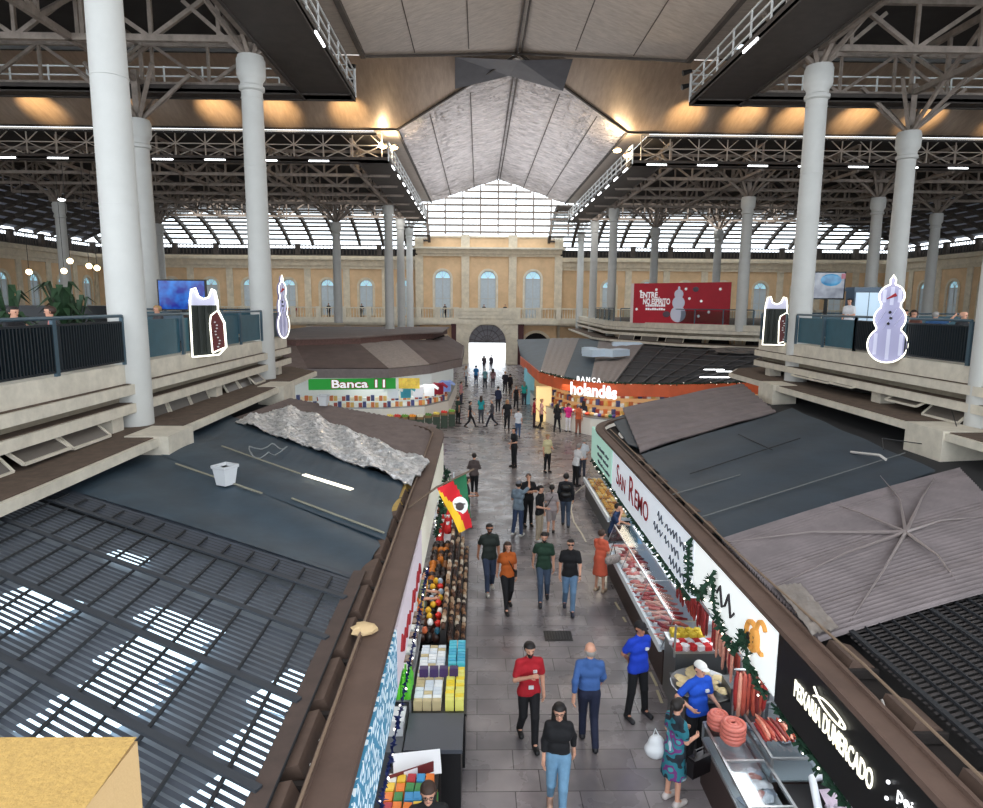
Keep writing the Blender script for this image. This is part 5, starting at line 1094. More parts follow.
# glass cases of the fish stall
def glasscase(label, x0, x1, y0, y1, z0, z1, n=3, base=cbrown):
    cx, cy = (x0+x1)/2, (y0+y1)/2; hx, hy = (x1-x0)/2, (y1-y0)/2; t = thing('glass_case', label, 'display case', (cx, cy, 0)); part(MB().box(-hx, hx, -hy, hy, 0, z0), 'base', base, t)
    part(MB().box(-hx, hx, -hy, hy, z0, z0+.03), 'floor_plate', C('case_floor', 150, 158, 162, rough=.3, emit=.05), t)
    mb = MB()
    for x in (-hx, hx):
        for y in (-hy, hy): mb.beam((x, y, z0), (x, y, z1), .03)
        mb.beam((x, -hy, z1), (x, hy, z1), .035); mb.beam((x, -hy, z0), (x, hy, z0), .035)
    for i in range(n+1): y = -hy+2*hy*i/n; mb.beam((-hx, y, z1), (hx, y, z1), .03)
    part(mb, 'frame', inox, t); mb = MB().add([(-hx, -hy, z1), (hx, -hy, z1), (hx, hy, z1), (-hx, hy, z1)], [(0, 1, 2, 3)]).add([(-hx, -hy, z0), (-hx, hy, z0), (-hx, hy, z1), (-hx, -hy, z1)], [(0, 1, 2, 3)]).add([(-hx, -hy, z0), (hx, -hy, z0), (hx, -hy, z1), (-hx, -hy, z1)], [(0, 1, 2, 3)])
    part(mb, 'glass', glass, t); return t
glasscase('low glass case with wrapped pieces beside the sausage coils', 3.36, 3.93, 6.4, 8.9, .72, .98)
glasscase('taller glass case with wrapped sausages, right of the sausage coils', 3.96, 4.66, 7.95, 9.2, .75, 1.1, 2)
wrapP = [MB().ball((0, 0, .03), .09, 7, sc=(1.2, .9, .4), wob=.5).mesh('wrapped_piece', C('wrap_%d' % i, *c, rough=.25), 30) for i, c in enumerate(((190, 196, 204), (206, 204, 206), (150, 160, 172), (176, 120, 112)))]
for i in range(30): inst(random.choice(wrapP), 'wrapped_piece', (3.45+random.random()*.4, 6.5+random.random()*1.6, .75), random.random()*3, 'plastic-wrapped piece inside the low glass case', 'wrapped piece', 'wrapped pieces in the low glass case')
for i in range(12): inst(random.choice(wrapP), 'wrapped_piece', (4.05+random.random()*.5, 8.7+random.random()*.45, .79), random.random()*3, 'plastic-wrapped piece inside the taller glass case', 'wrapped piece', 'wrapped pieces in the taller glass case')
# sausage heap lying on the taller case
for i in range(26):
    inst(sausP[i % 8], 'sausage', (4.0+i*.025, 8.22+random.uniform(-.03, .03), 1.14+(i % 3)*.028), random.uniform(-.1, .1), 'thin sausage lying side by side on top of the taller glass case', 'sausage', 'sausages laid on the taller glass case', rx=math.pi/2+.0)
# sausage coils
def coil(x, y, z, r, layers, label):
    pts = []
    for k in range(layers):
        for a in np.linspace(0, 2*math.pi, 22)[:-1]: pts.append((r*math.cos(a), r*math.sin(a), .035+k*.058+.058*a/6.283))
    rr = r
    while rr > .05:
        for a in np.linspace(0, 2*math.pi, 18)[:-1]: pts.append((rr*math.cos(a), rr*math.sin(a), .035+layers*.058)); rr -= .0033
    single(MB().tube(pts, .034, 7).lathe([(r*.9, 0), (r*.9, layers*.056)], n=16), 'sausage_coil', C('coil_red', 208, 116, 102, rough=.4, noise=.15, nscale=20), label, 'sausage coil', (x, y, z), smooth=70)
cx_, cy_, _ = gz(716, 722, 1.0); cx2, cy2, _ = gz(734, 738, 1.05); 
single(MB().box(-.45, .35, -.5, .5, 0, .62).box(-.47, .37, -.52, .52, .6, .64), 'sausage_plinth', cbrown, 'brown plinth under the two sausage coils', 'plinth', (3.85, 8.33+.1, 0)) if False else None
coil(3.52, 8.78, .98, .12, 3, 'left stack of coiled red sausage beside the glass case'); coil(3.63, 8.48, .98, .145, 4, 'right larger stack of coiled red sausage beside the glass case')
# curved fish case in the lower right
t = thing('fish_case', 'curved white glass case with fish on ice at the bottom right', 'display case', (4.0, 4.95, 0))
P = [(.55*0+.02, 1.0)]+[(.05+1.15*(1-math.cos(a)), 2.9*math.sin(a)) for a in np.linspace(.1, 1.5, 10)]
part(MB().box(0, 1.3, 0, 2.9, 0, .8), 'base', cblack, t); part(MB().add([(.05, .1, .88), (1.0, .1, .88), (.95, 2.75, .88), (.45, 2.7, .88)], [(0, 1, 2, 3)]), 'ice_bed', C('crushed_ice', 206, 190, 206, rough=.5, noise=.14, nscale=9, bump=.8, bscale=25, emit=.1), t)
part(MB().tube([(.0, 0, .95), (.02, 1.2, 1.0), (.14, 2.1, 1.02), (.38, 2.75, 1.0), (.75, 2.9, .98)], .05, 8), 'curved_rim', cwhite, t, 50); part(MB().box(1.0, 1.45, .2, 2.9, .8, 1.15), 'back_counter', cblack, t)
fish_m = C('fish_silver', 186, 176, 190, rough=.3, metal=.3, noise=.2, nscale=15); fishP = MB().tube([(0, -.2, 0), (0, -.15, 0), (0, 0, 0), (0, .12, 0), (0, .17, 0), (0, .22, 0)], [.01, .04, .05, .03, .012, .035], 8).mesh('fish', fish_m, 60)
for i in range(14): inst(fishP, 'fish', (4.3+(i % 3)*.2+random.random()*.05, 5.3+(i//3)*.45, .92), random.uniform(-.4, .4), 'silver fish lying on crushed ice in the curved case', 'fish', 'fish on ice')
# small red and green christmas ornaments on the back counter
for i, (px, py, c) in enumerate(((815, 756, (200, 50, 60)), (822, 765, (220, 190, 190)), (829, 745, (214, 130, 60)), (832, 757, (200, 110, 60)), (843, 781, (220, 30, 30)), (836, 770, (210, 210, 190)))):
    x, y, z = gz(px, py, 1.15); mb = MB().lathe([(.05, 0), (.06, .05), (.03, .1), (.045, .14), (.01, .2)], n=8); single(mb, 'christmas_ornament', C('orn_%d' % i, *c, emit=.1), '%s small Christmas figure on the black back counter, from the far end' % ordn[i], 'ornament', (x, y, 1.15), smooth=50)
# bread counter further on
counter('glass bread and pastry counter at the far end of the right stalls', 3.95, 4.9, 19.1, 23.8, .7, 1.3, cblack, .3)
brd = [C('bread_gold', 214, 158, 78, rough=.7, noise=.2, nscale=12, emit=.12), C('bread_pale', 232, 196, 130, rough=.7, noise=.15, nscale=12, emit=.12), C('bread_brown', 170, 108, 54, rough=.7, noise=.2, nscale=12, emit=.08)]
breadP = protos('bread_roll', brd, lambda i: MB().ball((0, 0, .03), .08, 8, sc=(1, random.uniform(1, 1.7), .55), wob=.1))
for j in range(20):
    for i in range(3): inst(random.choice(breadP), 'bread_roll', (4.12+i*.17, 19.3+j*.22, .705), random.random(), 'golden bread roll or pastry inside the far bread counter', 'bread', 'bread and pastries in the far counter')
t = thing('upper_shelf_case', 'grey equipment box on the bread counter under the mint sign', 'box', (4.75, 22.6, 1.3)); part(MB().box(-.2, .2, -.8, .8, 0, .35), 'body', inox, t); part(MB().box(-.22, .22, -.82, .82, .35, .4), 'lid', inox_d, t)
t = thing('tall_fridge', 'pale blue tall fridge between the bread counter and the meat counter', 'fridge', (4.9, 18.1, 0)); part(MB().box(-.4, .4, -.5, .5, 0, 1.95), 'body', cblue, t); part(MB().box(-.43, -.4, -.46, .46, .15, 1.85), 'door', C('fridge_glass', 120, 160, 180, rough=.15, emit=.2), t)
# deli shelf with small jars behind
# ================================================================== LEFT STALLS
sh_m = C('shelf_frame_dark', 44, 40, 40, rough=.5, metal=.3)
def rack(label, x0, x1, y0, y1, h, shelves, m=sh_m, slope=0.):
    cx, cy = (x0+x1)/2, (y0+y1)/2; hx, hy = (x1-x0)/2, (y1-y0)/2; t = thing('display_rack', label, 'display rack', (cx, cy, 0))
    for sx in (-1, 1):
        for sy in (-1, 1): part(MB().beam((sx*hx, sy*hy, 0), (sx*hx, sy*hy, h), .035), 'post', m, t)
    for z in shelves: part(MB().box(-hx, hx, -hy, hy, z-.02, z), 'shelf', m, t)
    return t
def boxes(name, cat, label, group, mats, x0, x1, y0, y1, z, sx, sy, sz, nx, ny, layers=1, jit=.01, shape='box'):
    ms = []
    for i, m in enumerate(mats):
        if shape == 'box': mb = MB().box(-sx/2, sx/2, -sy/2, sy/2, 0, sz).box(-sx/2*.7, sx/2*.7, -sy/2*.7, sy/2*.7, sz, sz+.004)
        elif shape == 'bottle': mb = MB().lathe([(sx/2, 0), (sx/2, sz*.6), (sx*.18, sz*.78), (sx*.18, sz*.95), (sx*.2, sz)], n=8)
        elif shape == 'cup': mb = MB().lathe([(sx*.3, 0), (sx*.5, sz*.4), (sx*.48, sz*.75), (sx*.36, sz), (sx*.3, sz), (sx*.38, sz*.7), (.01, sz*.5)], n=9)
        else: mb = MB().ball((0, 0, sz/2), sx/2, 8, sc=(1, sy/sx, sz/sx), wob=.3)
        ms.append(mb.mesh(name, m, 40 if shape != 'box' else None))
    for l in range(layers):
        for j in range(ny):
            for i in range(nx):
                inst(ms[(i*3+j*(1 if len(mats) > 3 else 0)+random.randrange(len(mats))) % len(mats)], name, (x0+(i+.5)*(x1-x0)/nx+random.uniform(-jit, jit), y0+(j+.5)*(y1-y0)/ny+random.uniform(-jit, jit), z+l*sz*1.02), random.uniform(-.06, .06), label, cat, group)
cc = lambda *l: [C('goods_%d_%d_%d' % c, *c, rough=.4, emit=.08) for c in l]
# nearest packet rack in front of the seller
rack('wire rack of snack packets with a price card, nearest on the left', -1.15, -.5, 6.75, 8.0, 1.05, (.3, .65, 1.0))
boxes('snack_packet', 'packet', 'bright snack packet on the nearest left wire rack', 'snack packets on the nearest rack', cc((60, 140, 190), (230, 190, 60), (170, 36, 48), (226, 120, 40), (60, 130, 70), (230, 228, 220)), -1.12, -.53, 6.8, 7.6, 1.0, .1, .14, .2, 5, 5)
boxes('snack_packet', 'packet', 'small bright packet on the lower shelf of the nearest left rack', 'snack packets on the lower shelf', cc((60, 150, 70), (230, 190, 60), (200, 60, 60)), -.68, -.5, 6.8, 7.9, .65, .08, .13, .18, 2, 7)
t = thing('price_board', 'white sheet with a brown sign strip standing on the packet rack', 'price sign', (-.78, 7.85, 1.02)); part(MB().rbox((0, 0, .12), (.62, .3, .02), .15, 0, .6), 'sheet', C('paper_white', 232, 232, 234), t); part(MB().rbox((-.05, -.22, .15), (.6, .02, .14), .45), 'strip', C('strip_maroon', 108, 34, 34), t); part(MB().rbox((-.06, -.24, .15), (.18, .02, .13), .45), 'card', C('paper_white', 232, 232, 234), t)
t = thing('chest_table', 'dark grey topped chest between the packet rack and the box stacks', 'table', (-.62, 8.75, 0)); part(MB().box(-.4, .42, -.42, .42, .92, .98), 'top', C('chest_top', 74, 78, 86, rough=.35), t); part(MB().box(-.38, .4, -.4, .4, 0, .92), 'body', cblack, t)
single(MB().box(-.13, .13, -.16, .16, 0, .22).box(-.15, .15, -.18, .18, .22, .25), 'white_box', wp, 'small white box standing left of the dark chest', 'box', (-1.2, 8.9, .9))
single(MB().box(-.25, .25, -.5, .5, 0, .9), 'grey_cabinet', C('cabinet_grey', 92, 94, 98, rough=.4), 'grey cabinet behind the small white box, left stalls', 'cabinet', (-1.3, 8.9, 0))
# box stacks (tea boxes) white / yellow / blue
single(MB().box(-.4, .4, -.95, .95, 0, .9).box(-.42, .42, -.97, .97, .88, .92), 'goods_table', cblack, 'black table carrying the stacked white, yellow and blue boxes', 'table', (-.58, 10.2, 0))
boxes('tea_box', 'box', 'white box in the stacked rows beside the aisle, left stalls', 'white boxes in stacked rows', cc((232, 236, 238), (214, 222, 230), (196, 180, 140)), -.98, -.55, 9.3, 11.0, .92, .13, .085, .16, 3, 17, 1, .004)
boxes('tea_box', 'box', 'yellow box in the stacked rows beside the aisle, left stalls', 'yellow boxes in stacked rows', cc((238, 214, 60), (230, 226, 120)), -.5, -.2, 9.3, 10.25, .92, .13, .085, .18, 2, 10, 1, .004)
boxes('tea_box', 'box', 'sky blue box in the stacked rows beside the aisle, left stalls', 'blue boxes in stacked rows', cc((60, 170, 200), (80, 190, 210)), -.5, -.2, 10.3, 11.1, .92, .13, .085, .2, 2, 8, 1, .004)
boxes('tea_box', 'box', 'dark purple box in the row crossing the white boxes', 'purple boxes', cc((60, 40, 90)), -.95, -.3, 9.95, 10.1, 1.08, .14, .12, .14, 4, 1, 1, .004)
# inner shelves: bottles orange/green, transparent tubs
rack('grey inner shelf of tubs and bottles under the pink sign', -1.5, -1.02, 9.3, 12.4, 1.1, (.4, .8, 1.1), C('shelf_grey', 120, 122, 126, rough=.4))
boxes('orange_bottle', 'bottle', 'orange-red bottle in the row before the green ones', 'orange bottles', cc((214, 70, 36), (200, 60, 40)), -1.5, -1.25, 9.35, 9.7, 1.1, .09, .09, .36, 3, 3, 1, .005, 'bottle')
boxes('green_bottle', 'bottle', 'bright green bottle beside the orange ones', 'green bottles', cc((90, 190, 50), (70, 170, 60)), -1.25, -1.02, 9.3, 9.8, 1.1, .09, .09, .34, 3, 4, 1, .005, 'bottle')
boxes('clear_tub', 'tub', 'greyish see-through tub on the inner shelf', 'see-through tubs on the inner shelf', cc((170, 176, 176), (140, 134, 128), (196, 200, 198), (110, 84, 66)), -1.5, -1.05, 9.9, 12.0, 1.1, .18, .2, .14, 2, 8, 1, .01)
boxes('bottle', 'bottle', 'pale bottle far back on the inner shelf', 'pale bottles on the inner shelf', cc((210, 220, 226), (170, 190, 160), (226, 190, 80), (226, 120, 50)), -1.5, -1.05, 12.0, 13.4, 1.1, .1, .1, .3, 4, 8, 1, .01, 'bottle')
rack('grey shelf carrying the pale bottles', -1.52, -1.03, 12.4, 13.5, 1.1, (.4, .8, 1.1), C('shelf_grey', 120, 122, 126, rough=.4))
# mate gourd rack, tiered beside the aisle
for k, (y0, y1) in enumerate(((11.2, 13.0), (13.1, 15.0), (15.1, 17.4))):
    t = thing('gourd_stand', '%s tiered dark stand of small mate gourds beside the aisle, counted from the camera' % ordn[k], 'display stand', (-.42, y0, 0))
    for i in range(4): part(MB().box(-.2+i*.11-.06, -.2+i*.11+.05, 0, y1-y0, 0, 1.25-i*.28), 'tier', sh_m, t)
    for i in range(4):
        boxes('mate_gourd', 'gourd', 'small brown mate gourd on the %s tiered stand' % ordn[k], 'mate gourds on the %s tiered stand' % ordn[k], cc((150, 110, 80), (92, 60, 44), (190, 160, 130), (60, 44, 38), (210, 196, 176)), -.42-.2+i*.11-.06, -.42-.2+i*.11+.05, y0, y1, 1.25-i*.28, .09, .09, .11, 1, 14, 1, .018, 'cup')
# black bags and leather goods hanging, red santas
single(MB().box(-.2, .2, -2.6, 2.6, 0, .9).box(-.22, .22, -2.62, 2.62, .88, .92), 'goods_bench', cblack, 'long black bench behind the gourd stands', 'bench', (-.88, 13.9, 0))
boxes('leather_pouch', 'pouch', 'dark leather pouch piled behind the gourd stands', 'dark leather pouches', cc((30, 24, 24), (56, 34, 28), (20, 20, 24), (90, 52, 30)), -1.1, -.7, 11.3, 13.4, .92, .16, .14, .2, 3, 12, 1, .03, 'blob')
boxes('souvenir', 'souvenir', 'brightly coloured small souvenir on the black bench', 'coloured souvenirs on the bench', cc((210, 50, 40), (230, 180, 50), (170, 190, 210), (40, 90, 110), (200, 100, 60), (240, 240, 235)), -1.0, -.7, 11.2, 13.6, 1.12, .12, .12, .14, 2, 9, 1, .05, 'blob')
boxes('leather_pouch', 'pouch', 'brown pouch with orange strap further along the black bench', 'brown pouches further along', cc((34, 28, 26), (120, 74, 34), (190, 110, 36), (50, 36, 32)), -1.1, -.7, 13.6, 16.2, .92, .18, .15, .22, 3, 12, 1, .03, 'blob')
def santa(x, y, z, label):
    t = thing('santa_figure', label, 'figure', (x, y, z)); r_ = C('santa_red', 200, 36, 36, rough=.7); w_ = C('santa_white', 236, 232, 228, rough=.9)
    part(MB().lathe([(.09, 0), (.11, .06), (.1, .18), (.05, .26)], n=10), 'coat', r_, t, 50); part(MB().ball((0, 0, .3), .055, 8).ball((0, -.03, .26), .045, 8), 'head', w_, t, 60); part(MB().lathe([(.06, .33), (.03, .4), (.008, .46)], n=8), 'hat', r_, t, 50)
for i, (x, y) in enumerate(((-.98, 16.4), (-.78, 16.55), (-1.0, 16.9), (-.8, 17.1), (-.95, 17.5), (-.75, 17.7))): santa(x, y, .92+.25*(i % 2), '%s red Santa figure in the cluster behind the flag, counted from the camera' % ordn[i])
single(MB().box(-.22, .22, -.9, .9, 0, .92), 'goods_bench', cwhite, 'white bench under the red Santa figures', 'bench', (-.88, 17.4, 0))
# scale on a white table, bottom left
t = thing('white_table', 'small white table with a black scale at the bottom of the picture', 'table', (-1.22, 6.35, 0)); part(MB().box(-.22, .22, -.22, .22, .9, .93), 'top', wp, t); part(MB().beam((0, 0, 0), (0, 0, .9), .08), 'leg', inox_d, t)
t = thing('scale', 'black shop scale with a white display on the small white table', 'scale', (-1.22, 6.35, .93)); part(MB().lathe([(.16, 0), (.17, .03), (.13, .1), (.12, .12)], n=16), 'body', black, t, 40); part(MB().box(-.06, .06, -.12, -.02, .1, .18), 'display', wp, t)
# far end shelves of the left stall with glass jars and greens
rack('tall pale shelf of jars at the far end of the left stall front', -1.2, -.75, 17.9, 20.0, 1.9, (.4, .8, 1.2, 1.6), cwhite)
for z in (.8, 1.2, 1.6): boxes('jar', 'jar', 'small pale jar on the tall shelf at the far end of the left stall, shelf at %.1f m' % z if False else 'small pale or green jar on the tall shelf at the left stall end', 'jars on the far tall shelf', cc((226, 232, 226), (90, 130, 90), (200, 210, 190), (170, 90, 60), (60, 100, 80)), -1.15, -.8, 17.95, 19.9, z, .12, .12, .2, 3, 10, 1, .01, 'bottle')

# ================================================================== FAR STALLS AT THE CROSSING
# orange stall on the right
zb, zt2 = 2.35, 3.0
OL = [gz(536, 372, zb), gz(540, 383, zb), gz(563, 390, zb), gz(590, 394, zb), gz(615, 396, zb), gz(669, 397, zb), gz(715, 396, zb), gz(780, 393, zb)]
OL[0] = (3.35, 52., zb)
org = C('fascia_orange', 190, 82, 40, rough=.5, noise=.3, nscale=.8, emit=.2)
t = thing('stall_fascia', 'orange-red fascia with glowing letters around the far right stall', 'sign', (0, 0, 0))
mb = MB(); ribbon(mb, OL, -.05, .05, zb, zt2); part(mb, 'board', org, t)
a, b = Vector(OL[2]), Vector(OL[3]); d = (Vector(OL[4])-a).normalized(); ang_ = math.atan2(d.y, d.x)
nrm = Vector((d.y, -d.x, 0))*.12
nrm = nrm*5
lettering('holandês', .92, t, tuple(a+d*2.4+nrm+Vector((0, 0, .22))), (math.pi/2, 0, ang_), white_l, sx=.9, bold=.03, ext=.01); lettering('B A N C A', .34, t, tuple(a+d*2.1+nrm+Vector((0, 0, .80))), (math.pi/2, 0, ang_), white_l, bold=.01, ext=.01)
garland('dark garland with lights along the top of the orange fascia', [(p[0], p[1]-.1, zt2+.05) for p in OL[1:]], .1, 8)
roofmats = [memb, C('roof_strip_grey', 150, 142, 138, rough=.8, noise=.2), memb, C('roof_strip_grey2', 140, 132, 130, rough=.8, noise=.2), C('roof_grid_black', 46, 46, 50, rough=.8, noise=.2), C('roof_slat_black', 52, 54, 58, rough=.8, noise=.2)]
back = [(3.5, 60, 3.9), (6.5, 60, 4.0), (9.0, 59, 4.1), (10.5, 57.5, 4.1), (13.0, 51.5, 4.1), (18.3, 45.6, 4.1), (24, 44.6, 4.1), (32, 44.2, 4.1)]
front = [(p[0], p[1], zt2+.03) for p in OL]; lab_ = ('dark slate strip nearest the entrance', 'grey corrugated strip', 'slate strip with white boxes', 'wide grey corrugated strip', 'black gridded section', 'black slatted section', 'rightmost black section')
for i in range(7):
    m = (roofmats+[roofmats[5]])[i]; A_, B2, C2, D2 = front[i], front[i+1], back[i+1], back[i]
    f = (lambda u, v, p: .05*abs(math.sin(u*14))) if i in (1, 3) else (lambda u, v, p: 0.)
    sheet('stall_roof_sheet', lab_[i]+' of the orange stall roof', 'roof sheet', [A_, B2, C2, D2], 24, 12, f, m, 0, .05)
mb = MB()
for i in (4, 5, 6):
    for k in range(4):
        u = k/4; p = Vector(front[i])*(1-u)+Vector(front[i+1])*u; q = Vector(back[i])*(1-u)+Vector(back[i+1])*u; mb.beam(p+Vector((0, 0, .05)), q+Vector((0, 0, .05)), .07)
    for k in range(1, 7):
        v = k/7; p = Vector(front[i])*(1-v)+Vector(back[i])*v; q = Vector(front[i+1])*(1-v)+Vector(back[i+1])*v; mb.beam(p+Vector((0, 0, .05)), q+Vector((0, 0, .05)), .07)
single(mb, 'roof_battens', C('batten_grey', 78, 76, 78, rough=.8), 'grid of grey battens over the black part of the orange stall roof', 'battens')
for i, (px, py, L_, rz) in enumerate(((489+0, 357, 0, 0), (598, 356, 1.9, .55), (615, 356, 1.9, .75), (627, 348, 2.3, -.12), (590, 354, .8, .3))):
    if i == 0: continue
    x, y, z = gz(px, py, 3.75); single(MB().box(-L_/2, L_/2, -.5, .5, 0, .42).box(-L_/2+.1, L_/2-.1, -.4, .4, .42, .46), 'roof_unit_box', C('box_bluewhite', 206, 222, 236, rough=.5), ('', 'left one of three long white boxes on the orange stall roof', 'middle long white box on the orange stall roof', 'pale blue box standing upright on the orange stall roof', 'small grey box on the orange stall roof, left of the white ones')[i], 'box', (x, y, z), rz)
single(MB().ball((0, 0, .1), 1.1, 12, sc=(1.6, .8, .22), wob=.5), 'netting_heap', C('netting_grey', 110, 104, 100, rough=.9, noise=.3), 'crumpled heap of grey netting on the black roof below the red banner', 'netting', (17.2, 43.6, 4.0))
for i, (px, py) in enumerate(((711, 380), (714, 372), (722, 380), (727, 374))):
    x, y, z = gz(px, py, 3.45); single(MB().box(-.55, .55, -.06, .06, 0, .03), 'roof_light_slot', tube_m, '%s bright slot in the black roof right of the battens' % ordn[i], 'light', (x, y, z+.12))
# interior of orange stall: counter, back wall with shelves and colourful goods
inn = [(p[0]+.9, p[1]+2.2, 0) for p in OL[1:]]
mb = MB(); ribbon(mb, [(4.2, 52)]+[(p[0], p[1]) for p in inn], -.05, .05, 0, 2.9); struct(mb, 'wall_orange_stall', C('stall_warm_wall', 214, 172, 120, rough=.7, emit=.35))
ct = thing('bakery_counter', 'white and glass counter running under the orange fascia', 'display counter', (0, 0, 0)); mb = MB(); ribbon(mb, [(3.6, 50)]+[(p[0]+.15, p[1]+.5) for p in OL[1:]], -.6, 0, 0, .95); part(mb, 'base', C('bakery_white', 226, 222, 212, rough=.4, emit=.1), ct); mb = MB(); ribbon(mb, [(3.6, 50)]+[(p[0]+.15, p[1]+.5) for p in OL[1:]], -.62, .03, .95, 1.0); part(mb, 'top', inox, ct)
def along(line, s):
    L_ = [math.hypot(b[0]-a[0], b[1]-a[1]) for a, b in zip(line, line[1:])]
    for l, a, b in zip(L_, line, line[1:]):
        if s <= l: u = s/l; return a[0]+(b[0]-a[0])*u, a[1]+(b[1]-a[1])*u
        s -= l
    return line[-1][0], line[-1][1]
cl = [(p[0]+.35, p[1]+.75) for p in OL[1:]]
gm = cc((230, 190, 120), (240, 224, 190), (200, 120, 60), (226, 80, 50), (90, 70, 150), (250, 250, 245), (60, 120, 90))
gmesh = [MB().ball((0, 0, .1), .13, 7, sc=(1.2, 1, .8), wob=.2).mesh('bakery_item', m, 50) for m in gm]
for i in range(60):
    x, y = along(cl, .15+i*.21); inst(gmesh[(i*5+i//3) % 7], 'bakery_item', (x, y+random.uniform(0, .3), 1.0), 0, 'bakery or deli item on the counter under the orange fascia', 'bakery item', 'items on the orange stall counter')
sl = [(p[0]+.75, p[1]+2.0) for p in OL[1:]]
hg = [MB().box(-.1, .1, -.08, .08, 0, [.3, .22, .34, .26, .2, .28][q]).box(-.08, .08, -.1, .1, .04, .18).mesh('shelf_item', m) for q, m in enumerate(cc((206, 116, 60), (240, 224, 190), (66, 72, 120), (160, 70, 56), (236, 236, 230), (214, 176, 100)))]
for r_ in range(3):
    for i in range(52):
        x, y = along(sl, .2+i*.24); inst(hg[(i*7+r_*5+i//4) % 6], 'shelf_item', (x, y, .95+r_*.5), .2, 'coloured packet on the lit back shelves of the orange stall', 'packet', 'packets on the orange stall back shelves')
single(MB().box(-.45, .45, -.3, .3, 0, 2.1).box(-.4, .4, -.32, -.3, .2, 2.0), 'lit_cabinet', C('lit_yellow_cabinet', 244, 214, 150, emit=.7), 'tall yellow-lit shelf cabinet at the left end of the orange stall', 'cabinet', (4.0, 39.9, 0))
single(MB().box(-.1, .5, -.9, .9, 0, 2.5).box(-.14, -.1, -.8, .8, 1.0, 2.3), 'blue_kiosk', C('kiosk_blue', 130, 190, 206, emit=.2), 'light blue kiosk front beyond the orange stall, beside the aisle', 'kiosk', (3.5, 47.5, 0)); 
# green-signed stall on the left
FZ = 2.9
GL = [(-16, 36.2, FZ), gz(308, 378, FZ), gz(389, 378, FZ), gz(430, 373.5, FZ), gz(461, 366.5, FZ), (-1.3, 58, FZ)]
mb = MB(); ribbon(mb, GL, -.06, .06, FZ, 3.42)
single(mb, 'stall_fascia', C('fascia_grey', 126, 116, 114, rough=.8, noise=.15), 'curved grey fascia over the green Banca 11 stall', 'fascia')
F1 = [(p[0], p[1], 3.44) for p in GL]; B1 = [(-16, 45, 4.35), gz(296, 346, 4.35), gz(360, 344, 4.35), gz(401, 340, 4.35), (-3.6, 53., 4.2), (-2.8, 60, 4.2)]
for i, l in enumerate(('leftmost brown sheets', 'brown slabs over the green sign', 'pale worn strip', 'brown curved end', 'aisle side')):
    sheet('stall_roof_sheet', l+' of the Banca 11 stall roof', 'roof sheet', [F1[i], F1[i+1], B1[i+1], B1[i]], 20, 10, lambda u, v, p: .03*abs(math.sin(u*9)), (brown_sheet, C('brown_slab', 96, 82, 78, rough=.9, noise=.2, nscale=1), C('pale_worn_strip', 150, 140, 134, rough=.85, noise=.25), C('brown_slab', 96, 82, 78), C('brown_slab', 96, 82, 78))[i], 0, .05)
mb = MB()
mb2 = MB(); ribbon(mb2, [(p[0], p[1]) for p in B1[:5]]+[(-2.9, 62)], -.1, 0, 4.3, 4.78); single(mb2, 'brick_upstand', C('brick_brown', 104, 78, 72, rough=.9, noise=.25, nscale=8), 'low brown brick upstand between the two levels of the Banca 11 roof', 'upstand')
struct(MB().prism([(-16, 44.9), (B1[1][0], B1[1][1]-.1), (B1[2][0], B1[2][1]-.1), (B1[3][0]+.1, B1[3][1]-.1), (-2.9, 53), (-2.8, 64), (-16, 64)], 4.74, 4.84), 'ceiling_banca_deck', C('deck_grey_brown', 120, 108, 104, rough=.9, noise=.2, nscale=.6))
single(MB().box(-.2, .2, -.25, .25, 0, 2.6), 'dark_post', C('post_dark_red', 58, 40, 42), 'dark upright post at the aisle corner of the Banca 11 roof', 'post', (-1.1, 50, 3.0)) if False else None
bx0, bx1 = Vector(gz(309, 379, 2.85)), Vector(gz(396, 378, 2.85)); d = (bx1-bx0); L_ = d.length; an_ = math.atan2(d.y, d.x)
bt = thing('stall_sign', 'green Banca 11 sign with white letters on the far left stall', 'sign', (bx0.x, bx0.y-.15, 2.25), an_); part(MB().box(0, L_, -.06, 0, 0, .62), 'board', C('sign_green', 40, 150, 56, emit=.3), bt)
lettering('Banca 11', .62, bt, (L_*.58, -.09, .3), (math.pi/2, 0, 0), C('banca_outline', 150, 24, 34), sx=1.4, bold=.04, ext=.004, shear=.0); lettering('Banca 11', .62, bt, (L_*.58, -.11, .3), (math.pi/2, 0, 0), C('sign_letter_white', 250, 250, 250, emit=.5), sx=1.4, bold=.01, ext=.004, shear=.0)
single(MB().box(-.6, .6, -.05, 0, 0, .6).box(-.5, .5, -.07, -.05, .1, .5), 'photo_board', C('board_yellow', 232, 196, 84, noise=.5, nscale=3, emit=.3), 'yellow photo board beside the green Banca 11 sign', 'sign', (bx1.x+.75, bx1.y, 2.25))
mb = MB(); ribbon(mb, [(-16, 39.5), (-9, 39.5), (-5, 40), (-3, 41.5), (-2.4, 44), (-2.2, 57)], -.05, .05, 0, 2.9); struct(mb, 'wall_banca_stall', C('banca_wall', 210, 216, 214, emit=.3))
cn = thing('shop_counter', 'white display counter of the Banca 11 stall facing the crossing', 'display counter', (0, 0, 0)); LN = [(-12, 38.0), (-5.6, 38.1), (-3.2, 39), (-1.9, 41.5), (-1.7, 52)]
mb = MB(); ribbon(mb, LN, -.5, 0, 0, 1.0); part(mb, 'base', C('bakery_white', 226, 222, 212, emit=.1), cn); mb = MB(); ribbon(mb, LN, -.52, .02, 1.0, 1.04); part(mb, 'top', inox, cn)
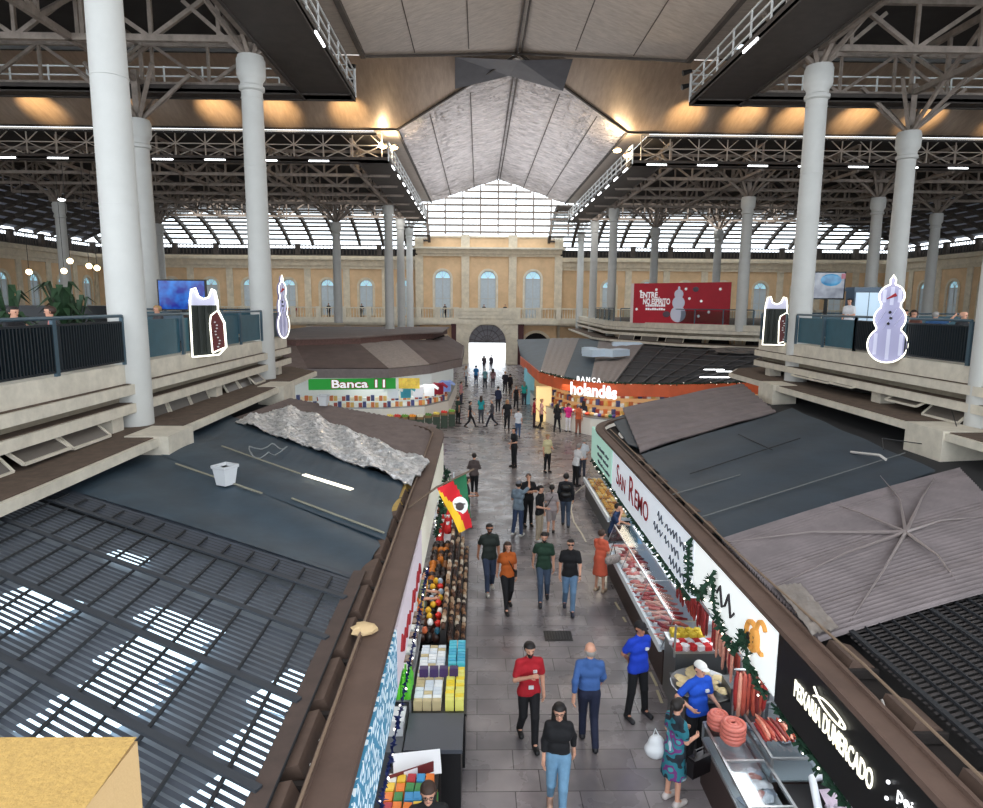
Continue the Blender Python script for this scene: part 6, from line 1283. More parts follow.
shirtm = MB().add([(-.3, 0, 0), (.3, 0, 0), (.3, 0, .5), (.52, 0, .36), (.58, 0, .5), (.26, 0, .74), (.1, 0, .7), (-.1, 0, .7), (-.26, 0, .74), (-.58, 0, .5), (-.52, 0, .36), (-.3, 0, .5)], [tuple(range(12))]).box(-.28, .28, .0, .04, .02, .6)
for i, (x, y, c, l) in enumerate(((-4.9, 38.0, (236, 240, 244), 'first white shirt'), (-4.2, 38.2, (80, 170, 190), 'teal shirt'), (-3.5, 38.5, (240, 240, 244), 'second white shirt'), (-2.9, 39.0, (246, 246, 246), 'white shirt with red print'), (-2.4, 39.8, (150, 30, 50), 'dark red shirt'), (-2.0, 41., (150, 170, 220), 'pale blue shirt'))):
    o = single(MB().add(shirtm.v, shirtm.f), 'hanging_shirt', C('shirt_%d' % i, *c, emit=.12), l+' hanging at the front of the Banca 11 stall', 'shirt', (x, y-.2, 1.65), .15)
fr = [C('fruit_%d' % i, *c, rough=.5, emit=.1) for i, c in enumerate(((236, 214, 110), (214, 60, 50), (120, 170, 70), (240, 160, 50), (228, 226, 206), (96, 140, 70)))]
frP = [MB().ball((0, 0, .05), .07, 7).mesh('fruit', m, 60) for m in fr]
for k in range(9):
    x = -4.9+k*.42; y = 36.4+(.0 if k < 5 else (k-4)*.45); nm = ('yellow', 'red', 'green', 'orange', 'cream', 'dark green')[k % 6]
    t = thing('fruit_crate', 'crate of %s produce before the Banca 11 stall, %s from the left' % (nm, ordn[k]), 'crate', (x, y, 0)); part(MB().box(-.19, .19, -.3, .3, 0, .72), 'stand', C('crate_stand', 70, 84, 70), t); part(MB().box(-.2, .2, -.32, -.29, .72, .86).box(-.2, .2, .29, .32, .72, .86).box(-.2, -.17, -.32, .32, .72, .86).box(.17, .2, -.32, .32, .72, .86), 'rim', C('crate_wood', 150, 120, 80), t)
    for i in range(14):
        l = i//9; q = i-9*l; inst(frP[k % 6], 'fruit', (x-.12+(q % 3)*.12, y-.2+(q//3)*.16+l*.05, .76+l*.1), 0, '%s fruit heaped in the %s crate before the Banca 11 stall' % (nm, ordn[k]), 'fruit', '%s fruit in the %s crate' % (nm, ordn[k]))
for r_ in range(2):
    for i in range(46):
        x, y = along([(-12, 38.3), (-5.6, 38.4), (-3.4, 39.3), (-2.1, 41.5), (-1.9, 52)], 1.5+i*.24); inst(hg[(i*5+r_*2) % 6], 'shelf_item', (x, y, 1.04+r_*.38), .1, 'coloured packet on the counter of the Banca 11 stall', 'packet', 'packets on the Banca 11 counter')
# ================================================================== PEOPLE (bodies are grown from smooth-blended limbs on a grid)
def surf_nets(D, o, h):
    S = D < 0; nx, ny, nz = D.shape
    c = np.zeros((nx-1, ny-1, nz-1), int)
    for i in (0, 1):
        for j in (0, 1):
            for k in (0, 1): c += S[i:nx-1+i, j:ny-1+j, k:nz-1+k]
    act = (c > 0) & (c < 8); idx = -np.ones(act.shape, int); A = np.argwhere(act); idx[act] = np.arange(len(A))
    if not len(A): return [], []
    acc = np.zeros((len(A), 3)); cnt = np.zeros(len(A))
    ax_, ay_, az_ = A.T
    for ax in range(3):
        for p in (0, 1):
            for q in (0, 1):
                o1 = [0, 0, 0]; oth = [a for a in range(3) if a != ax]; o1[oth[0]] = p; o1[oth[1]] = q; o2 = list(o1); o2[ax] = 1
                a = D[ax_+o1[0], ay_+o1[1], az_+o1[2]]; b = D[ax_+o2[0], ay_+o2[1], az_+o2[2]]; m = (a < 0) != (b < 0)
                t = np.where(m, a/np.where(m, a-b, 1), 0); P = np.array(o1, float)[None]+np.zeros((len(A), 3)); P[:, ax] = t
                acc += P*m[:, None]; cnt += m
    V = (A+acc/cnt[:, None])*h+np.array(o)
    F = []
    for ax in range(3):
        oth = [(ax+1) % 3, (ax+2) % 3]
        sl1 = [slice(1, n-1) for n in D.shape]; sl2 = list(sl1); sl1[ax] = slice(0, D.shape[ax]-1); sl2[ax] = slice(1, D.shape[ax])
        a = S[tuple(sl1)]; b = S[tuple(sl2)]; E_ = np.argwhere(a != b); 
        if not len(E_): continue
        fl = a[tuple(E_.T)]
        base = E_.copy(); base[:, oth[0]] += 1; base[:, oth[1]] += 1
        q = []
        for (d0, d1) in ((-1, -1), (0, -1), (0, 0), (-1, 0)):
            p = base.copy(); p[:, oth[0]] += d0; p[:, oth[1]] += d1; q.append(idx[tuple(p.T)])
        q = np.array(q).T; q[~fl] = q[~fl][:, ::-1]; F.append(q)
    return V, np.concatenate(F)
def sdf(prims, X, Y, Z, k):
    D = None
    for (a, b, ra, rb, fy) in prims:
        ay, by, Yq = a[1]/fy, b[1]/fy, Y/fy
        ba = np.array([b[0]-a[0], by-ay, b[2]-a[2]]); L2 = max(1e-9, ba@ba); px, py, pz = X-a[0], Yq-ay, Z-a[2]
        t = np.clip((px*ba[0]+py*ba[1]+pz*ba[2])/L2, 0, 1); d = np.sqrt((px-ba[0]*t)**2+(py-ba[1]*t)**2+(pz-ba[2]*t)**2)-(ra+(rb-ra)*t)
        d = d*min(1, fy)
        if D is None: D = d
        else:
            hh = np.clip(.5+.5*(D-d)/k, 0, 1); D = D*(1-hh)+d*hh-k*hh*(1-hh)
    return D
def grow(prims, h, k=.03, cut=None):
    P = np.array([p for q in prims for p in (q[0], q[1])]); R = max(max(q[2], q[3]) for q in prims)+2*h
    lo = P.min(0)-R; hi = P.max(0)+R; n = np.ceil((hi-lo)/h).astype(int)+2
    X, Y, Z = np.meshgrid(*[lo[i]+np.arange(n[i])*h for i in range(3)], indexing='ij', sparse=False)
    X = X.astype(np.float32); Y = Y.astype(np.float32); Z = Z.astype(np.float32)
    D = sdf(prims, X, Y, Z, k)
    if cut is not None: D = np.maximum(D, cut(X, Y, Z))
    V, F = surf_nets(D, lo, h); mb = MB()
    if len(V): mb.add(V.tolist(), F.tolist())
    return mb
ARM = dict(down=((.05, -.02, -.28), (.06, .04, -.53)), fwd=((.05, .08, -.265), (.04, .25, -.46)), back=((.06, -.12, -.25), (.08, -.15, -.50)), chest=((.07, .07, -.265), (-.13, .25, -.13)),
           hips=((.2, -.04, -.22), (.04, .10, -.37)), behind=((.07, -.10, -.26), (-.10, -.19, -.44)), up=((.10, .17, .12), (.02, .33, .33)), hold=((.05, .03, -.28), (.0, .26, -.30)), fold=((.08, .05, -.26), (-.16, .2, -.22)),
           phone=((.05, .10, -.25), (-.05, .2, -.02)), point=((.12, .22, .06), (.16, .45, .20)), table=((.06, .1, -.25), (.0, .33, -.25)), face=((.04, .14, -.22), (-.1, .16, .04)))
LEG = dict(stand=((.0, .01, -.42), (.02, -.01, -.83)), fwd=((-.01, .17, -.385), (-.015, .27, -.79)), back=((0, .02, -.42), (0, -.24, -.75)), lead=((-.015, .15, -.395), (-.02, .18, -.815)), trail=((.0, .02, -.42), (.01, -.2, -.78)), wide=((.04, .02, -.42), (.09, .0, -.83)), sit=((.03, .42, .0), (.03, .44, -.42)), stride=((.0, .22, -.36), (0, .36, -.75)), strideb=((0, -.06, -.41), (0, -.34, -.70)))
SKIN = [C('skin_light', 214, 160, 134, rough=.6), C('skin_tan', 186, 128, 100, rough=.6), C('skin_brown', 120, 78, 58, rough=.6)]
HAIRC = dict(dark=C('hair_dark', 26, 20, 18, rough=.6), brown=C('hair_brown', 62, 42, 32, rough=.6), grey=C('hair_grey', 150, 146, 142, rough=.7), blond=C('hair_blond', 172, 136, 90, rough=.6), ginger=C('hair_ginger', 120, 64, 40, rough=.6))
def person(label, pos, head=0, ht=1.72, top=((40, 40, 40), 'short'), bot=((30, 30, 36), 'trousers'), shoe=(30, 30, 30), hair=('dark', 'short'), skin=0, arms=('down', 'down'), legs=('stand', 'stand'), lean=0., fat=1., fem=False, h=.02, look=0., extras=(), hip=0., shoe2=None, group=None):
    sc = ht/1.75; root = thing('person', label, 'person', pos, (180+head)*D2R, group); root.scale = (sc, sc, sc); h = h/sc
    seated = legs[0] == 'sit'
    sw = .148 if fem else .172; hz = .92-hip if not seated else .52; hw = .09
    ca, sa = math.cos(lean*D2R), math.sin(lean*D2R)
    def T(p): x, y, z = p; z0 = z-hz; return np.array([x, y*ca+z0*sa, hz-y*sa+z0*ca])
    up = hz-.92
    Zt = lambda z: z+up
    pel = (T((-.065, 0, Zt(.95))), T((.065, 0, Zt(.95)))); 
    sh = [T((-sw, 0, Zt(1.42))), T((sw, 0, Zt(1.42)))]; nk = T((0, -.005, Zt(1.47))); hd = T((0, .02, Zt(1.625))); 
    J = []
    for i, s in enumerate((-1, 1)):
        e, w_ = ARM[arms[i]]; el = sh[i]+np.array([s*e[0], e[1], e[2]]); wr = sh[i]+np.array([s*w_[0], w_[1], w_[2]])
        kn, an = LEG[legs[i]]; hp = np.array([s*hw, 0, hz]); k_ = hp+np.array([s*kn[0], kn[1], kn[2]]); a_ = hp+np.array([s*an[0], an[1], an[2]])
        J.append((el, wr, hp, k_, a_))
    f = fat; bust = .012 if fem else 0
    body = [(*pel, .092, .092, .8), (T((-.05, 0, Zt(1.08))), T((.05, 0, Zt(1.08))), .098*f, .098*f, .8), (T((-.08, .0, Zt(1.27))), T((.08, 0, Zt(1.27))), .092, .092, .78), (sh[0]+np.array([.02, 0, -.012]), T((-.03, 0, Zt(1.445))), .045, .05, .9), (sh[1]+np.array([-.02, 0, -.012]), T((.03, 0, Zt(1.445))), .045, .05, .9), (T((0, -.01, Zt(1.42))), T((0, .005, Zt(1.54))), .058, .05, 1)]
    body = [(a, b, ra*.88, rb*.88, fy) if i < 2 else (a, b, ra*.95, rb*.95, fy) for i, (a, b, ra, rb, fy) in enumerate(body)]
    cr = [(hd+np.array([0, -.03, .03]), hd+np.array([0, .02, .035]), .077, .078, 1), (hd+np.array([0, .02, -.03]), hd+np.array([0, .045, -.075]), .062, .038, 1)]
    body += cr+[(hd+np.array([0, .09, .0]), hd+np.array([0, .105, -.022]), .009, .014, 1)]
    for s in (-1, 1): body.append((hd+np.array([s*.078, -.01, .01]), hd+np.array([s*.08, -.015, -.015]), .016, .012, 1))
    for i, (el, wr, hp, k_, a_) in enumerate(J):
        dv = (wr-el)/np.linalg.norm(wr-el)
        ls = .8 if top[1] == 'long' else 1.
        body += [(sh[i], el, .05*ls, .04*ls, 1), (el, wr, .04*ls, .026, 1), (wr, wr+dv*.07, .026, .03, 1), (hp, k_, .074, .052, 1), (k_, a_, .050, .034, 1), (a_, a_+np.array([0, .13, -.05]), .036, .026, 1)]
    bm_ = grow(body, h, .02)
    # fingers and thumb, eyes, mouth
    for i, (el, wr, hp, k_, a_) in enumerate(J):
        s = (-1, 1)[i]; dv = Vector(wr-el).normalized(); inn_ = Vector((-s, 0, 0)); inn_ = (inn_-dv*inn_.dot(dv)).normalized(); lat = dv.cross(inn_).normalized()
        if lat.y < 0: lat = -lat
        p0 = Vector(wr)+dv*.075
        for q, L_ in enumerate((.072, .08, .075, .058)):
            st = p0+lat*(.026-.0175*q); bm_.tube([st, st+dv*L_*.5+inn_*.006, st+dv*L_*.85+inn_*.028, st+dv*L_*.95+inn_*.045], [.0095, .009, .008, .006], 6)
        st = Vector(wr)+dv*.025+lat*.024; bm_.tube([st, st+dv*.03+lat*.022+inn_*.01, st+dv*.058+lat*.024+inn_*.026], [.012, .010, .007], 6)
    n0 = len(bm_.f)
    for s in (-1, 1): bm_.ball(hd+np.array([s*.032, .085, .012]), .011, 6, 1)
    bm_.ball(hd+np.array([0, .082, -.052]), .02, 6, 2, sc=(1, .5, .35))
    part(bm_, 'body', [SKIN[skin], C('eye_dark', 20, 16, 16), C('lips', 160, 90, 84)], root, 80)
    # top garment
    tc, tk = top; g = .016
    tp = [(T((-.075, 0, Zt(.90))), T((.075, 0, Zt(.90))), .122*max(1, f*.94), .122*max(1, f*.94), .84), (T((-.055, 0, Zt(.98))), T((.055, 0, Zt(.98))), .108*max(1, f*.98)+(.008 if tk != 'dress' else 0), .108*max(1, f*.98), .82), (T((-.055, .01*(f-1)*5, Zt(1.10))), T((.055, .01*(f-1)*5, Zt(1.10))), .108*f, .108*f, .82), (T((-.085, .004+bust, Zt(1.28))), T((.085, .004+bust, Zt(1.28))), .112, .112, .84), (sh[0]+np.array([.02, 0, -.012]), T((-.03, 0, Zt(1.45))), .056, .056, .95), (sh[1]+np.array([-.02, 0, -.012]), T((.03, 0, Zt(1.45))), .056, .056, .95), (T((0, -.012, Zt(1.40))), T((0, -.008, Zt(1.47))), .07, .056, 1)]
    for i, (el, wr, hp, k_, a_) in enumerate(J):
        if tk in ('short', 'dress'): m_ = sh[i]+(el-sh[i])*.72; tp.append((sh[i]+np.array([0, 0, -.012]), m_, .057, .06, 1))
        elif tk == 'long': tp += [(sh[i]+np.array([0, 0, -.01]), el, .057, .05, 1), (el, el+(wr-el)*.92, .052, .038, 1)]
        elif tk == 'sleeveless': pass
    hem = Zt(.85 if bot[1] not in ('high', 'tucked') else 1.0)
    if tk == 'dress':
        tp += [((0, .0, Zt(.95)), (0, 0, Zt(.52)), .15, .21, .92)]; hem = Zt(.50)
    if seated: hem = .5
    cutf = lambda X, Y, Z: hem-Z+.012*np.sin(X*60)*(tk == 'dress')
    if tk == 'coat': pass
    cm = tc if not isinstance(tc, tuple) else C('cloth_%d_%d_%d' % tc, *tc, rough=.85, noise=.12, nscale=7, bump=.25, bscale=14)
    part(grow(tp, h, .035, cutf), 'dress' if tk == 'dress' else ('shirt'), cm, root, 80)
    # trousers / skirt / shorts
    bc, bk = bot
    bmat = C('cloth_%d_%d_%d' % bc, *bc, rough=.85, noise=.15, nscale=7, bump=.25, bscale=14)
    if bk in ('trousers', 'high', 'shorts', 'tucked'):
        tr = [(T((-.06, 0, Zt(.97))), T((.06, 0, Zt(.97))), .112*max(1, f*.94), .112*max(1, f*.94), .8)]
        tr.append(((0, 0, Zt(.885)), (0, 0, Zt(.93)), .085, .1, .85))
        if bk in ('high', 'tucked'): tr.append((T((-.05, 0, Zt(1.04))), T((.05, 0, Zt(1.04))), .098, .098, .8))
        for i, (el, wr, hp, k_, a_) in enumerate(J):
            tr.append((hp+np.array([0, 0, -.01]), k_, .097 if not fem else .1, .07, 1))
            if bk != 'shorts': tr.append((k_, k_+(a_-k_)*1.02, .068, .056 if not fem else .048, 1))
        part(grow(tr, h, .02, None if not seated else None), 'trousers' if bk != 'shorts' else 'shorts', bmat, root, 80)
    # shoes
    sm_ = C('shoe_%d_%d_%d' % shoe, *shoe, rough=.5); sole = C('sole_white', 214, 212, 208)
    for i, (el, wr, hp, k_, a_) in enumerate(J):
        back_ = legs[i] in ('back', 'strideb'); dz = -.055 if not back_ else -.085
        fz = max(.035-0, a_[2]-.045) if not seated else .04
        sb = grow([((a_[0], a_[1]-.035, fz), (a_[0]*1.04, a_[1]+.17, fz-.008 if not back_ else max(.03, fz-.06)), .05, .044, 1), (tuple(a_), (a_[0], a_[1], a_[2]-.03), .042, .044, 1)], max(.012, h*.8), .02, lambda X, Y, Z: (.0 if True else 0)-Z)
        part(sb, 'shoe', sm_, root, 80)
    # hair
    hc, hk = hair; hm = HAIRC.get(hc)
    R = lambda a, b, r, r2: (hd+np.array(a), hd+np.array(b), r, r2, 1)
    hz_ = float(hd[2]); hy = float(hd[1])
    if hk in ('short', 'long', 'tail', 'bun', 'crop'):
        gr = .013 if hk != 'crop' else .007
        hp_ = [R((0, -.035, .032), (0, .02, .04), .08+gr, .078+gr)]
        def hcut(X, Y, Z, lim=(.045 if hk != 'crop' else .05)):
            face = np.maximum(lim-(Y-hy)*1.0, (Z-hz_)-.075); face = np.maximum((lim-.03)-(Y-hy), (Z-hz_)-.06); low = (hz_-.045)-Z; return np.maximum(-face, low)
        part(grow(hp_, h*.8, .01, hcut), 'hair', hm, root, 80)
        if hk == 'long':
            part(grow([R((-.055, -.045, .02), (-.075, -.05, -.2), .05, .04), R((.055, -.045, .02), (.075, -.05, -.2), .05, .04), R((0, -.07, .02), (0, -.085, -.24), .06, .06)], h*.8, .03), 'hair_lengths', hm, root, 80)
        if hk == 'tail': part(grow([R((0, -.12, .03), (0, -.15, -.14), .03, .02)], h*.8, .02), 'ponytail', hm, root, 80)
        if hk == 'bun': part(grow([R((0, -.12, .05), (0, -.13, .04), .04, .04)], h*.8, .02), 'hair_bun', hm, root, 80)
    if hk == 'bald': part(grow([R((0, -.045, -.01), (0, -.03, .0), .084, .084)], h*.8, .01, lambda X, Y, Z: np.maximum(Z-(hz_+.02), np.maximum((Y-hy)-.02, hz_-.05-Z))), 'hair', HAIRC['grey'], root, 80)
    if hk.startswith('cap'):
        part(grow([R((0, -.035, .02), (0, -.0, .0), .088, .086)], h*.8, .01, lambda X, Y, Z: np.maximum(Z-(hz_+.05), np.maximum((Y-hy)-.0, hz_-.05-Z))), 'hair', HAIRC['dark'], root, 80)
        cmx = C('cap_'+hk[3:], *{'black': (26, 24, 26), 'white': (226, 226, 222), 'grey': (120, 120, 126)}[hk[3:]], rough=.8)
        cp = grow([R((0, -.03, .04), (0, .02, .045), .092, .09)], h*.8, .01, lambda X, Y, Z: (hz_+.045)-Z); cp.ball(hd+np.array([0, .1, .05]), .075, 10, sc=(1, 1.05, .14)); part(cp, 'cap', cmx, root, 70)
    if 'beard' in extras: part(grow([R((0, .03, -.05), (0, .045, -.085), .06, .04)], h*.8, .01, lambda X, Y, Z: np.maximum(Z-(hz_-.04), (hy+.01)-Y)), 'beard', hm or HAIRC['dark'], root, 80)
    if 'glasses' in extras or 'sunglasses' in extras:
        mb = MB()
        for s in (-1, 1): mb.tube([hd+np.array([s*.034+.026*math.cos(a), .1, .012+.02*math.sin(a)]) for a in np.linspace(0, 6.28, 12)], .0035, 5); mb.tube([hd+np.array([s*.062, .098, .015]), hd+np.array([s*.082, .0, .018])], .003, 5)
        mb.tube([hd+np.array([-.01, .102, .016]), hd+np.array([.01, .102, .016])], .003, 5)
        if 'sunglasses' in extras:
            for s in (-1, 1): mb.ball(hd+np.array([s*.034, .1, .012]), .025, 8, sc=(1, .15, .8))
        part(mb, 'glasses', black, root)
    if 'crossbody' in extras:
        a = sh[1]+np.array([-.04, 0, .06]); b = pel[0]+np.array([-.09, 0, .05]); mb = MB()
        mb.tube([a, (a+b)/2+np.array([0, .115, .03]), b+np.array([0, .07, 0])], .011, 6); mb.tube([a, (a+b)/2+np.array([0, -.12, .03]), b+np.array([0, -.07, 0])], .011, 6); mb.rbox(b+np.array([-.03, .02, -.04]), (.06, .2, .16)); part(mb, 'shoulder_strap', black, root)
    if 'backpack' in extras:
        c_ = T((0, -.19, Zt(1.22))); part(grow([(c_+np.array([-.06, 0, .12]), c_+np.array([.06, 0, .12]), .09, .09, .8), (c_+np.array([-.07, 0, -.12]), c_+np.array([.07, 0, -.12]), .1, .1, .8)], h, .05), 'backpack', black, root, 70)
    if 'logo' in extras: part(MB().box(-.10, -.04, .10*f, .12*f+.012, Zt(1.28), Zt(1.32)), 'chest_logo', white_metal, root)
    if 'print' in extras: part(MB().box(-.05, .03, .105*f, .12*f, Zt(1.0), Zt(1.06)), 'shirt_print', white_metal, root)
    if 'watch' in extras: w_ = J[0][1]; part(MB().lathe([(.031, 0), (.033, .01), (.031, .022)], n=10), 'watch', black, root); root.children[-1].location = w_
    return root
G = lambda px, py: gz(px, py, 0)
N_, M_, F_ = .014, .02, .03
P1 = person
navy = (28, 34, 58); jeans = (66, 82, 108); ljean = (112, 152, 182); blk = (22, 22, 26); dkg = (38, 52, 46)
P1('man in a black t-shirt with glasses at the bottom edge, beside the packet rack', (-.55, 6.75, 0), 5, 1.74, ((20, 20, 22), 'short'), (blk, 'trousers'), hair=('brown', 'short'), arms=('hold', 'down'), fat=1.12, h=N_, extras=('glasses',))
P1('man in a red t-shirt with one hand at his chest, walking towards the camera', G(528, 742), 8, 1.76, ((176, 26, 40), 'short'), (blk, 'trousers'), (24, 24, 26), ('dark', 'short'), arms=('down', 'chest'), legs=('lead', 'trail'), h=N_, extras=('logo', 'print', 'beard'))
P1('woman with long dark hair, black top and light blue jeans, striding at the bottom centre', (1.13, 8.3, 0), -6, 1.70, ((18, 18, 22), 'long'), (ljean, 'high'), (190, 150, 130), ('dark', 'long'), arms=('back', 'down'), legs=('lead', 'trail'), fem=True, h=N_, extras=('glasses',))
P1('bald man in a blue shirt and navy trousers seen from behind', (1.8, 9.75, 0), 176, 1.78, ((62, 98, 158), 'long'), (navy, 'tucked'), (24, 24, 28), ('grey', 'bald'), arms=('back', 'fwd'), legs=('lead', 'trail'), fat=1.1, h=N_)
P1('man in a bright blue uniform shirt and black cap, hands behind his back', G(636, 716), 22, 1.76, ((20, 62, 190), 'short'), (blk, 'trousers'), (40, 40, 44), ('dark', 'capblack'), skin=1, arms=('behind', 'behind'), legs=('wide', 'wide'), fat=1.12, h=N_, extras=('logo',))
P1('worker in a blue polo and white cap with hands on hips beside the sausage coils', (3.42, 9.35, 0), 20, 1.70, ((24, 82, 200), 'short'), (blk, 'trousers'), hair=('dark', 'capwhite'), skin=0, arms=('hold', 'hips'), fat=1.08, h=N_, extras=('logo',))
pw = P1('woman in a teal and purple patterned dress holding a white bag and a black handbag', (2.82, 8.5, 0), 118, 1.62, ((28, 92, 112), 'dress'), (blk, 'none'), (200, 190, 186), ('dark', 'tail'), arms=('hold', 'hold'), legs=('stand', 'stand'), fem=True, fat=1.08, h=N_)
# patterned cloth for her dress
def floral():
    m = bpy.data.materials.new('floral_dress'); m.use_nodes = True; nt = m.node_tree; N = nt.nodes; b = N['Principled BSDF']; tc = N.new('ShaderNodeTexCoord'); n = N.new('ShaderNodeTexNoise'); n.inputs['Scale'].default_value = 5.; n.inputs['Detail'].default_value = 1
    nt.links.new(tc.outputs['Object'], n.inputs[0]); r = N.new('ShaderNodeValToRGB'); r.color_ramp.interpolation = 'CONSTANT'; e = r.color_ramp.elements; e[0].color = (.012, .02, .03, 1); e[1].color = (.02, .17, .22, 1); e[1].position = .44
    for p, c in ((.54, (.15, .03, .16, 1)), (.62, (.05, .28, .30, 1)), (.68, (.5, .5, .6, 1))): q = e.new(p); q.color = c
    nt.links.new(n.outputs[0], r.inputs[0]); nt.links.new(r.outputs[0], b.inputs['Base Color']); b.inputs['Roughness'].default_value = .85; return m
for c in pw.children:
    if c.name.startswith('dress'): c.data.materials[0] = floral()
t = thing('carrier_bag', 'white plastic carrier bag hanging behind the woman in the patterned dress', 'bag', (2.6, 8.68, .62)); part(grow([((0, 0, .12), (0, 0, .2), .17, .12, .7)], .02, .02), 'bag', wp, t, 70); part(MB().tube([(-.06, 0, .28), (-.02, 0, .42), (.05, 0, .28)], .012, 5), 'handle', wp, t)
t = thing('handbag', 'black leather handbag carried by the woman in the patterned dress', 'bag', (3.1, 8.3, .62), .5); part(MB().box(-.17, .17, -.06, .06, 0, .25).box(-.15, .15, -.065, .065, .2, .27), 'bag', C('bag_black', 18, 16, 18, rough=.3), t); part(MB().tube([(-.1, 0, .26), (-.08, 0, .38), (.08, 0, .38), (.1, 0, .26)], .01, 5), 'handle', C('bag_black', 18, 16, 18), t)
P1('man in a dark green polo and jeans walking at the left of the middle group', G(489, 592), 8, 1.78, ((40, 48, 44), 'short'), ((56, 68, 92), 'trousers'), (190, 184, 176), ('dark', 'crop'), 1, ('down', 'back'), ('trail', 'lead'), fat=1.08, h=M_, extras=('sunglasses', 'beard'))
P1('woman in a mustard orange top and black trousers with a crossbody strap', G(507, 608), 10, 1.68, ((190, 94, 34), 'short'), (blk, 'trousers'), (20, 20, 22), ('brown', 'long'), arms=('down', 'back'), legs=('trail', 'fwd'), hip=.04, fem=True, h=M_, extras=('crossbody',))
P1('man in a green t-shirt and jeans walking in the middle of the aisle', G(543, 602), -4, 1.76, ((34, 62, 46), 'short'), ((70, 86, 108), 'trousers'), (40, 44, 52), ('dark', 'short'), arms=('down', 'back'), legs=('trail', 'lead'), h=M_, extras=('beard',))
P1('man in a black t-shirt and light jeans walking right of the green t-shirt', G(569, 611), -6, 1.77, ((18, 18, 22), 'short'), ((104, 136, 168), 'trousers'), (36, 40, 56), ('dark', 'crop'), arms=('fwd', 'down'), legs=('lead', 'trail'), fat=1.05, h=M_, extras=('sunglasses', 'watch'))
ow = P1('woman in an orange-red dress carrying a patterned bag at the meat counter', (3.05, 15.55, 0), 145, 1.62, ((204, 92, 66), 'dress'), (blk, 'none'), (200, 176, 150), ('brown', 'short'), arms=('face', 'hold'), legs=('stand', 'stand'), fem=True, h=M_)
t = thing('shoulder_bag', 'speckled grey shoulder bag of the woman in the orange-red dress', 'bag', (3.3, 15.3, .95), .5); part(grow([((-.12, 0, 0), (.12, 0, 0), .12, .12, .6)], .02), 'bag', C('bag_speckled', 150, 140, 134, noise=.5, nscale=25), t, 70); part(MB().tube([(-.1, 0, .08), (0, 0, .4), (.1, 0, .08)], .012, 5), 'strap', C('bag_strap', 110, 96, 84), t)
P1('person in a dark blue shirt leaning behind the end of the meat counter', (3.75, 17.6, 0), 60, 1.70, ((36, 54, 88), 'short'), (blk, 'trousers'), hair=('dark', 'short'), arms=('hold', 'face'), lean=12, h=M_)
P1('seller in a coral top behind the bread counter', (5.15, 20.6, 0), -100, 1.66, ((214, 84, 76), 'short'), (blk, 'trousers'), hair=('brown', 'short'), arms=('hold', 'hold'), fem=True, lean=8, h=M_)
P1('man in a grey t-shirt and jeans pointing with a raised arm', G(518, 536), 150, 1.76, ((120, 136, 150), 'short'), ((56, 72, 104), 'trousers'), (220, 218, 214), ('brown', 'capgrey'), arms=('hold', 'up'), legs=('wide', 'stand'), fat=1.05, h=M_)
P1('man in black with folded arms standing behind the pointing man', (1.62, 20.5, 0), 10, 1.74, ((24, 24, 28), 'short'), (blk, 'trousers'), hair=('brown', 'crop'), arms=('fold', 'fold'), h=M_)
P1('young man in a black t-shirt and beige trousers turned to the pointing man', G(539, 541), 60, 1.74, ((20, 20, 24), 'short'), ((176, 160, 138), 'trousers'), (210, 208, 204), ('dark', 'short'), arms=('down', 'hold'), h=M_)
P1('woman in a pale grey blouse with a dark shoulder strap seen from behind', G(551, 535), 172, 1.62, ((172, 160, 160), 'short'), ((172, 160, 160), 'shorts'), (40, 36, 36), ('dark', 'tail'), arms=('hold', 'down'), legs=('trail', 'lead'), fem=True, h=M_, extras=('crossbody',))
P1('man with a black backpack and jeans seen from behind', G(565, 527), 172, 1.78, ((26, 28, 34), 'long'), ((70, 84, 104), 'trousers'), (40, 40, 44), ('dark', 'short'), arms=('down', 'down'), legs=('lead', 'trail'), h=M_, extras=('backpack',))
P1('woman in a grey-brown cardigan walking away near the flag', G(474, 497), 178, 1.66, ((88, 76, 74), 'long'), (blk, 'trousers'), (214, 200, 196), ('dark', 'bun'), arms=('fold', 'fold'), legs=('lead', 'trail'), fem=True, h=F_)
P1('dark dressed man standing alone in the middle of the aisle looking sideways', G(514, 467), -60, 1.76, ((32, 34, 38), 'short'), (blk, 'trousers'), hair=('dark', 'short'), arms=('hold', 'down'), h=F_)
P1('woman in a pale yellow t-shirt and black leggings', G(547, 472), 20, 1.66, ((216, 206, 160), 'short'), (blk, 'trousers'), (30, 30, 34), ('blond', 'tail'), arms=('hold', 'down'), fem=True, h=F_)
P1('man in a white shirt and black trousers buying at the bread counter', (3.85, 25.2, 0), 120, 1.72, ((220, 220, 222), 'short'), (blk, 'trousers'), hair=('grey', 'short'), arms=('hold', 'hold'), lean=10, h=F_)
P1('person in a light shirt bending at the corner of the bread counter', (4.3, 26.5, 0), 150, 1.66, ((206, 212, 218), 'short'), ((60, 64, 80), 'trousers'), hair=('grey', 'short'), arms=('hold', 'hold'), lean=18, h=F_)
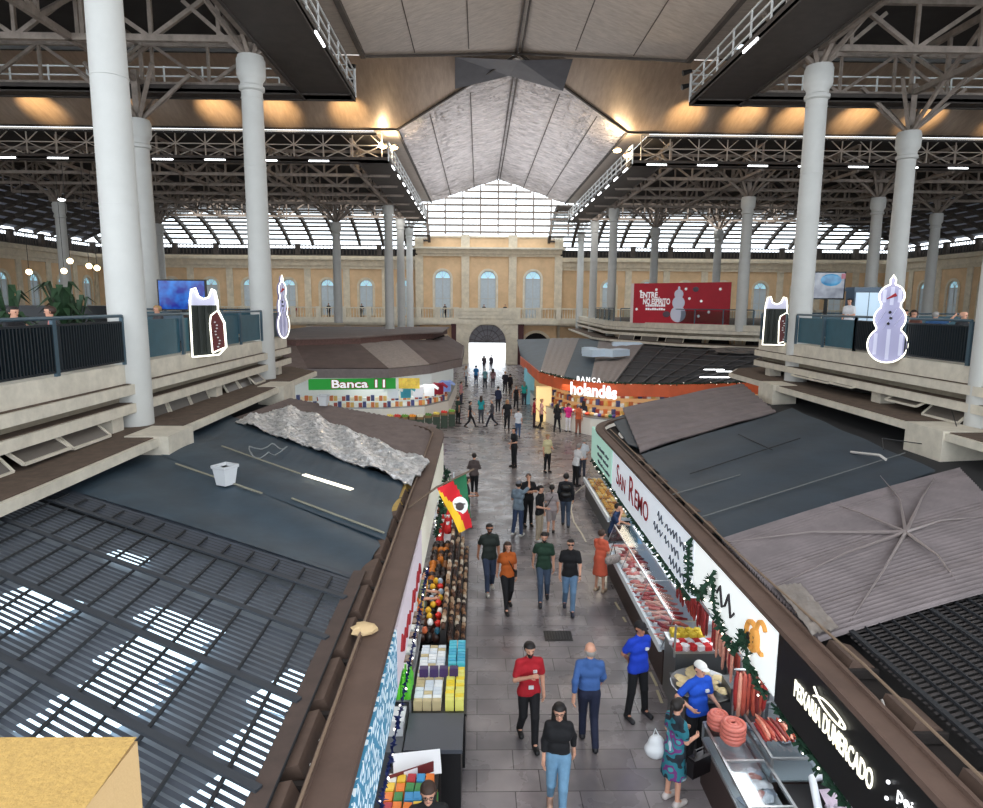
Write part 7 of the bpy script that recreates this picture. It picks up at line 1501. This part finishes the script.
far = [(470, 428, 100, 'man in black with a striding step beside the left fruit crates', (26, 26, 30), blk, 'short', ('stride', 'strideb')), (481, 423, 170, 'person in a teal t-shirt and shorts in the crossing', (40, 160, 164), (70, 74, 84), 'short', ('stand', 'stand')),
 (492, 427, -80, 'man in grey striding across the crossing', (76, 76, 84), (30, 34, 48), 'long', ('stride', 'strideb')), (498, 412, 175, 'person in navy walking towards the entrance', (34, 42, 70), (30, 32, 44), 'long', ('trail', 'lead')),
 (507, 430, 5, 'woman in a black dress-like outfit left of the white shirt', (24, 24, 28), blk, 'short', ('lead', 'trail')), (518, 438, 174, 'person in a white shirt and jeans seen from behind in the crossing', (224, 226, 230), (80, 104, 140), 'short', ('trail', 'lead')),
 (516, 410, 10, 'person all in black walking toward the camera beyond the white shirt', (20, 20, 24), blk, 'sleeveless', ('lead', 'trail')), (524, 405, 170, 'person in a bright teal top by the blue kiosk', (36, 176, 170), (50, 54, 70), 'short', ('stand', 'stand')),
 (534, 427, 90, 'person in a dark red top at the left end of the orange stall', (150, 34, 50), (60, 40, 50), 'short', ('stand', 'stand')), (541, 429, 100, 'person in a pale pink top beside the dark red one', (206, 160, 150), (30, 30, 36), 'short', ('stand', 'trail')),
 (557, 432, 165, 'broad man in a black t-shirt leaning on the orange stall counter', (22, 22, 26), (26, 28, 34), 'short', ('wide', 'wide')), (568, 432, 172, 'woman in a magenta top and white trousers at the orange stall', (206, 40, 128), (232, 228, 230), 'short', ('stand', 'stand')),
 (578, 434, 178, 'person in an orange top at the orange stall counter', (210, 100, 60), (150, 90, 70), 'sleeveless', ('stand', 'stand')), (583, 431, 176, 'person in dark blue right of the orange top', (40, 46, 64), (34, 36, 46), 'long', ('stand', 'stand')),
 (505, 393, 172, 'left one of two dark figures walking to the entrance', (36, 38, 52), (34, 34, 44), 'long', ('trail', 'lead')), (510, 394, 172, 'right one of two dark figures walking to the entrance', (26, 26, 34), (26, 26, 34), 'long', ('lead', 'trail')),
 (493, 388, 174, 'person in a pinkish grey top near the entrance', (150, 116, 124), (90, 84, 96), 'short', ('trail', 'lead')), (485, 388, 176, 'person in a pale blue-green shirt near the entrance', (110, 160, 170), (50, 60, 70), 'short', ('stand', 'stand')),
 (476, 385, 160, 'person in a bright blue shirt at the far fruit stalls', (50, 130, 196), (50, 60, 90), 'short', ('stand', 'stand')), (466, 386, 90, 'person in white at the corner of the Banca 11 stall', (220, 222, 226), (70, 80, 100), 'short', ('stand', 'stand')), (461, 404, 120, 'person in a pink top at the fruit crates', (206, 140, 150), (60, 60, 80), 'short', ('stand', 'stand')),
 (458, 424, 140, 'seated-looking person in dark green by the crates', (30, 52, 44), (26, 30, 30), 'short', ('stand', 'stand')), (484, 371, 176, 'left silhouette in the bright doorway', (90, 80, 90), (80, 74, 84), 'long', ('lead', 'trail')), (491, 371, 176, 'right silhouette in the bright doorway', (70, 64, 76), (70, 64, 76), 'long', ('trail', 'lead'))]
for i, (px, py, hd_, lab, tcol, bcol, tk, lg) in enumerate(far):
    P1(lab, G(px, py), hd_, 1.62+.035*(i % 5), (tcol, tk), (bcol, 'trousers'), hair=(('dark', 'brown', 'grey', 'dark', 'blond')[i % 5], ('short', 'long', 'crop')[i % 3]), skin=(0, 1, 0)[i % 3], arms=(('hold', 'down') if hd_ > 150 else ('fwd', 'back')), legs=lg, hip=.05 if lg[0] == 'stride' else 0, fat=1.2 if i == 10 else 1, fem=i % 2 == 1, h=.034)
P1('seller in an olive shirt sitting behind the gourd stands', (-1.12, 12.6, .25), 95, 1.6, ((120, 128, 96), 'short'), (blk, 'trousers'), hair=('dark', 'short'), arms=('hold', 'hold'), h=M_)
P1('dark dressed seller among the goods at the far end of the left stall', (-.35, 20.4, 0), 100, 1.66, ((40, 36, 44), 'short'), (blk, 'trousers'), hair=('dark', 'short'), arms=('hold', 'hold'), h=F_)
# balcony visitors
ZBF = 5.66
def seat(x, y, head, label, top, hair, **k):
    cafe_chair(x, y, (180+head)*D2R, 'dark chair of the '+' '.join(label.split()[:11]))
    P1(label, (x, y, ZBF), head, 1.72, (top, k.pop('tk', 'short')), (blk, 'trousers'), hair=hair, legs=('sit', 'sit'), h=M_, **k)
seat(-8.9, 12.9, 80, 'diner with dark hair at the left picture edge, left balcony', (30, 30, 34), ('dark', 'short'), arms=('table', 'table'))
seat(-9.0, 14.2, -60, 'diner in a dusty pink shirt near the left column', (176, 110, 104), ('brown', 'short'), arms=('hold', 'table'))
seat(-12.6, 18.3, 60, 'diner in black behind the potted plants', (22, 22, 26), ('dark', 'short'), arms=('table', 'hold'))
seat(-9.0, 18.9, -40, 'light haired diner in front of the blue television', (70, 66, 70), ('blond', 'short'), arms=('table', 'table'))
seat(-8.8, 20.6, 30, 'brown haired diner right of the gift bag sign', (60, 48, 44), ('brown', 'short'), arms=('table', 'table'))
seat(12.6, 18.2, 125, 'man in a blue t-shirt stretching out his arm on the right balcony', (46, 84, 128), ('grey', 'crop'), arms=('table', 'point'), lean=10)
seat(12.95, 17.55, 20, 'bald man in a black shirt behind the pointing man', (26, 26, 30), ('grey', 'bald'), arms=('table', 'table'))
seat(13.9, 18.0, -10, 'grey haired diner in a pink top at the right picture edge', (196, 90, 96), ('grey', 'short'), arms=('table', 'table'), fem=True)
seat(13.0, 19.6, -60, 'diner with glasses and brown top right of the snowman sign', (110, 72, 62), ('brown', 'short'), arms=('table', 'face'), extras=('glasses',))
seat(14.9, 23.0, 20, 'dark haired diner further back on the right balcony', (30, 28, 32), ('dark', 'short'), arms=('table', 'table'))
seat(16.0, 24.2, -10, 'second dark haired diner further back on the right balcony', (46, 40, 44), ('dark', 'long'), arms=('table', 'table'), fem=True)
P1('standing visitor in white beside the right television', (13.6, 24.2, ZBF), -60, 1.72, ((222, 222, 226), 'short'), (blk, 'trousers'), arms=('hold', 'down'), h=F_)
P1('dark figure standing at the right end of the red banner', (17.1, 49.3, ZBF), 30, 1.74, ((24, 24, 28), 'long'), (blk, 'trousers'), arms=('fold', 'fold'), h=.034)
for i, (px, lab) in enumerate(((445, 'visitor leaning on the gallery balustrade before the left pavilion window'), (484, 'visitor in black on the gallery above the entrance arch'), (505, 'visitor in dark clothes at the right end above the entrance arch'), (362, 'visitor standing before an arched window on the far left gallery'), (329, 'dark seated-height visitor on the far left gallery'))):
    x, y, z = gy(px, 310, 78.2 if px > 400 and px != 445 else 78.3); P1(lab, (x, 78.15, 5.3), 10*i-20, 1.7, ((30, 30, 36), 'long'), (blk, 'trousers'), arms=('hold', 'fold'), h=.034)
# ================================================================== LIGHTS
for y in (5.5, 9, 12.5, 16): area('counter_light', (4.4, y, 2.75), .5, 3, 26 if y < 8 else 50, (.93, .97, 1), (0, -.25, 0))
area('counter_light', (4.6, 21, 2.75), .5, 4, 45, (1, .9, .72)); area('stall_light', (-1.5, 7.5, 2.6), .4, 5, 35, (.95, .98, 1), (0, .5, 0)); area('stall_light', (-1.5, 14.5, 2.6), .4, 7, 60, (1, .95, .88), (0, .5, 0))
area('stall_light', (6, 36, 2.7), 5, 1, 60, (1, .88, .7)); area('stall_light', (-5, 38.5, 2.6), 5, 1, 60, (.95, 1, .98))
for y in (2, 13, 24): area('nave_fill', (RX, y, 16.8), 9, 9, 260, (.95, .98, 1))  # unseen fill lamps added below the closed nave roof, no skylight there
area('nave_fill_far', (RX, 55, 16.8), 9, 22, 500, (.95, .98, 1))  # added fill lamp for the far nave, its roof has no opening
area('crossing_fill', (RX, 36, 16.5), 20, 9, 700, (1, .97, .93))  # unseen fill lamp below the closed crossing roof
area('ceiling_fill', (RX, 54, 12.5), 12, 26, 1250, (.97, .97, 1), (math.pi, 0, 0)); area('ceiling_fill', (RX, 16, 11.5), 8, 20, 700, (1, .96, .92), (math.pi, 0, 0))  # added upward lamps that brighten the ceilings from below
area('facade_fill', (1, 66, 15.5), 60, 2.5, 900, (1, .97, .93), (1.25, 0, 0))  # added unseen lamp that brightens the far facade
area('side_fill', (-21, 16, 15.2), 18, 20, 420, (1, .98, .95)); area('side_fill', (25, 16, 15.2), 18, 20, 420, (1, .98, .95))  # unseen fill lamps below the closed side roofs
